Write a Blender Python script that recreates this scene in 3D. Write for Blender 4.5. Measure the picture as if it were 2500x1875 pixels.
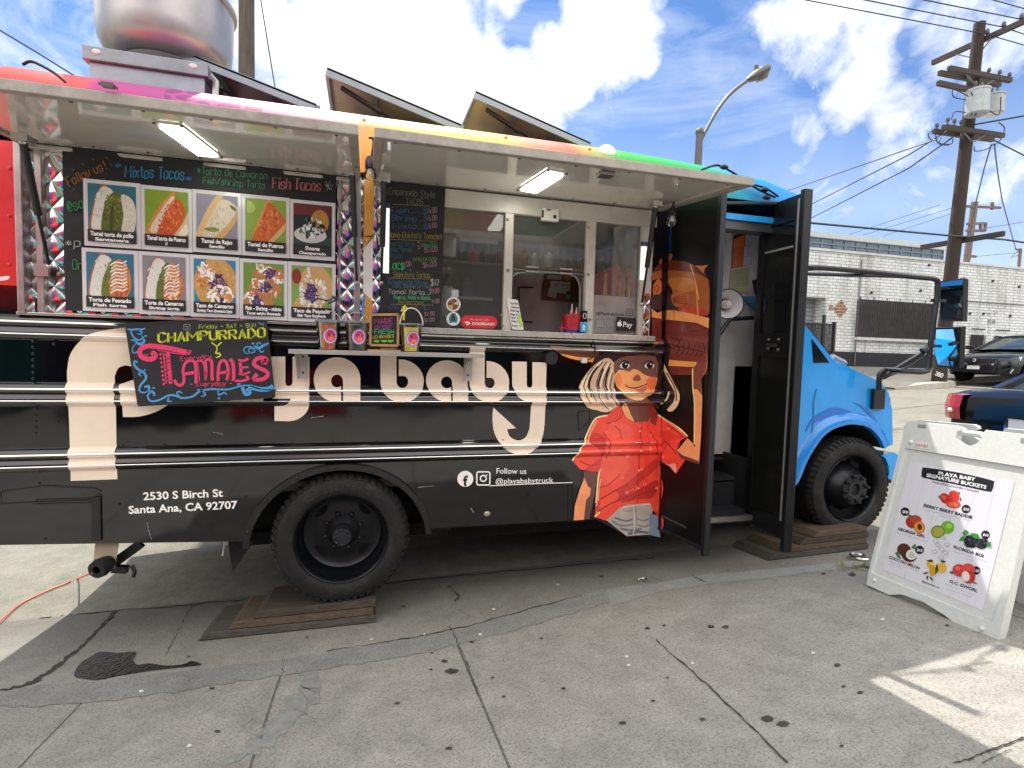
import bpy, math, random
from math import sin, cos, pi, radians as R_
from mathutils import Vector as V, Matrix
from mathutils.geometry import tessellate_polygon
random.seed(7)
for o in list(bpy.data.objects): bpy.data.objects.remove(o)
SC = bpy.context.scene
COL = SC.collection

# ---------------------------------------------------------------- camera
FOC, YAW, PITCH, ROLL = 1306.1, 0.268524, -0.060884, 0.0270696   # focal length in photo pixels (2500 wide)
CAM = V((0.0, -3.2216, 1.77))
_f = V((sin(YAW)*cos(PITCH), cos(YAW)*cos(PITCH), sin(PITCH)))
_r0 = V((cos(YAW), -sin(YAW), 0)); _u0 = _r0.cross(_f)
_r = _r0*cos(ROLL) + _u0*sin(ROLL); _u = -_r0*sin(ROLL) + _u0*cos(ROLL)
cd = bpy.data.cameras.new('camera'); cam = bpy.data.objects.new('camera', cd); COL.objects.link(cam)
cam.matrix_world = Matrix(((_r.x,_u.x,-_f.x,CAM.x),(_r.y,_u.y,-_f.y,CAM.y),(_r.z,_u.z,-_f.z,CAM.z),(0,0,0,1)))
cd.sensor_fit = 'HORIZONTAL'; cd.sensor_width = 36; cd.lens = FOC/2500*36
cd.clip_start = 0.05; cd.clip_end = 2000
SC.camera = cam
def ray(u, v): return _f + _r*((u-1250)/FOC) - _u*((v-937.5)/FOC)
def at(u, v, Y=0.0):
    d = ray(u, v); return CAM + d*((Y-CAM.y)/d.y)
def atX(u, v, X):
    d = ray(u, v); return CAM + d*((X-CAM.x)/d.x)
def onP(u, v, p, n):
    d = ray(u, v); n = V(n); return CAM + d*((V(p)-CAM).dot(n)/d.dot(n))

# ---------------------------------------------------------------- sun, sky, exposure
SUN_EL, SUN_AZ = R_(59), R_(-8.5)        # azimuth from +Y towards +X
sd = V((sin(SUN_AZ)*cos(SUN_EL), cos(SUN_AZ)*cos(SUN_EL), sin(SUN_EL)))
sl = bpy.data.lights.new('sun', 'SUN'); sl.energy = 3.3; sl.angle = R_(0.53); sl.color = (1, .95, .87)
so = bpy.data.objects.new('sun', sl); COL.objects.link(so); so.rotation_euler = sd.to_track_quat('Z', 'Y').to_euler()
SC.view_settings.view_transform = 'Standard'; SC.view_settings.look = 'None'
SC.view_settings.gamma = 1; SC.view_settings.use_curve_mapping = False
SC.view_settings.exposure = 0.97
SC.cycles.max_bounces = 8; SC.cycles.transparent_max_bounces = 16
SC.cycles.sample_clamp_indirect = 6

def nd(nt, t, **kw):
    n = nt.nodes.new(t)
    for k, v in kw.items():
        if k == 'ins':
            for a, b in v.items(): n.inputs[a].default_value = b
        else: setattr(n, k, v)
    return n
def mth(nt, op, a, b=None, c=None, clamp=False):
    n = nt.nodes.new('ShaderNodeMath'); n.operation = op; n.use_clamp = clamp
    for i, x in enumerate((a, b, c)):
        if x is None: continue
        if isinstance(x, (int, float)): n.inputs[i].default_value = x
        else: nt.links.new(x, n.inputs[i])
    return n.outputs[0]
def ramp(nt, fac, stops, interp='LINEAR'):
    n = nt.nodes.new('ShaderNodeValToRGB'); cr = n.color_ramp; cr.interpolation = interp
    while len(cr.elements) < len(stops): cr.elements.new(.5)
    for e, (p, c) in zip(cr.elements, stops):
        e.position = p; e.color = (*c, 1) if len(c) == 3 else c
    nt.links.new(fac, n.inputs[0]); return n.outputs[0]
def mix(nt, fac, a, b, blend='MIX'):
    n = nt.nodes.new('ShaderNodeMix'); n.data_type = 'RGBA'; n.blend_type = blend
    for s, x in ((0, fac), (6, a), (7, b)):
        if isinstance(x, (int, float)): n.inputs[s].default_value = x
        elif isinstance(x, (tuple, list)): n.inputs[s].default_value = (*x, 1) if len(x) == 3 else x
        else: nt.links.new(x, n.inputs[s])
    return n.outputs[2]

W = bpy.data.worlds.new('World'); SC.world = W; W.use_nodes = True
wt = W.node_tree; wt.nodes.clear()
wo = nd(wt, 'ShaderNodeOutputWorld'); bg = nd(wt, 'ShaderNodeBackground'); wt.links.new(bg.outputs[0], wo.inputs[0])
sky = nd(wt, 'ShaderNodeTexSky', sky_type='NISHITA', sun_disc=False, sun_elevation=SUN_EL, sun_rotation=SUN_AZ, air_density=1.0, dust_density=.6, ozone_density=2.5)
bg.inputs[1].default_value = 0.1
tc = nd(wt, 'ShaderNodeTexCoord'); DIR = tc.outputs['Generated']
def vm(op, a, b=None):
    n = wt.nodes.new('ShaderNodeVectorMath'); n.operation = op
    for i, x in enumerate((a, b)):
        if x is None: continue
        if isinstance(x, (tuple, list, V)): n.inputs[i].default_value = x
        else: wt.links.new(x, n.inputs[i])
    return n
def wnoise(scale, detail, rough=.55, off=(0,0,0), stretch=(1,1,1), dist=0.0, rot=(0,0,0)):
    m = nd(wt, 'ShaderNodeMapping'); m.inputs[1].default_value = off; m.inputs[3].default_value = stretch; m.inputs[2].default_value = rot
    wt.links.new(DIR, m.inputs[0])
    n = nd(wt, 'ShaderNodeTexNoise', ins={'Scale': scale, 'Detail': detail, 'Roughness': rough, 'Distortion': dist}); wt.links.new(m.outputs[0], n.inputs[0])
    return n
wn = wnoise(9, 5); wv = vm('SUBTRACT', wn.outputs['Color'], (.5, .5, .5)); wv2 = vm('SCALE', wv.outputs[0]); wv2.inputs[3].default_value = .10
WD = vm('ADD', DIR, wv2.outputs[0]).outputs[0]
# cumulus banks by direction (degrees right of +Y, degrees up, angular radius, strength)
BANKS = [(60,60,300,.40),(420,30,160,.45),(690,95,150,1.0),(850,130,200,1.2),(1010,70,190,1.2),(1010,230,180,1.2),(1150,190,150,1.2),(1300,230,120,1.1),(1400,170,110,1.1),(1500,120,110,1.1),(1560,150,60,.9),(1480,30,110,1.1),(1180,300,150,1.0),(700,240,60,.6),(90,150,70,.35),(20,215,60,.3),(1225,20,60,.6),
         (1990,40,110,.75),(2120,70,100,.75),(1920,10,80,.65),(2330,60,110,.7),(2460,90,100,.75),(2120,215,85,.95),(2190,255,85,.8),(2090,265,60,.6),(2330,180,90,.4),(1960,330,70,.45),(2180,390,80,.4),(1770,270,60,.25),(1990,465,110,.4),(2440,420,110,.5),(2260,480,90,.4),(1850,330,60,.3),(2480,560,80,.5)]
FILL_BANKS = [(-60,30,.4,.8),(150,40,.8,1.0),(-130,35,.8,1.0),(95,35,.4,.8),(0,78,.55,.9),(180,70,.5,.9),(-90,60,.4,.7)]  # unseen banks behind and overhead, added to fill the shade with light
CB = []
for bu, bv, br, bs in BANKS:
    CB.append((ray(bu, bv).normalized(), br/FOC*1.05, bs))
for az, el, rad, s in FILL_BANKS:
    a, e = R_(az), R_(el); CB.append((V((sin(a)*cos(e), cos(a)*cos(e), sin(e))), rad, s))
big = wnoise(13, 10, .62, dist=.5).outputs[0]
def bank(lst):
    fld = None
    for c, rad, s in lst:
        d = vm('DISTANCE', WD, c).outputs['Value']
        g = mth(wt, 'MULTIPLY', mth(wt, 'SUBTRACT', 1, mth(wt, 'DIVIDE', d, rad)), s*1.6)
        g = mth(wt, 'MINIMUM', mth(wt, 'MAXIMUM', g, 0), s)
        fld = g if fld is None else mth(wt, 'MAXIMUM', fld, g)
    cum = mth(wt, 'ADD', fld, mth(wt, 'MULTIPLY', mth(wt, 'SUBTRACT', big, .5), 1.6))
    return mth(wt, 'MULTIPLY', mth(wt, 'SUBTRACT', cum, .25), 1.5, clamp=True)
cum, far = bank(CB[:len(BANKS)]), bank(CB[len(BANKS):])
# thin streaky high cloud
st = wnoise(3.5, 8, .6, (0, 0, 0), (1.0, 1.2, 4.0), .5, (0, R_(-20), 0)).outputs[0]
st = mth(wt, 'MULTIPLY', mth(wt, 'MULTIPLY', mth(wt, 'SUBTRACT', st, .44), 2.2, clamp=True), .5)
sep = nd(wt, 'ShaderNodeSeparateXYZ'); wt.links.new(DIR, sep.inputs[0])
low = mth(wt, 'MULTIPLY', mth(wt, 'SUBTRACT', .42, sep.outputs[2]), 1.25, clamp=True)
thin = mth(wt, 'MAXIMUM', st, low)
msk = mth(wt, 'MAXIMUM', cum, thin)
shade = ramp(wt, wnoise(7, 5, off=(3, 1, 2)).outputs[0], [(.33, (5.2, 5.4, 5.7)), (.55, (7.8, 7.8, 7.6))])
skyc = mix(wt, 1.0, sky.outputs[0], (.42, .60, .82), 'MULTIPLY')
wt.links.new(mix(wt, far, mix(wt, msk, skyc, shade), (15.5, 15.2, 14.6)), bg.inputs[0])

# ---------------------------------------------------------------- materials
def lin(h):
    if isinstance(h, (tuple, list)): return tuple(h)
    c = [int(h[i:i+2], 16)/255 for i in (0, 2, 4)]
    return tuple(x/12.92 if x <= .04045 else ((x+.055)/1.055)**2.4 for x in c)
_M = {}
def mat(name, col='808080', rough=.5, metal=0, spec=.5, var=.12, vs=8, bump=0, bs=60, coat=0, emit=0, dirt=None, dscale=3, damt=.5, stretch=(1,1,1)):
    if name in _M: return _M[name]
    m = bpy.data.materials.new(name); m.use_nodes = True; nt = m.node_tree
    b = nt.nodes['Principled BSDF']; c = lin(col)
    b.inputs['Roughness'].default_value = rough; b.inputs['Metallic'].default_value = metal
    b.inputs['Specular IOR Level'].default_value = spec; b.inputs['Coat Weight'].default_value = coat; b.inputs['Coat Roughness'].default_value = .05
    g = nd(nt, 'ShaderNodeNewGeometry')
    mp = nd(nt, 'ShaderNodeMapping'); mp.inputs[3].default_value = stretch; nt.links.new(g.outputs[0], mp.inputs[0])
    n = nd(nt, 'ShaderNodeTexNoise', ins={'Scale': vs, 'Detail': 6, 'Roughness': .6}); nt.links.new(mp.outputs[0], n.inputs[0])
    lo = tuple(x*(1-var) for x in c); hi = tuple(min(1, x*(1+var)) for x in c)
    out = ramp(nt, n.outputs[0], [(.3, lo), (.7, hi)])
    if dirt:
        n2 = nd(nt, 'ShaderNodeTexNoise', ins={'Scale': dscale, 'Detail': 8, 'Roughness': .7}); nt.links.new(mp.outputs[0], n2.inputs[0])
        f = mth(nt, 'MULTIPLY', mth(nt, 'MULTIPLY', mth(nt, 'SUBTRACT', n2.outputs[0], .5), 4, clamp=True), damt)
        out = mix(nt, f, out, lin(dirt))
    nt.links.new(out, b.inputs['Base Color'])
    rr = mth(nt, 'MULTIPLY_ADD', n.outputs[0], rough*.5, rough*.75); nt.links.new(rr, b.inputs['Roughness'])
    if bump:
        n3 = nd(nt, 'ShaderNodeTexNoise', ins={'Scale': bs, 'Detail': 5}); nt.links.new(mp.outputs[0], n3.inputs[0])
        bp = nd(nt, 'ShaderNodeBump', ins={'Strength': bump, 'Distance': .01}); nt.links.new(n3.outputs[0], bp.inputs['Height']); nt.links.new(bp.outputs[0], b.inputs['Normal'])
    if emit:
        b.inputs['Emission Color'].default_value = (*c, 1); b.inputs['Emission Strength'].default_value = emit
    m['b'] = 1; _M[name] = m; return m
def paint(h, rough=.45): return mat('paint_'+h, h, rough, var=.07, vs=25)
def vinyl(h): return mat('vinyl_'+h, h, .22, var=.05, vs=6, coat=.3)
CHK = [1.0]
def chalk_m(h): return mat('chalk_%s_%d' % (h, CHK[0]*100), tuple(x*CHK[0] for x in lin(h)), .85, var=.35, vs=160, spec=.2)
def glass(name, tint=(.86,.9,.9), refl=1.0, rough=0.0, veil=.0):
    if name in _M: return _M[name]
    m = bpy.data.materials.new(name); m.use_nodes = True; nt = m.node_tree; nt.nodes.clear()
    o = nd(nt, 'ShaderNodeOutputMaterial'); t = nd(nt, 'ShaderNodeBsdfTransparent'); t.inputs[0].default_value = (*tint, 1)
    gl = nd(nt, 'ShaderNodeBsdfGlossy'); gl.inputs['Roughness'].default_value = rough; gl.inputs[0].default_value = (refl,)*3+(1,)
    fr = nd(nt, 'ShaderNodeFresnel', ins={'IOR': 1.55}); mx = nd(nt, 'ShaderNodeMixShader')
    nt.links.new(mth(nt, 'MULTIPLY', fr.outputs[0], 1.15, clamp=True), mx.inputs[0]); nt.links.new(t.outputs[0], mx.inputs[1]); nt.links.new(gl.outputs[0], mx.inputs[2])
    last = mx.outputs[0]
    if veil:
        df = nd(nt, 'ShaderNodeBsdfDiffuse'); df.inputs[0].default_value = (.6, .58, .54, 1); m2 = nd(nt, 'ShaderNodeMixShader'); m2.inputs[0].default_value = veil
        nt.links.new(last, m2.inputs[1]); nt.links.new(df.outputs[0], m2.inputs[2]); last = m2.outputs[0]
    nt.links.new(last, o.inputs[0]); _M[name] = m; return m

# ---------------------------------------------------------------- mesh helpers
class MB:
    def __init__(s): s.v = []; s.f = []; s.mi = []; s.mats = []
    def _m(s, m):
        if m is None: return -1
        if m not in s.mats: s.mats.append(m)
        return s.mats.index(m)
    def poly(s, pts, m=None):
        i = len(s.v); s.v += [V(p) for p in pts]; s.f.append(list(range(i, i+len(pts)))); s.mi.append(s._m(m)); return s
    def tris(s, pts, tri, m=None):
        i = len(s.v); s.v += [V(p) for p in pts]; k = s._m(m)
        for t in tri: s.f.append([i+a for a in t]); s.mi.append(k)
        return s
    def grid(s, rows, m=None, closed=False):
        i = len(s.v); w = len(rows[0]); k = s._m(m)
        for r in rows: s.v += [V(p) for p in r]
        for a in range(len(rows)-1):
            for b in range(w if closed else w-1):
                c = (b+1) % w
                s.f.append([i+a*w+b, i+a*w+c, i+(a+1)*w+c, i+(a+1)*w+b]); s.mi.append(k)
        return s
    def box(s, a, b, m=None):
        x0,y0,z0 = a; x1,y1,z1 = b
        return s.hexa([(x0,y0,z0),(x1,y0,z0),(x1,y1,z0),(x0,y1,z0)], [(x0,y0,z1),(x1,y0,z1),(x1,y1,z1),(x0,y1,z1)], m)
    def hexa(s, lo, hi, m=None):
        i = len(s.v); s.v += [V(p) for p in lo]+[V(p) for p in hi]; k = s._m(m)
        for f in ([3,2,1,0],[4,5,6,7],[0,1,5,4],[1,2,6,5],[2,3,7,6],[3,0,4,7]): s.f.append([i+a for a in f]); s.mi.append(k)
        return s
    def bar(s, p, q, w, h, m=None, up=(0,0,1)):
        p, q = V(p), V(q); d = (q-p).normalized(); x = d.cross(V(up))
        if x.length < 1e-4: x = d.cross(V((1,0,0)))
        x.normalize(); y = x.cross(d).normalized(); x *= w/2; y *= h/2
        return s.hexa([p-x-y, p+x-y, q+x-y, q-x-y], [p-x+y, p+x+y, q+x+y, q-x+y], m)
    def tube(s, pts, r, n=8, m=None, cap=True):
        pts = [V(p) for p in pts]; rows = []; px = None
        for i, p in enumerate(pts):
            d = (pts[min(i+1, len(pts)-1)]-pts[max(i-1, 0)]).normalized()
            x = d.orthogonal().normalized() if px is None else (px - d*px.dot(d)).normalized()
            px = x; y = d.cross(x); rr = r[i] if isinstance(r, (list, tuple)) else r
            rows.append([p + x*rr*cos(2*pi*j/n) + y*rr*sin(2*pi*j/n) for j in range(n)])
        s.grid(rows, m, True)
        if cap: s.poly(rows[0][::-1], m); s.poly(rows[-1], m)
        return s
    def lathe(s, prof, o=(0,0,0), ax=(0,0,1), n=24, m=None, cap=False):
        ax = V(ax).normalized(); x = ax.orthogonal().normalized(); y = ax.cross(x); o = V(o)
        rows = [[o+ax*h+(x*cos(2*pi*j/n)+y*sin(2*pi*j/n))*r for j in range(n)] for r, h in prof]
        s.grid(rows, m, True)
        if cap: s.poly(rows[0][::-1], m); s.poly(rows[-1], m)
        return s
    def ball(s, c, r, n=8, m=None, sc=(1,1,1)):
        c = V(c); rows = []
        for i in range(n+1):
            t = pi*i/n; q = max(sin(t), .02)
            rows.append([c+V((r*q*cos(2*pi*j/(2*n))*sc[0], r*q*sin(2*pi*j/(2*n))*sc[1], r*cos(t)*sc[2])) for j in range(2*n)])
        return s.grid(rows, m, True)
    def prism(s, pts, d, m=None):
        d = V(d); a = [V(p) for p in pts]; b = [p+d for p in a]
        s.poly(a, m); s.poly(b[::-1], m); n = len(a)
        for i in range(n): s.poly([a[i], b[i], b[(i+1) % n], a[(i+1) % n]][::-1], m)
        return s
    def build(s, name, m=None, parent=None, smooth=False, bevel=0, label=None, cat=None, group=None, kind=None, ang=40):
        me = bpy.data.meshes.new(name); me.from_pydata([tuple(p) for p in s.v], [], s.f)
        if m is not None: s.mi = [s._m(m) if k < 0 else k for k in s.mi]
        s.mi = [max(k, 0) for k in s.mi]
        for x in s.mats: me.materials.append(x)
        if s.mats: me.polygons.foreach_set('material_index', s.mi)
        me.update()
        o = bpy.data.objects.new(name, me); COL.objects.link(o)
        if parent is not None:
            o.parent = parent
            if not parent.get('local') and parent.type == 'EMPTY': o.matrix_parent_inverse = Matrix.Translation(-parent.location)
        if smooth:
            import bmesh
            b = bmesh.new(); b.from_mesh(me); bmesh.ops.remove_doubles(b, verts=b.verts, dist=1e-5); bmesh.ops.recalc_face_normals(b, faces=b.faces); b.to_mesh(me); b.free()
            me.polygons.foreach_set('use_smooth', [True]*len(me.polygons)); me.set_sharp_from_angle(angle=R_(ang))
        if bevel:
            bm_ = o.modifiers.new('bevel', 'BEVEL'); bm_.width = bevel; bm_.segments = 2; bm_.limit_method = 'ANGLE'; bm_.angle_limit = R_(40)
        tag(o, label, cat, group, kind); return o
def tag(o, label=None, cat=None, group=None, kind=None):
    for k, v in (('label', label), ('category', cat), ('group', group), ('kind', kind)):
        if v: o[k] = v
    return o
def thing(name, label, cat, loc=(0,0,0), group=None, local=False, rz=0):
    o = bpy.data.objects.new(name, None); COL.objects.link(o); o.location = loc; o.rotation_euler.z = rz
    o.empty_display_size = .1
    if local: o['local'] = 1
    return tag(o, label, cat, group)
def dup(root, loc=None, rz=None, label=None):
    def cp(o, par):
        c = o.copy(); COL.objects.link(c)
        if par: c.parent = par; c.matrix_parent_inverse = o.matrix_parent_inverse.copy()
        for ch in list(o.children): cp(ch, c)
        return c
    r = cp(root, None)
    if loc is not None: r.location = loc
    if rz is not None: r.rotation_euler.z = rz
    if label: r['label'] = label
    return r
def sm(pts, n=4, closed=True):
    out = []; N = len(pts)
    for i in range(N if closed else N-1):
        p = [pts[(i+k) % N] if closed else pts[min(max(i+k, 0), N-1)] for k in (-1, 0, 1, 2)]
        for j in range(n):
            t = j/n
            out.append(tuple(.5*(2*p[1][a]+(p[2][a]-p[0][a])*t+(2*p[0][a]-5*p[1][a]+4*p[2][a]-p[3][a])*t*t+(3*p[1][a]-p[0][a]-3*p[2][a]+p[3][a])*t**3) for a in range(len(p[1]))))
    if not closed: out.append(tuple(pts[-1]))
    return out
def arc(cx, cy, rx, ry, a0, a1, n=10):
    return [(cx+rx*cos(R_(a0+(a1-a0)*i/n)), cy+ry*sin(R_(a0+(a1-a0)*i/n))) for i in range(n+1)]
def ribbon(pts, w):
    """2-D polyline -> list of quads"""
    q = []; L = []; Rr = []
    for i, p in enumerate(pts):
        a = pts[max(i-1, 0)]; b = pts[min(i+1, len(pts)-1)]
        dx, dy = b[0]-a[0], b[1]-a[1]; l = math.hypot(dx, dy) or 1
        ww = (w[i] if isinstance(w, (list, tuple)) else w)/2
        L.append((p[0]-dy/l*ww, p[1]+dx/l*ww)); Rr.append((p[0]+dy/l*ww, p[1]-dx/l*ww))
    for i in range(len(pts)-1): q.append([L[i], L[i+1], Rr[i+1], Rr[i]])
    return q
def Z(x0, y0, s): return lambda pts: [(x0+p[0]*s, y0+p[1]*s) for p in pts]

# ---------------------------------------------------------------- lettering (in photo pixels, laid on a real plane)
_G = {'A':"02 28 42;14 34",'B':"02 08 28 37 36 25 05;25 44 43 32 02",'C':"47 38 18 07 03 12 32 43",'D':"02 08 28 46 44 22 02",'E':"48 08 02 42;05 35",'F':"48 08 02;05 35",
'G':"47 38 18 07 03 12 32 43 45 25",'H':"08 02;48 42;05 45",'I':"28 22",'J':"38 33 22 12 03",'K':"08 02;48 05 42",'L':"08 02 42",'M':"02 08 34 68 62",'N':"02 08 42 48",'O':"18 07 03 12 32 43 47 38 18",
'P':"02 08 38 47 46 35 05",'R':"02 08 38 47 46 35 05;25 42",'S':"47 38 18 07 06 15 35 44 43 32 12 03",'T':"08 48;28 22",'U':"08 03 12 32 43 48",'V':"08 22 48",'W':"08 12 35 52 68",'X':"08 42;48 02",'Y':"08 25 48;25 22",'Z':"08 48 02 42",
'a':"46 36 16 05 03 12 32 44 46;46 42",'b':"08 02 32 43 45 36 06",'c':"45 36 16 05 03 12 32 43",'d':"48 42 12 03 05 16 46",'e':"04 44 45 36 16 05 03 12 32 43",'f':"38 28 17 12;05 35",'g':"46 16 05 03 12 42;46 41 30 10 01",
'h':"08 02;05 16 36 45 42",'i':"16 12;18 17",'j':"26 21 10 00;28 27",'k':"08 02;46 04 42",'l':"18 13 22",'m':"02 06;05 16 26 35 32;35 46 56 65 62",'n':"02 06;05 16 36 45 42",'o':"16 05 03 12 32 43 45 36 16",'p':"00 06 36 45 43 32 02",
'q':"40 46 16 05 03 12 42",'r':"02 06;05 16 36",'s':"45 36 16 05 14 34 43 32 12 03",'t':"18 13 22 32;06 36",'u':"06 03 12 32 43;46 42",'v':"06 22 46",'w':"06 12 25 32 46",'x':"06 42;46 02",'y':"06 23;46 10",'z':"06 46 02 42",
'0':"18 07 03 12 32 43 47 38 18",'1':"16 28 22",'2':"07 18 38 47 46 02 42",'3':"07 18 38 47 46 35 15;35 44 43 32 12 03",'4':"32 38 04 44",'5':"48 08 05 35 44 43 32 02",'6':"38 18 05 03 12 32 43 44 35 05",'7':"08 48 12",
'8':"15 06 07 18 38 47 46 35 15 04 03 12 32 43 44 35",'9':"45 15 06 07 18 38 47 43 32 12",'.':"12 13",',':"22 10",'-':"05 45",'$':"47 38 18 07 06 35 44 43 32 12 03;29 21",'!':"28 24;23 22",'/':"02 48",'@':"35 26 15 14 23 34 36;34 43 46 37 17 06 03 12 42","'":"28 26",'*':"27 23;06 44;04 46"}
NARROW = {'i': 2.6, 'l': 3, 'I': 4, '.': 2, ',': 3, "'": 3, '!': 4, 't': 4.2, 'f': 4.4, 'r': 4.6, '1': 4, 'j': 4, ' ': 3.6, 'M': 7.6, 'W': 7.6, 'm': 7.4}
def frame2(p0, p1, h, slant=0):
    ex = V((p1[0]-p0[0], p1[1]-p0[1])); L = ex.length; ex /= L; ey = V((ex.y, -ex.x))
    return L, ex, (ey + ex*slant)
def hand(mb, text, p0, p1, h, fn, m, w=.13, jit=.25, slant=0):
    """hand-lettered strokes from p0 to p1 (photo px), cap height h px"""
    L, ex, ey = frame2(p0, p1, h, slant); x = 0; segs = []
    rnd = random.Random(text)
    for ch in text:
        g = _G.get(ch); 
        if g:
            dy = rnd.uniform(-jit, jit)
            for stroke in g.split(';'):
                segs.append([(x+int(a[0])+rnd.uniform(-jit, jit)*.5, int(a[1])-2+dy+rnd.uniform(-jit, jit)*.5) for a in stroke.split()])
        x += NARROW.get(ch, 5.6)
    tot = max(x-1.4, 1)
    for s in segs:
        pts = [(p0[0]+ex.x*a/tot*L+ey.x*b/6*h, p0[1]+ex.y*a/tot*L+ey.y*b/6*h) for a, b in s]
        for q in ribbon(pts, w*h): mb.poly([fn(*c) for c in q], m)
_tc = {}
def textmesh(text, bold=0.0, ext=0):
    k = (text, bold)
    if k in _tc: return _tc[k]
    cu = bpy.data.curves.new('t', 'FONT'); cu.body = text; cu.size = 1; cu.offset = bold; cu.resolution_u = 3
    ob = bpy.data.objects.new('t', cu); COL.objects.link(ob)
    dg = bpy.context.evaluated_depsgraph_get(); me = bpy.data.meshes.new_from_object(ob.evaluated_get(dg))
    vs = [(v.co.x, v.co.y) for v in me.vertices]; fs = [list(p.vertices) for p in me.polygons]
    bpy.data.objects.remove(ob); bpy.data.curves.remove(cu); bpy.data.meshes.remove(me)
    _tc[k] = (vs, fs); return vs, fs
def sans(mb, text, p0, p1, h, fn, m, bold=.0, slant=0):
    """printed lettering: fitted from p0 to p1 along the baseline, cap height h px"""
    vs, fs = textmesh(text, bold)
    if not vs: return
    x0 = min(v[0] for v in vs); x1 = max(v[0] for v in vs); L, ex, ey = frame2(p0, p1, h, slant)
    pts = [fn(p0[0]+ex.x*(a-x0)/(x1-x0)*L+ey.x*b/.7*h, p0[1]+ex.y*(a-x0)/(x1-x0)*L+ey.y*b/.7*h) for a, b in vs]
    mb.tris(pts, fs, m)
def plane_y(Y): return lambda u, v: at(u, v, Y)

# ================================================================ THE SETTING
def Yb(X): return .84-.0997*(min(max(X, -3), 12)+1.6)
def clampx(X): return min(max(X, -12), 40)
def gz(X, Y):
    b = Yb(X); base = .1386+.0551*clampx(X)
    if Y > b: return base-.105*b-.012
    if Y > -3: return base-.105*Y
    return base+.315-.02*(max(Y, -30)+3)
def gp(u, v, dz=.003):
    p = onP(u, v, (0, 0, .1386+dz), (-.0551, .105, 1))
    if p.y > Yb(p.x):
        for _ in range(3): p = onP(u, v, (0, 0, .1386-.105*Yb(p.x)-.012+dz), (-.0551, 0, 1))
    return p
def ground_mat(name, c0, c1, rough, joints=(), speck=.5, bumpy=.5, stain='3a3733', stamt=.5):
    m = bpy.data.materials.new(name); m.use_nodes = True; nt = m.node_tree; b = nt.nodes['Principled BSDF']
    g = nd(nt, 'ShaderNodeNewGeometry'); P = g.outputs[0]
    def noise(s, d, r=.6):
        n = nd(nt, 'ShaderNodeTexNoise', ins={'Scale': s, 'Detail': d, 'Roughness': r}); nt.links.new(P, n.inputs[0]); return n.outputs[0]
    big = noise(.9, 6, .65); mid = noise(7, 8, .7); fine = noise(110, 3, .7); grit = noise(300, 2, .5)
    c = ramp(nt, mth(nt, 'ADD', mth(nt, 'MULTIPLY', big, .45), mth(nt, 'MULTIPLY', mid, .55)), [(.33, lin(c0)), (.66, lin(c1))])
    c = mix(nt, 1.0, c, ramp(nt, fine, [(.3, (1-speck,)*3), (.5, (1, 1, 1)), (.75, (1+speck*.45,)*3)]), 'MULTIPLY')
    c = mix(nt, mth(nt, 'MULTIPLY', mth(nt, 'GREATER_THAN', grit, .71), .55), c, (.66, .64, .6))
    c = mix(nt, mth(nt, 'MULTIPLY', mth(nt, 'LESS_THAN', grit, .3), .6), c, (.06, .06, .058))
    st = noise(1.7, 9, .75); c = mix(nt, mth(nt, 'MULTIPLY', mth(nt, 'MULTIPLY', mth(nt, 'SUBTRACT', st, .56), 6, clamp=True), stamt), c, lin(stain))
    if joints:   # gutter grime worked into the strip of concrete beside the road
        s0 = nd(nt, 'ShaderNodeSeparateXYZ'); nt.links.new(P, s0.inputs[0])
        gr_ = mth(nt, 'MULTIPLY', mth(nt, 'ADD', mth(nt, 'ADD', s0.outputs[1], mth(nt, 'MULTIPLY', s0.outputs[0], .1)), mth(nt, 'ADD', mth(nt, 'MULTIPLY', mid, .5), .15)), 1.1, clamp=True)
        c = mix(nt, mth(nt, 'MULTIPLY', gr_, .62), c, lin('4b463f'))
    h = mth(nt, 'ADD', mth(nt, 'MULTIPLY', fine, .5), mth(nt, 'MULTIPLY', mid, .8))
    if joints:
        sp = nd(nt, 'ShaderNodeSeparateXYZ'); nt.links.new(P, sp.inputs[0])
        wob = mth(nt, 'MULTIPLY', mth(nt, 'SUBTRACT', noise(14, 5), .5), .03)
        jm = None
        for x, sl_, ymax, w in joints:
            d = mth(nt, 'ABSOLUTE', mth(nt, 'ADD', mth(nt, 'SUBTRACT', mth(nt, 'SUBTRACT', sp.outputs[0], x), mth(nt, 'MULTIPLY', sp.outputs[1], sl_)), mth(nt, 'MULTIPLY', wob, 1 if w > .009 else .25)))
            f = mth(nt, 'MULTIPLY', mth(nt, 'SUBTRACT', 1, mth(nt, 'DIVIDE', d, w), clamp=True), mth(nt, 'LESS_THAN', sp.outputs[1], ymax))
            jm = f if jm is None else mth(nt, 'MAXIMUM', jm, f)
        jm = mth(nt, 'MULTIPLY', jm, 1.6, clamp=True)
        c = mix(nt, mth(nt, 'MULTIPLY', jm, .62), c, (.045, .042, .04)); h = mth(nt, 'SUBTRACT', h, mth(nt, 'MULTIPLY', jm, 1.5))
    nt.links.new(c, b.inputs['Base Color']); b.inputs['Roughness'].default_value = rough; b.inputs['Specular IOR Level'].default_value = .35
    bp = nd(nt, 'ShaderNodeBump', ins={'Strength': bumpy, 'Distance': .012}); nt.links.new(h, bp.inputs['Height']); nt.links.new(bp.outputs[0], b.inputs['Normal'])
    return m
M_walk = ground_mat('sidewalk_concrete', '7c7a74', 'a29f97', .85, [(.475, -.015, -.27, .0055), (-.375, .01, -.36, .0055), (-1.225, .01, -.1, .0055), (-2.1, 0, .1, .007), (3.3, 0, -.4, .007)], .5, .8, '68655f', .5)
M_street = ground_mat('worn_asphalt', '68665c', '8b887c', .9, (), .4, .7, '4a4742', .5)
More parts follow.
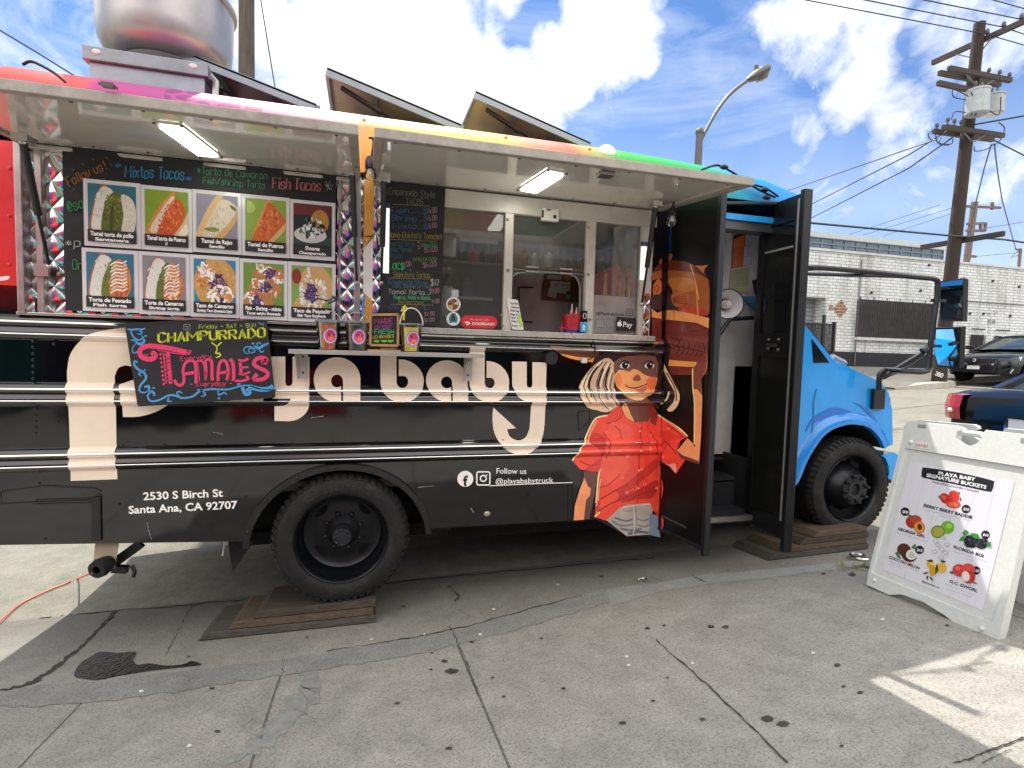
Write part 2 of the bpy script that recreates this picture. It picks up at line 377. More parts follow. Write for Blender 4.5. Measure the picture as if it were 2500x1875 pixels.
XS = [-300, -60, -12, -6, -3, -2, -1, 0, 1, 2, 3, 4, 6, 9, 12, 20, 30, 40, 80, 300]
walk = MB().grid([[(x, Yb(x)+t if t > -20 else t, gz(x, Yb(x)+t if t > -20 else t)) for x in XS] for t in (-300, -60, -30, -9, -5)] +
                 [[(x, y, gz(x, y)) for x in XS] for y in (-3, -2, -1)] + [[(x, Yb(x)-1e-4, gz(x, Yb(x)-1e-4)) for x in XS]])
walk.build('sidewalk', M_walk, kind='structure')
street = MB().grid([[(x, Yb(x)+t, gz(x, Yb(x)+t)) for x in XS] for t in (0, 2, 5, 9, 16, 40, 100, 400)])
street.build('street', M_street, kind='structure')
MB().grid([[(x, Yb(x), gz(x, Yb(x)-1e-4)) for x in XS], [(x, Yb(x), gz(x, Yb(x)+1e-3)) for x in XS]]).build('gutter_edge', mat('gutter_dark', '3a3733', .9, bump=.5), kind='structure')
# far kerb and pavement
ke = [(14.6, 8.6), (15.2, 8.15), (16.4, 8.25), (17.2, 9.15), (40, 9.5), (60, 9.5)]
fw = MB()
for (x0, y0), (x1, y1) in zip(ke, ke[1:]):
    za, zb = gz(x0, 9)+.16, gz(x1, 9)+.16
    if x0 < 15: za -= .12
    fw.poly([(x0, y0, za), (x1, y1, zb), (x1, 11.2, zb+.02), (x0, 11.2, za+.02)]); fw.poly([(x0, y0-.04, za-.22), (x1, y1-.04, zb-.22), (x1, y1, zb), (x0, y0, za)])
fw.build('far_sidewalk', mat('kerb_concrete', 'a8a296', .85, bump=.4, dirt='6a655c'), kind='structure')

# surface marks that have a shape of their own
def ground_strip(name, pts, m, dz=.003, n=5, jag=3, wid=1):
    rnd = random.Random(name); mb = MB(); q = sm(pts, n, False)
    q = [(a+rnd.uniform(-jag, jag), b+rnd.uniform(-jag, jag)*.6, c*wid*rnd.uniform(.4, 1.5)) for a, b, c in q]
    for r in ribbon([(a, b) for a, b, c in q], [c for a, b, c in q]): mb.poly([gp(*p, dz) for p in r])
    return mb
mcr = mat('crack_dark', '35322d', .95, var=.4, vs=40)
mb = MB()
for pts in ([(860,600,0)],):
    pass
for k, pts in enumerate([[(285,1490,8),(262,1512,11),(230,1545,9),(200,1575,8),(140,1625,14),(70,1668,14),(0,1685,7)],
          [(1600,1560,4),(1690,1640,5),(1790,1730,6),(1925,1862,7)],
          
          [(2500,1800,8),(2440,1822,10),(2400,1838,6),(2370,1850,8),(2330,1862,4)], [(2470,1828,3),(2420,1850,5),(2400,1862,4)],
          [(1102,1535,3),(1140,1620,4),(1170,1700,3)],
          [(11,1513,3),(150,1502,5),(250,1493,4),(482,1474,4),(700,1453,3),(941,1424,4),(1200,1398,4),(1596,1361,4)],
          [(470,1476,3),(440,1530,3),(405,1600,3)], [(800,1588,2),(950,1565,3),(1095,1538,3),(1200,1512,3),(1330,1476,3),(1420,1452,2)],
          [(690,1600,2),(690,1645,3)], [(1105,1440,3),(1120,1455,6),(1108,1468,4)], [(1690,1405,3),(1722,1421,3)]]):
    mb.v, mb.f, mb.mi = (lambda a, b: (a.v+b.v, a.f+[[i+len(a.v) for i in f] for f in b.f], a.mi+b.mi))(mb, ground_strip('k%d' % k, pts, mcr, .0045, 9, 3, .55))
mb.build('pavement_cracks', mcr, kind='structure')
mpatch = ground_mat('asphalt_seam', '72726f', '92918d', .85, (), .5, .6, '3a3c3e', .3)
up = sm([(0,1684),(200,1664),(400,1642),(640,1615),(800,1590),(950,1567),(1100,1540),(1210,1512),(1330,1478),(1430,1448),(1480,1437)], 9, False)
dn = sm([(0,1726),(200,1715),(400,1692),(640,1656),(850,1624),(980,1604),(1100,1578),(1230,1545),(1360,1508),(1450,1480),(1490,1470)], 9, False)
rnd = random.Random(3)
MB().grid([[gp(a, b+rnd.uniform(-3, 3), .003) for a, b in up], [gp(a, b+rnd.uniform(-4, 4), .003) for a, b in dn]]).build('asphalt_seam', mpatch, kind='structure')
up = [(1480,1437),(1600,1424),(1720,1402),(1850,1392),(1980,1380),(2110,1366)]; dn = [(1492,1480),(1600,1446),(1730,1424),(1860,1412),(1990,1396),(2110,1380)]
MB().grid([[gp(a, b, .002) for a, b in up], [gp(a, b, .002) for a, b in dn]]).build('seam_patch', ground_mat('pale_seam', '7d7e7c', '999a96', .85, (), .4, .5, '55585a', .3), kind='structure')
mst = mat('old_stain', '7f807c', .85, var=.2, vs=30, bump=.4)
mb = MB()
for pts in ([(745,1640,30),(760,1680,46),(735,1710,50),(690,1760,34),(640,1810,40),(590,1840,26),(545,1866,20)], [(612,1740,14),(602,1775,16),(640,1800,20)]):
    q = ground_strip('s%d' % len(pts), pts, mst, .0022, 5, 6); mb.v, mb.f, mb.mi = (mb.v+q.v, mb.f+[[i+len(mb.v) for i in f] for f in q.f], mb.mi+q.mi)
mb.build('pavement_stain', mst, kind='structure')
T2 = Z(0, 1250, .3766)
tar = sm(T2([(480,1060),(520,980),(600,930),(650,905),(760,912),(880,905),(860,950),(890,990),(960,980),(1080,995),(1190,985),(1240,965),(1305,988),(1190,1002),(1020,1020),(880,1040),(760,1060),(640,1085),(560,1080)]), 3)
MB().poly([gp(u, v, .006) for u, v in tar]).build('tar_patch', mat('wet_tar', '0b0b0c', .22, spec=.6, bump=1.0, bs=45), kind='structure')
gm = MB(); rnd = random.Random(11); mg = mat('gum_black', '3c3a36', .8, var=.3)
sp = [(1152,1567),(1055,1593),(1085,1613),(1052,1634),(1103,1638),(1202,1654),(1322,1558),(970,1716),(1580,1533),(1594,1710),(2045,1623),(2060,1675),(1874,1754),(1912,1766),(1622,1526),(1735,1529),(1772,1530),(1630,1654),(1096,1826),(1098,1432),(1468,1407),(2312,1526),(2010,1400),(2080,1402),(518,1680),(530,1785),(460,1602),(1376,1680),(1520,1764),(1230,1700),(2055,1820),(2100,1690),(1715,1755),(750,1555),(985,1480)]
for u, v in sp:
    s = rnd.uniform(3.5, 9) if (u, v) not in ((1874,1754),(1912,1766),(1103,1638)) else 15
    gm.poly([gp(u+s*cos(a)*(.75+rnd.random()*.5), v+s*.42*sin(a)*(.75+rnd.random()*.5), .0045) for a in [2*pi*i/11 for i in range(11)]])
for _ in range(45):
    u, v = rnd.uniform(0, 2500), rnd.uniform(1500, 1870); s = rnd.uniform(1, 2.2)
    gm.poly([gp(u+s*cos(a), v+s*.5*sin(a), .0045) for a in [2*pi*i/6 for i in range(6)]])
gm.build('gum_spots', mg, kind='structure')

# ---- litter and cable
for nme, lab, cat, pos, m in [('metal_ring', 'shiny metal ring lying on the pavement beside the front wooden ramp', 'ring', (2098,1363), 'd0d0cc'),
                              ('crumpled_foil', 'small crumpled silver foil wrapper on pavement below open truck door', 'litter', (1567,1419), 'c8ccc8')]:
    p = gp(*pos); mb = MB()
    if 'ring' in nme: mb.tube([p+V((.055*cos(a), .055*sin(a)*1.0, .012)) for a in [2*pi*i/22 for i in range(20)]], .011, 8)
    else:
        mb.ball(p+V((0,0,.014)), .02, 5, sc=(1.6, .9, .7))
        mb.v = [x+V((random.uniform(-.008,.008), random.uniform(-.008,.008), random.uniform(-.006,.006))) for x in mb.v]
    tag(mb.build(nme, mat('bright_metal', m, .25, 1), smooth='ring' in nme), lab, cat)
p = gp(2090, 1385); mb = MB()
for i in range(26):
    a = random.uniform(0, 6.28); b = p+V((random.uniform(-.1,.1), random.uniform(-.05,.05), .002)); mb.poly([b, b+V((.05*cos(a), .05*sin(a), .02)), b+V((.04*cos(a+.5), .04*sin(a+.5), .012))])
mb.build('weed_tuft', mat('weed', '76763a', .8), label='small dry green weed tuft in the pavement seam by the A-frame sign', cat='weed')
wl = [(1036,1549),(1205,1488),(907,1561),(1172,1549),(1110,1396),(1362,1428),(1985,1595),(1690,1620),(2155,1513),(345,1688),(462,1822),(1530,1604),(1535,1625)]
mb = MB()
for u, v in wl:
    p = gp(u, v, .004); s = random.uniform(.006, .014); a = random.random()*3
    mb.hexa([p+V((s*cos(a+k*1.57), s*.6*sin(a+k*1.57), 0)) for k in range(4)], [p+V((s*.7*cos(a+k*1.57), s*.5*sin(a+k*1.57), .006)) for k in range(4)])
mb.build('litter_specks', mat('paper_white', 'd8d4c8', .8), kind='stuff', label='tiny pale litter specks scattered on the pavement', cat='litter')

# ---------------------------------------------------------------- white brick building across the street
Z5 = Z(1900, 500, .3014)
def z5(x, y, Y): return at(1900+x*.3014, 500+y*.3014, Y)
def brick_mat(name, c1, c2, mortar, sc=5.0, bw=.5, rh=.25, bump=.6):
    m = bpy.data.materials.new(name); m.use_nodes = True; nt = m.node_tree; b = nt.nodes['Principled BSDF']
    g = nd(nt, 'ShaderNodeNewGeometry'); s = nd(nt, 'ShaderNodeSeparateXYZ'); nt.links.new(g.outputs[0], s.inputs[0])
    c = nd(nt, 'ShaderNodeCombineXYZ'); nt.links.new(mth(nt, 'ADD', s.outputs[0], s.outputs[1]), c.inputs[0]); nt.links.new(s.outputs[2], c.inputs[1])
    bt = nd(nt, 'ShaderNodeTexBrick', ins={'Scale': sc, 'Mortar Size': .03, 'Brick Width': bw, 'Row Height': rh, 'Bias': -.2}); nt.links.new(c.outputs[0], bt.inputs[0])
    for i, x in zip((1, 2, 3), (c1, c2, mortar)): bt.inputs[i].default_value = (*lin(x), 1)
    n = nd(nt, 'ShaderNodeTexNoise', ins={'Scale': 1.2, 'Detail': 9, 'Roughness': .7}); nt.links.new(g.outputs[0], n.inputs[0])
    col = mix(nt, 1, bt.outputs[0], ramp(nt, n.outputs[0], [(.3, (.78, .77, .75)), (.55, (1, 1, 1))]), 'MULTIPLY')
    mp = nd(nt, 'ShaderNodeMapping'); mp.inputs[3].default_value = (2.2, 2.2, .22); nt.links.new(g.outputs[0], mp.inputs[0])
    n2 = nd(nt, 'ShaderNodeTexNoise', ins={'Scale': 1.6, 'Detail': 7, 'Roughness': .7}); nt.links.new(mp.outputs[0], n2.inputs[0])
    col = mix(nt, 1, col, ramp(nt, n2.outputs[0], [(.36, (.7, .69, .67)), (.5, (1, 1, 1))]), 'MULTIPLY')
    nt.links.new(col, b.inputs['Base Color']); b.inputs['Roughness'].default_value = .75
    bp = nd(nt, 'ShaderNodeBump', ins={'Strength': bump, 'Distance': .02}); nt.links.new(mth(nt, 'SUBTRACT', 1, bt.outputs[1]), bp.inputs['Height']); nt.links.new(bp.outputs[0], b.inputs['Normal'])
    return m
YB = 11.0
M_wb = brick_mat('white_brick', 'e2e2df', 'd2d3d1', 'a4a5a4', 2.5, .75, .25)
bld = thing('brick_building', 'long white painted brick building with black base band across the street', 'building', (18, 11, 1))
x0, x1, zt = -26, 36, z5(220, 360, YB).z
rd = [z5(180, 750, YB), z5(388, 755, YB), z5(380, 1190, YB), z5(160, 1190, YB)]
dx0, dx1, dzt = rd[0].x-1.5, rd[1].x, rd[1].z
mb = MB(); zb = 2.06
mb.box((x0, YB, zb), (dx0, 22, zt)).box((dx0, YB, dzt), (dx1, 22, zt)).box((dx1, YB, zb), (x1, 22, zt)).box((dx0, YB+.5, .2), (dx1, YB+.6, dzt))
mb.build('wall', M_wb, bld)
MB().box((x0, YB-.05, zt), (x1, YB+.3, zt+.07)).build('parapet_cap', mat('cap_white', 'c8c8c4', .7, dirt='8a8680'), bld)
z1 = z5(620, 1310, YB).z
MB().box((dx1, YB-.02, z1), (x1, YB+.4, zb)).box((x0, YB-.02, z1-.6), (dx0, YB+.4, zb)).build('base_band', mat('black_band', '1b1c20', .6, dirt='3a3a3c'), bld)
MB().box((dx1, YB-.06, .2), (x1, YB+.4, z1)).box((x0, YB-.06, -1), (dx0, YB+.4, z1-.6)).build('footing', mat('footing_grey', '8f8f8c', .8, dirt='6a6864'), bld)
sh = MB()
for i in range(24):
    za = .4+i*(dzt-.4)/24; sh.box((dx0+.02, YB+.42, za), (dx1-.02, YB+.46+.0, za+(dzt-.4)/24-.015))
sh.build('roller_shutter', mat('shutter_grey', '8d9092', .45, .3), bld)
a, b, c, d = z5(640, 775, YB), z5(1262, 806, YB), z5(1232, 1088, YB), z5(624, 1066, YB)
wx0, wx1, wz0, wz1 = a.x, b.x, (c.z+d.z)/2, (a.z+b.z)/2
wf = MB().box((wx0, YB-.01, wz0), (wx1, YB+.0, wz1)).build('window', mat('window_dark', '4a4646', .25, var=.5, vs=2.5, dirt='8a8078', damt=.7), bld)
br = MB()
n = 42
for i in range(n+1):
    x = wx0+(wx1-wx0)*i/n; br.box((x-.012, YB-.13, wz0-.02), (x+.012, YB-.11, wz1+.02+(.08 if i % 7 == 0 else 0)))
for i in range(6):
    z = wz0+(wz1-wz0)*i/5; br.box((wx0-.03, YB-.108, z-.015), (wx1+.03, YB-.09, z+.015))
br.build('window_bars', mat('bar_rust', '3a3432', .7), wf)
MB().box((wx0-.05, YB-.16, wz0-.12), (wx1+.05, YB-.002, wz0-.04)).build('window_sill', mat('cap_white'), wf)
for (xa, xb, yt) in ((1555, 1660, 1050), (1748, 1862, 1060)):
    p, q = z5(xa, yt, YB), z5(xb, yt+8, YB); o = MB().box((p.x, YB-.035, 1.2), (q.x, YB-.025, p.z)).build('door', mat('door_dark', '2b2727', .6, bump=.3), bld)
    gb = MB()
    for i in range(6): gb.box((p.x+(q.x-p.x)*i/5-.012, YB-.08, 1.25), (p.x+(q.x-p.x)*i/5+.012, YB-.06, p.z-.02))
    for i in range(3): gb.box((p.x, YB-.058, 1.3+i*.85), (q.x, YB-.045, 1.34+i*.85))
    gb.build('door_grille', mat('bar_rust'), o)
p = z5(1790, 1083, YB); MB().box((p.x-.12, YB-.1, p.z-.1), (p.x+.12, YB-.085, p.z+.1)).build('notice', mat('paper_white'), bld)
dm = [z5(*c, YB) for c in ((508, 768), (562, 845), (497, 920), (442, 840))]
M_rb = brick_mat('red_brick', '9a6a50', '84543c', 'b0a294', 2.5, .75, .25)
MB().prism([(p.x, YB-.012, p.z) for p in dm], (0, .011, 0)).build('diamond_panel', M_rb, bld)
p = [z5(*c, YB) for c in ((412, 812), (442, 812), (438, 858), (408, 858))]; MB().prism([(q.x, YB-.012, q.z) for q in p], (0, .011, 0)).build('brick_patch', M_rb, bld)
p, q = z5(668, 450, YB), z5(610, 1300, YB); MB().tube([(p.x, YB-.04, p.z), (p.x-.02, YB-.04, q.z)], .02, 6).build('downpipe', mat('pipe_grey', '6a6a6a', .5), bld)
p, q = z5(1520, 780, YB), z5(1990, 805, YB); MB().tube([(p.x, YB-.03, p.z), (q.x, YB-.03, p.z)], .018, 6).build('conduit', mat('pipe_grey'), bld)
gr = MB(); fn = lambda u, v: at(u, v, YB)-V((0, .012, 0))
zz = lambda x, y: (1900+x*.3014, 500+y*.3014)
hand(gr, '14 31', zz(1685, 895), zz(1770, 890), 8, fn, None, .1); hand(gr, '3598', zz(1688, 962), zz(1755, 964), 9, fn, None, .1)
gr.build('painted_numbers', mat('paint_black', '2a2a2c', .7), bld)
for x, y in ((750,712),(1217,490),(1734,617),(1945,664),(1513,874),(1548,880),(1658,882),(1872,900),(1148,695)):
    p = z5(x, y, YB); MB().ball((p.x, YB-.03, p.z), .045, 5).build('anchor_plate', mat('bar_rust'), bld)
gt = thing('metal_gate', 'dark metal bar gate standing in front of the roller shutter', 'gate', (z5(300, 1180, YB-.9)))
p, q = z5(215, 958, YB-.9), z5(450, 965, YB-.9); gb = MB()
for i in range(22): x = p.x+(q.x-p.x)*i/21; gb.box((x-.012, YB-.91, .9), (x+.012, YB-.89, p.z))
for z in (p.z-.02, 1.15): gb.box((p.x-.02, YB-.925, z), (q.x+.02, YB-.875, z+.04))
gb.build('bars', mat('bar_dark', '232326', .6), gt); MB().box((q.x-.02, YB-.95, .8), (q.x+.05, YB-.85, p.z+.08)).build('post', mat('bar_dark'), gt)
MB().box((q.x-.42, YB-.93, 1.0), (q.x-.34, YB-.87, p.z+.28)).build('post', mat('bar_dark'), gt)

# clerestory hall behind
YC = 17.0
ch = thing('warehouse', 'grey warehouse with a long strip of clerestory windows behind the brick building', 'building', (20, 19, 1))
a, b = z5(225, 205, YC), z5(1365, 362, YC); c, d = z5(225, 250, YC), z5(1362, 448, YC)
xe = b.x; zr = a.z; zw1 = c.z; zw0 = d.z
MB().box((10, YC, zw1), (xe, YC+14, zr)).build('roof_fascia', mat('fascia_grey', '9fa3a3', .6, dirt='85888a'), ch)
MB().box((10, YC+.1, .6), (xe-.05, YC+13.9, zw0)).build('wall', mat('wall_grey', 'a5a6a4', .7), ch)
w = MB().box((10, YC+.14, zw0), (xe-.05, YC+.2, zw1)).build('window', mat('clerestory_glass', '4d5b66', .12, spec=.6, var=.35, vs=1.5), ch)
fr = MB(); n = 26
for i in range(n+1): x = 10+(xe-10.05)*i/n; fr.box((x-.03, YC+.1, zw0), (x+.03, YC+.139, zw1))
for i in range(3): z = zw0+(zw1-zw0)*i/2; fr.box((10, YC+.08, z-.03), (xe-.05, YC+.0999, z+.03))
fr.build('glazing_bars', mat('bar_grey', '5d666c', .5), w)

# ---------------------------------------------------------------- poles and wires
M_pole = mat('pole_wood', '35271f', .85, var=.3, vs=5, stretch=(9, 9, .8), bump=.8, bs=14)
M_arm = mat('crossarm_wood', '3f332d', .8, var=.3, vs=6, bump=.4); M_wire = mat('wire_black', '191b20', .5); M_ins = mat('insulator', '4a4a4e', .3)
def z4(x, y, Y): return at(1850+x*.2953, y*.2953, Y)
def z4X(x, y, X): return atX(1850+x*.2953, y*.2953, X)
PY = 8.57
up = thing('utility_pole', 'tall brown wooden utility pole with crossarms and two grey transformers', 'utility pole', (16.2, PY, 1.1))
pt = at(2392, 57, PY); pb = V((16.2, PY, gz(16.2, 9)+.1))
MB().tube([pb, pb.lerp(pt, .5), pt], [.185, .165, .14], 14).build('pole', M_pole, up, smooth=True)
px = lambda z: pb.lerp(pt, (z-pb.z)/(pt.z-pb.z))
def arm(p, q, s=.1): return MB().bar(p, q, s, s*1.25).build('crossarm', M_arm, up)
A = z4X(1445, 520, 16.85); B = z4X(2330, 118, 16.85); arm(A, B, .11)
MB().tube([A.lerp(B, .22), px(z4(1780, 480, PY).z)], .02, 5).tube([A.lerp(B, .62), px(z4(1790, 475, PY).z)], .02, 5).build('brace', mat('pipe_grey'), up)
ins = []
for (x, y) in ((1897, 285), (2033, 225), (2180, 160)):
    p = z4X(x, y, 16.85); ins.append(p); MB().lathe([(.03, -.1), (.03, 0), (.06, .03), (.05, .12), (.02, .16)], p, n=8, cap=True).build('insulator', M_ins, up)
for (a_, b_, Y) in (((1580,565),(2090,665),PY-.24), ((1500,602),(2000,702),PY+.24), ((1490,686),(1760,745),PY-.24), ((1550,1050),(2030,1122),PY-.24), ((1455,1085),(1945,1155),PY+.24)):
    arm(z4(*a_, Y), z4(*b_, Y), .1)
arm(atX(1900+1160*.3014, 500+345*.3014, 16.62), atX(1900+1828*.3014, 500+233*.3014, 16.62), .11)
for (a_, b_) in (((1730,620),(1815,720)), ((1950,665),(1850,720)), ((1710,1100),(1770,1170)), ((1880,1115),(1790,1170))):
    MB().tube([z4(*a_, PY-.26), z4(*b_, PY-.2)], .02, 5).build('brace', mat('pipe_grey'), up)
for (x, y, Y) in ((1912,600,PY-.24),(2000,615,PY-.24),(2080,635,PY-.24),(1570,1010,PY-.24),(1625,1020,PY-.24),(1680,1028,PY-.24),(1480,1055,PY+.24),(1530,1065,PY+.24),(1580,1075,PY+.24)):
    MB().lathe([(.02, -.1), (.02, 0), (.05, .03), (.045, .1), (.02, .13)], z4(x, y, Y), n=8, cap=True).build('insulator', M_ins, up)
for (x, y0, y1, Y) in ((1815, 745, 950, PY-.45), (1945, 785, 950, PY+.42)):
    a, b = z4(x+8, y0, Y), z4(x-10, y1, Y); b.x = a.x; r = .27
    tr = MB().lathe([(.02, a.z+.04), (r*.8, a.z+.03), (r+.015, a.z), (r+.015, a.z-.05), (r, a.z-.05), (r, b.z+.03), (r*.9, b.z), (.02, b.z)], (a.x, a.y, 0), n=22).build('transformer', mat('transformer_grey', 'a9adad', .45, dirt='83857f', damt=.4), up, smooth=True)
    for k in (-.12, .12): MB().lathe([(.03, 0), (.05, .05), (.03, .08), (.05, .12), (.03, .2)], (a.x+k, a.y, a.z+.02), n=8, cap=True).build('bushing', M_ins, tr)
def catenary(p, q, sag, n=12): return [p.lerp(q, i/n)-V((0, 0, sag*4*(i/n)*(1-i/n))) for i in range(n+1)]
jw = thing('x','x','x') if False else None
for pts in ([(1740,795),(1620,740),(1620,800),(1720,825)], [(1480,1055),(1410,1110),(1440,1170)], [(1720,930),(1630,925),(1600,990)], [(1990,1010),(2040,1060),(2010,1150),(1960,1200)], [(1470,1110),(1490,1180),(1600,1190),(1610,1150)],
            [(1520,1120),(1500,1190),(1580,1200)], [(1790,1210),(1800,1250),(1900,1230),(1950,1190)], [(1760,760),(1800,850),(1760,960)], [(1840,740),(1870,850),(1790,960)], [(1860,870),(1990,950),(2010,800)]):
    MB().tube([z4(*p, PY-.5) for p in sm(pts, 5, False)], .014, 5).build('jumper_wire', M_wire, up)
mk = MB(); hand(mk, '380', (2283, 915), (2300, 922), 9, lambda u, v: at(u, v, PY-.24), None, .22); mk.build('pole_markings', mat('paint_white', 'd8d8d4', .7), up)
def wire(pts, r=.016, sag=.0):
    mb = MB()
    for a, b in zip(pts, pts[1:]): mb.tube(catenary(a, b, sag), r, 5)
    return mb
WL = 'power lines strung from the utility pole'
def W_(lab, pts, r=.016, sag=0.): wire(pts, r, sag).build('power_line', M_wire, label=lab, cat='wire', group=WL)
W_('upper power line nearest the pole top running out of the photo top', [z4(250, -28, 8.9), ins[0], z4(2500, 460, 8.9)], .015)
W_('second upper power line crossing the pole top crossarm', [z4(760, -25, 8.3), ins[1], z4(2500, 385, 8.3)], .015)
W_('third upper power line ending at the crossarm tip', [z4(1240, -27, 7.6), ins[2], z4(2500, 215, 7.6)], .015)
W_('topmost right power line at the photo corner', [z4(1850, -28, 7.2), z4(2500, 155, 7.2)], .014)
W_('cable with splices sloping left from the lower crossarm', [z4(1480, 1150, PY+.2), z4(1250, 1230, 9.6), z4(1080, 1290, 11), z4(300, 1560, 20), z4(-100, 1660, 26)], .02)
W_('upper of two thick cables descending left behind the truck door', [z4(1570, 1080, PY), z4(1250, 1280, 10), z4(490, 1665, 17), z4(100, 1860, 22)], .022)
W_('lower of two thick cables descending left behind the truck door', [z4(1620, 1130, PY), z4(1250, 1390, 10), z4(720, 1662, 15), z4(250, 1900, 21)], .022)
W_('thick cable running right from below the transformers', [z4(1790, 1030, PY-.2), z4(2201, 958, 8), z4(2600, 880, 7.6)], .025)
W_('cable sloping down right from the lower crossarm', [z4(1955, 1160, PY), z4(2201, 1285, PY), z4(2600, 1500, PY)], .02)
W_('left leg of the forked service drop below the crossarm', [z4(1930, 1195, PY), z4(1870, 1400, 9.2), z4(1805, 1665, 10.2), z4(1740, 1990, 11.5)], .018)
W_('right leg of the forked service drop ending at roof mast', [z4(1955, 1190, PY), z4(1985, 1440, 9.5), z4(2022, 1665, 10.5), z5(1925, 362, 12.5)], .018)
W_('black telephone cable crossing low behind the pole', [z5(-120, 118, 8.1), z5(235, 145, 8.2), z5(1390, 250, PY-.2), z5(1830, 282, 8.4), z5(2300, 350, 8.2)], .028)
for i, (a_, b_) in enumerate((((1310, 0), (560, 245)), ((1410, 25), (690, 245)), ((1440, 60), (860, 250)))):
    W_(['highest', 'middle', 'lowest'][i]+' of three faint far wires above the clerestory roof', [z5(*a_, 30), z5(*b_, 42)], .02)
W_('thin far wire right of the distant pole', [z5(1680, 190, 24), z5(2100, 120, 24)], .018); W_('thin low far wire right of the distant pole', [z5(1590, 420, 24), z5(2100, 372, 24)], .014)
wire([at(-500, -240, 9), at(0, 74, 9), at(90, 128, 9), at(430, 340, 9)], .014).build('power_line', M_wire, label='single thin wire above the red rear roof corner', cat='wire')
wire([at(606, -190, 8.7), at(643, 40, 9), at(700, 390, 9.4)], .012).build('guy_wire', M_wire, label='thin guy wire right of the wooden pole behind the roof', cat='wire')
p2 = thing('utility_pole', 'slimmer distant utility pole right behind the large one', 'utility pole', z5(1500, 700, 24))
MB().tube([z5(1505, 640, 24)-V((0,0,4)), z5(1525, 465, 24), z5(1592, -20, 24)], .2, 10).build('pole', mat('pole_far', '6a5a50', .8), p2)
for a_, b_ in (((1525,12),(1800,24)), ((1530,155),(1680,150)), ((1525,208),(1672,212)), ((1515,412),(1600,420)), ((1640,160),(1640,210)), ((1680,150),(1672,212)), ((1735,-20),(1735,40))):
    MB().bar(z5(*a_, 24), z5(*b_, 24), .14, .14).build('crossarm', mat('pole_far'), p2)
ms = thing('roof_mast', 'short service mast with bracket on the brick building roof', 'mast', z5(1945, 515, 12.5))
MB().tube([z5(1945, 540, 12.5), z5(1962, 358, 12.5)], .06, 8).build('post', mat('pole_far'), ms); MB().bar(z5(1925, 362, 12.5), z5(1965, 358, 12.5), .06, .06).tube([z5(1950, 365, 12.5), z5(1880, 432, 12.5), z5(1950, 405, 12.5)], .02, 5).build('bracket', mat('pole_far'), ms)
lp = thing('utility_pole', 'weathered grey wooden pole rising behind the truck roof beside the exhaust fan', 'utility pole', (-2.25, 8.5, 0))
a, b = at(602, 0, 8.5), at(602, 180, 8.5)
MB().tube([(b.x, 8.5, -.1), b, a, a+V((0, 0, 3))], [.17, .145, .14, .13], 12).build('pole', mat('pole_grey', '574d46', .9, var=.45, vs=4, stretch=(10, 10, .7), bump=.8, bs=12), lp, smooth=True)
def z3(x, y, Y): return at(1200+x*.3165, 100+y*.3165, Y)
sl_ = thing('street_lamp', 'grey street lamp with curved arm behind the truck roof', 'street lamp', (7.5, 8, .4))
M_gal = mat('galvanised', '5c5a57', .5, .2)
b, t = z3(1594, 930, 8), z3(1604, 720, 8); MB().tube([(b.x-.05, 8, .4), b, t], [.12, .085, .08], 12).build('pole', M_gal, sl_, smooth=True)
MB().ball(t+V((0,0,.05)), .1, 6).build('pole_cap', M_gal, sl_, smooth=True)
MB().tube([z3(x, y, 8) for x, y in sm([(1604,790),(1655,690),(1745,530),(1850,400),(1985,296)], 5, False)], .04, 8).build('arm', M_gal, sl_, smooth=True)
a, b = z3(1965, 303, 8), z3(2128, 218, 8); d = (b-a); rows = []
for t, w in ((0, .05), (.1, .1), (.35, .19), (.65, .24), (.88, .2), (.97, .1), (1, .03)):
    c = a+d*t; rows.append([c+V((0, w*1.0*cos(q), .0))+V((-.35, 0, .94))*(w*.55*sin(q)) for q in [2*pi*i/14 for i in range(14)]])
MB().grid(rows, closed=True).build('lamp_head', M_gal, sl_, smooth=True)
c = a+d*.66+V((.03, 0, -.07)); MB().lathe([(.02, -.1), (.12, -.09), (.17, -.02), (.18, .04)], c, (-.35, 0, .94), 14).build('lamp_lens', mat('lens_brown', '6f6656', .15), sl_, smooth=True)
MB().tube([a+d*.45+V((0,0,.1)), a+d*.45+V((0,0,.22))], .05, 8).build('photocell', M_gal, sl_)

# ================================================================ THE FOOD TRUCK
def wavy(m, s=2.2, st=.12, sc2=(1,1,1)):
    nt = m.node_tree; b = nt.nodes['Principled BSDF']; g = nd(nt, 'ShaderNodeNewGeometry')
    n = nd(nt, 'ShaderNodeTexNoise', ins={'Scale': s, 'Detail': 2}); nt.links.new(g.outputs[0], n.inputs[0])
    bp = nd(nt, 'ShaderNodeBump', ins={'Strength': st, 'Distance': .05}); nt.links.new(n.outputs[0], bp.inputs['Height']); nt.links.new(bp.outputs[0], b.inputs['Normal']); return m
M_black = wavy(mat('black_gloss', '060607', .07, spec=.5, var=.3, coat=.5), 2.2, .12)
M_blackm = mat('black_frame', '131316', .35); M_rub = mat('rubber', '0c0c0d', .75, var=.3, vs=14, bump=.3, dirt='3a352e', damt=.6, dscale=9)
M_steel = mat('brushed_steel', 'b5b2aa', .3, .85, var=.15, vs=10, dirt='75706a', damt=.4)
M_alu = mat('awning_white', 'dedace', .12, 0, spec=.6, var=.03, vs=2, coat=1.0, dirt='c6c1b2', damt=.3, dscale=1.5)
M_aluedge = mat('awning_edge', '9c968d', .4, .2, var=.15, vs=14, dirt='5f5a52', dscale=12, damt=.5)
M_wht = mat('window_frame_white', 'c6c1b6', .4, .15, var=.1, vs=12, dirt='857e70', damt=.5)
M_peach = vinyl('e9d6c2')
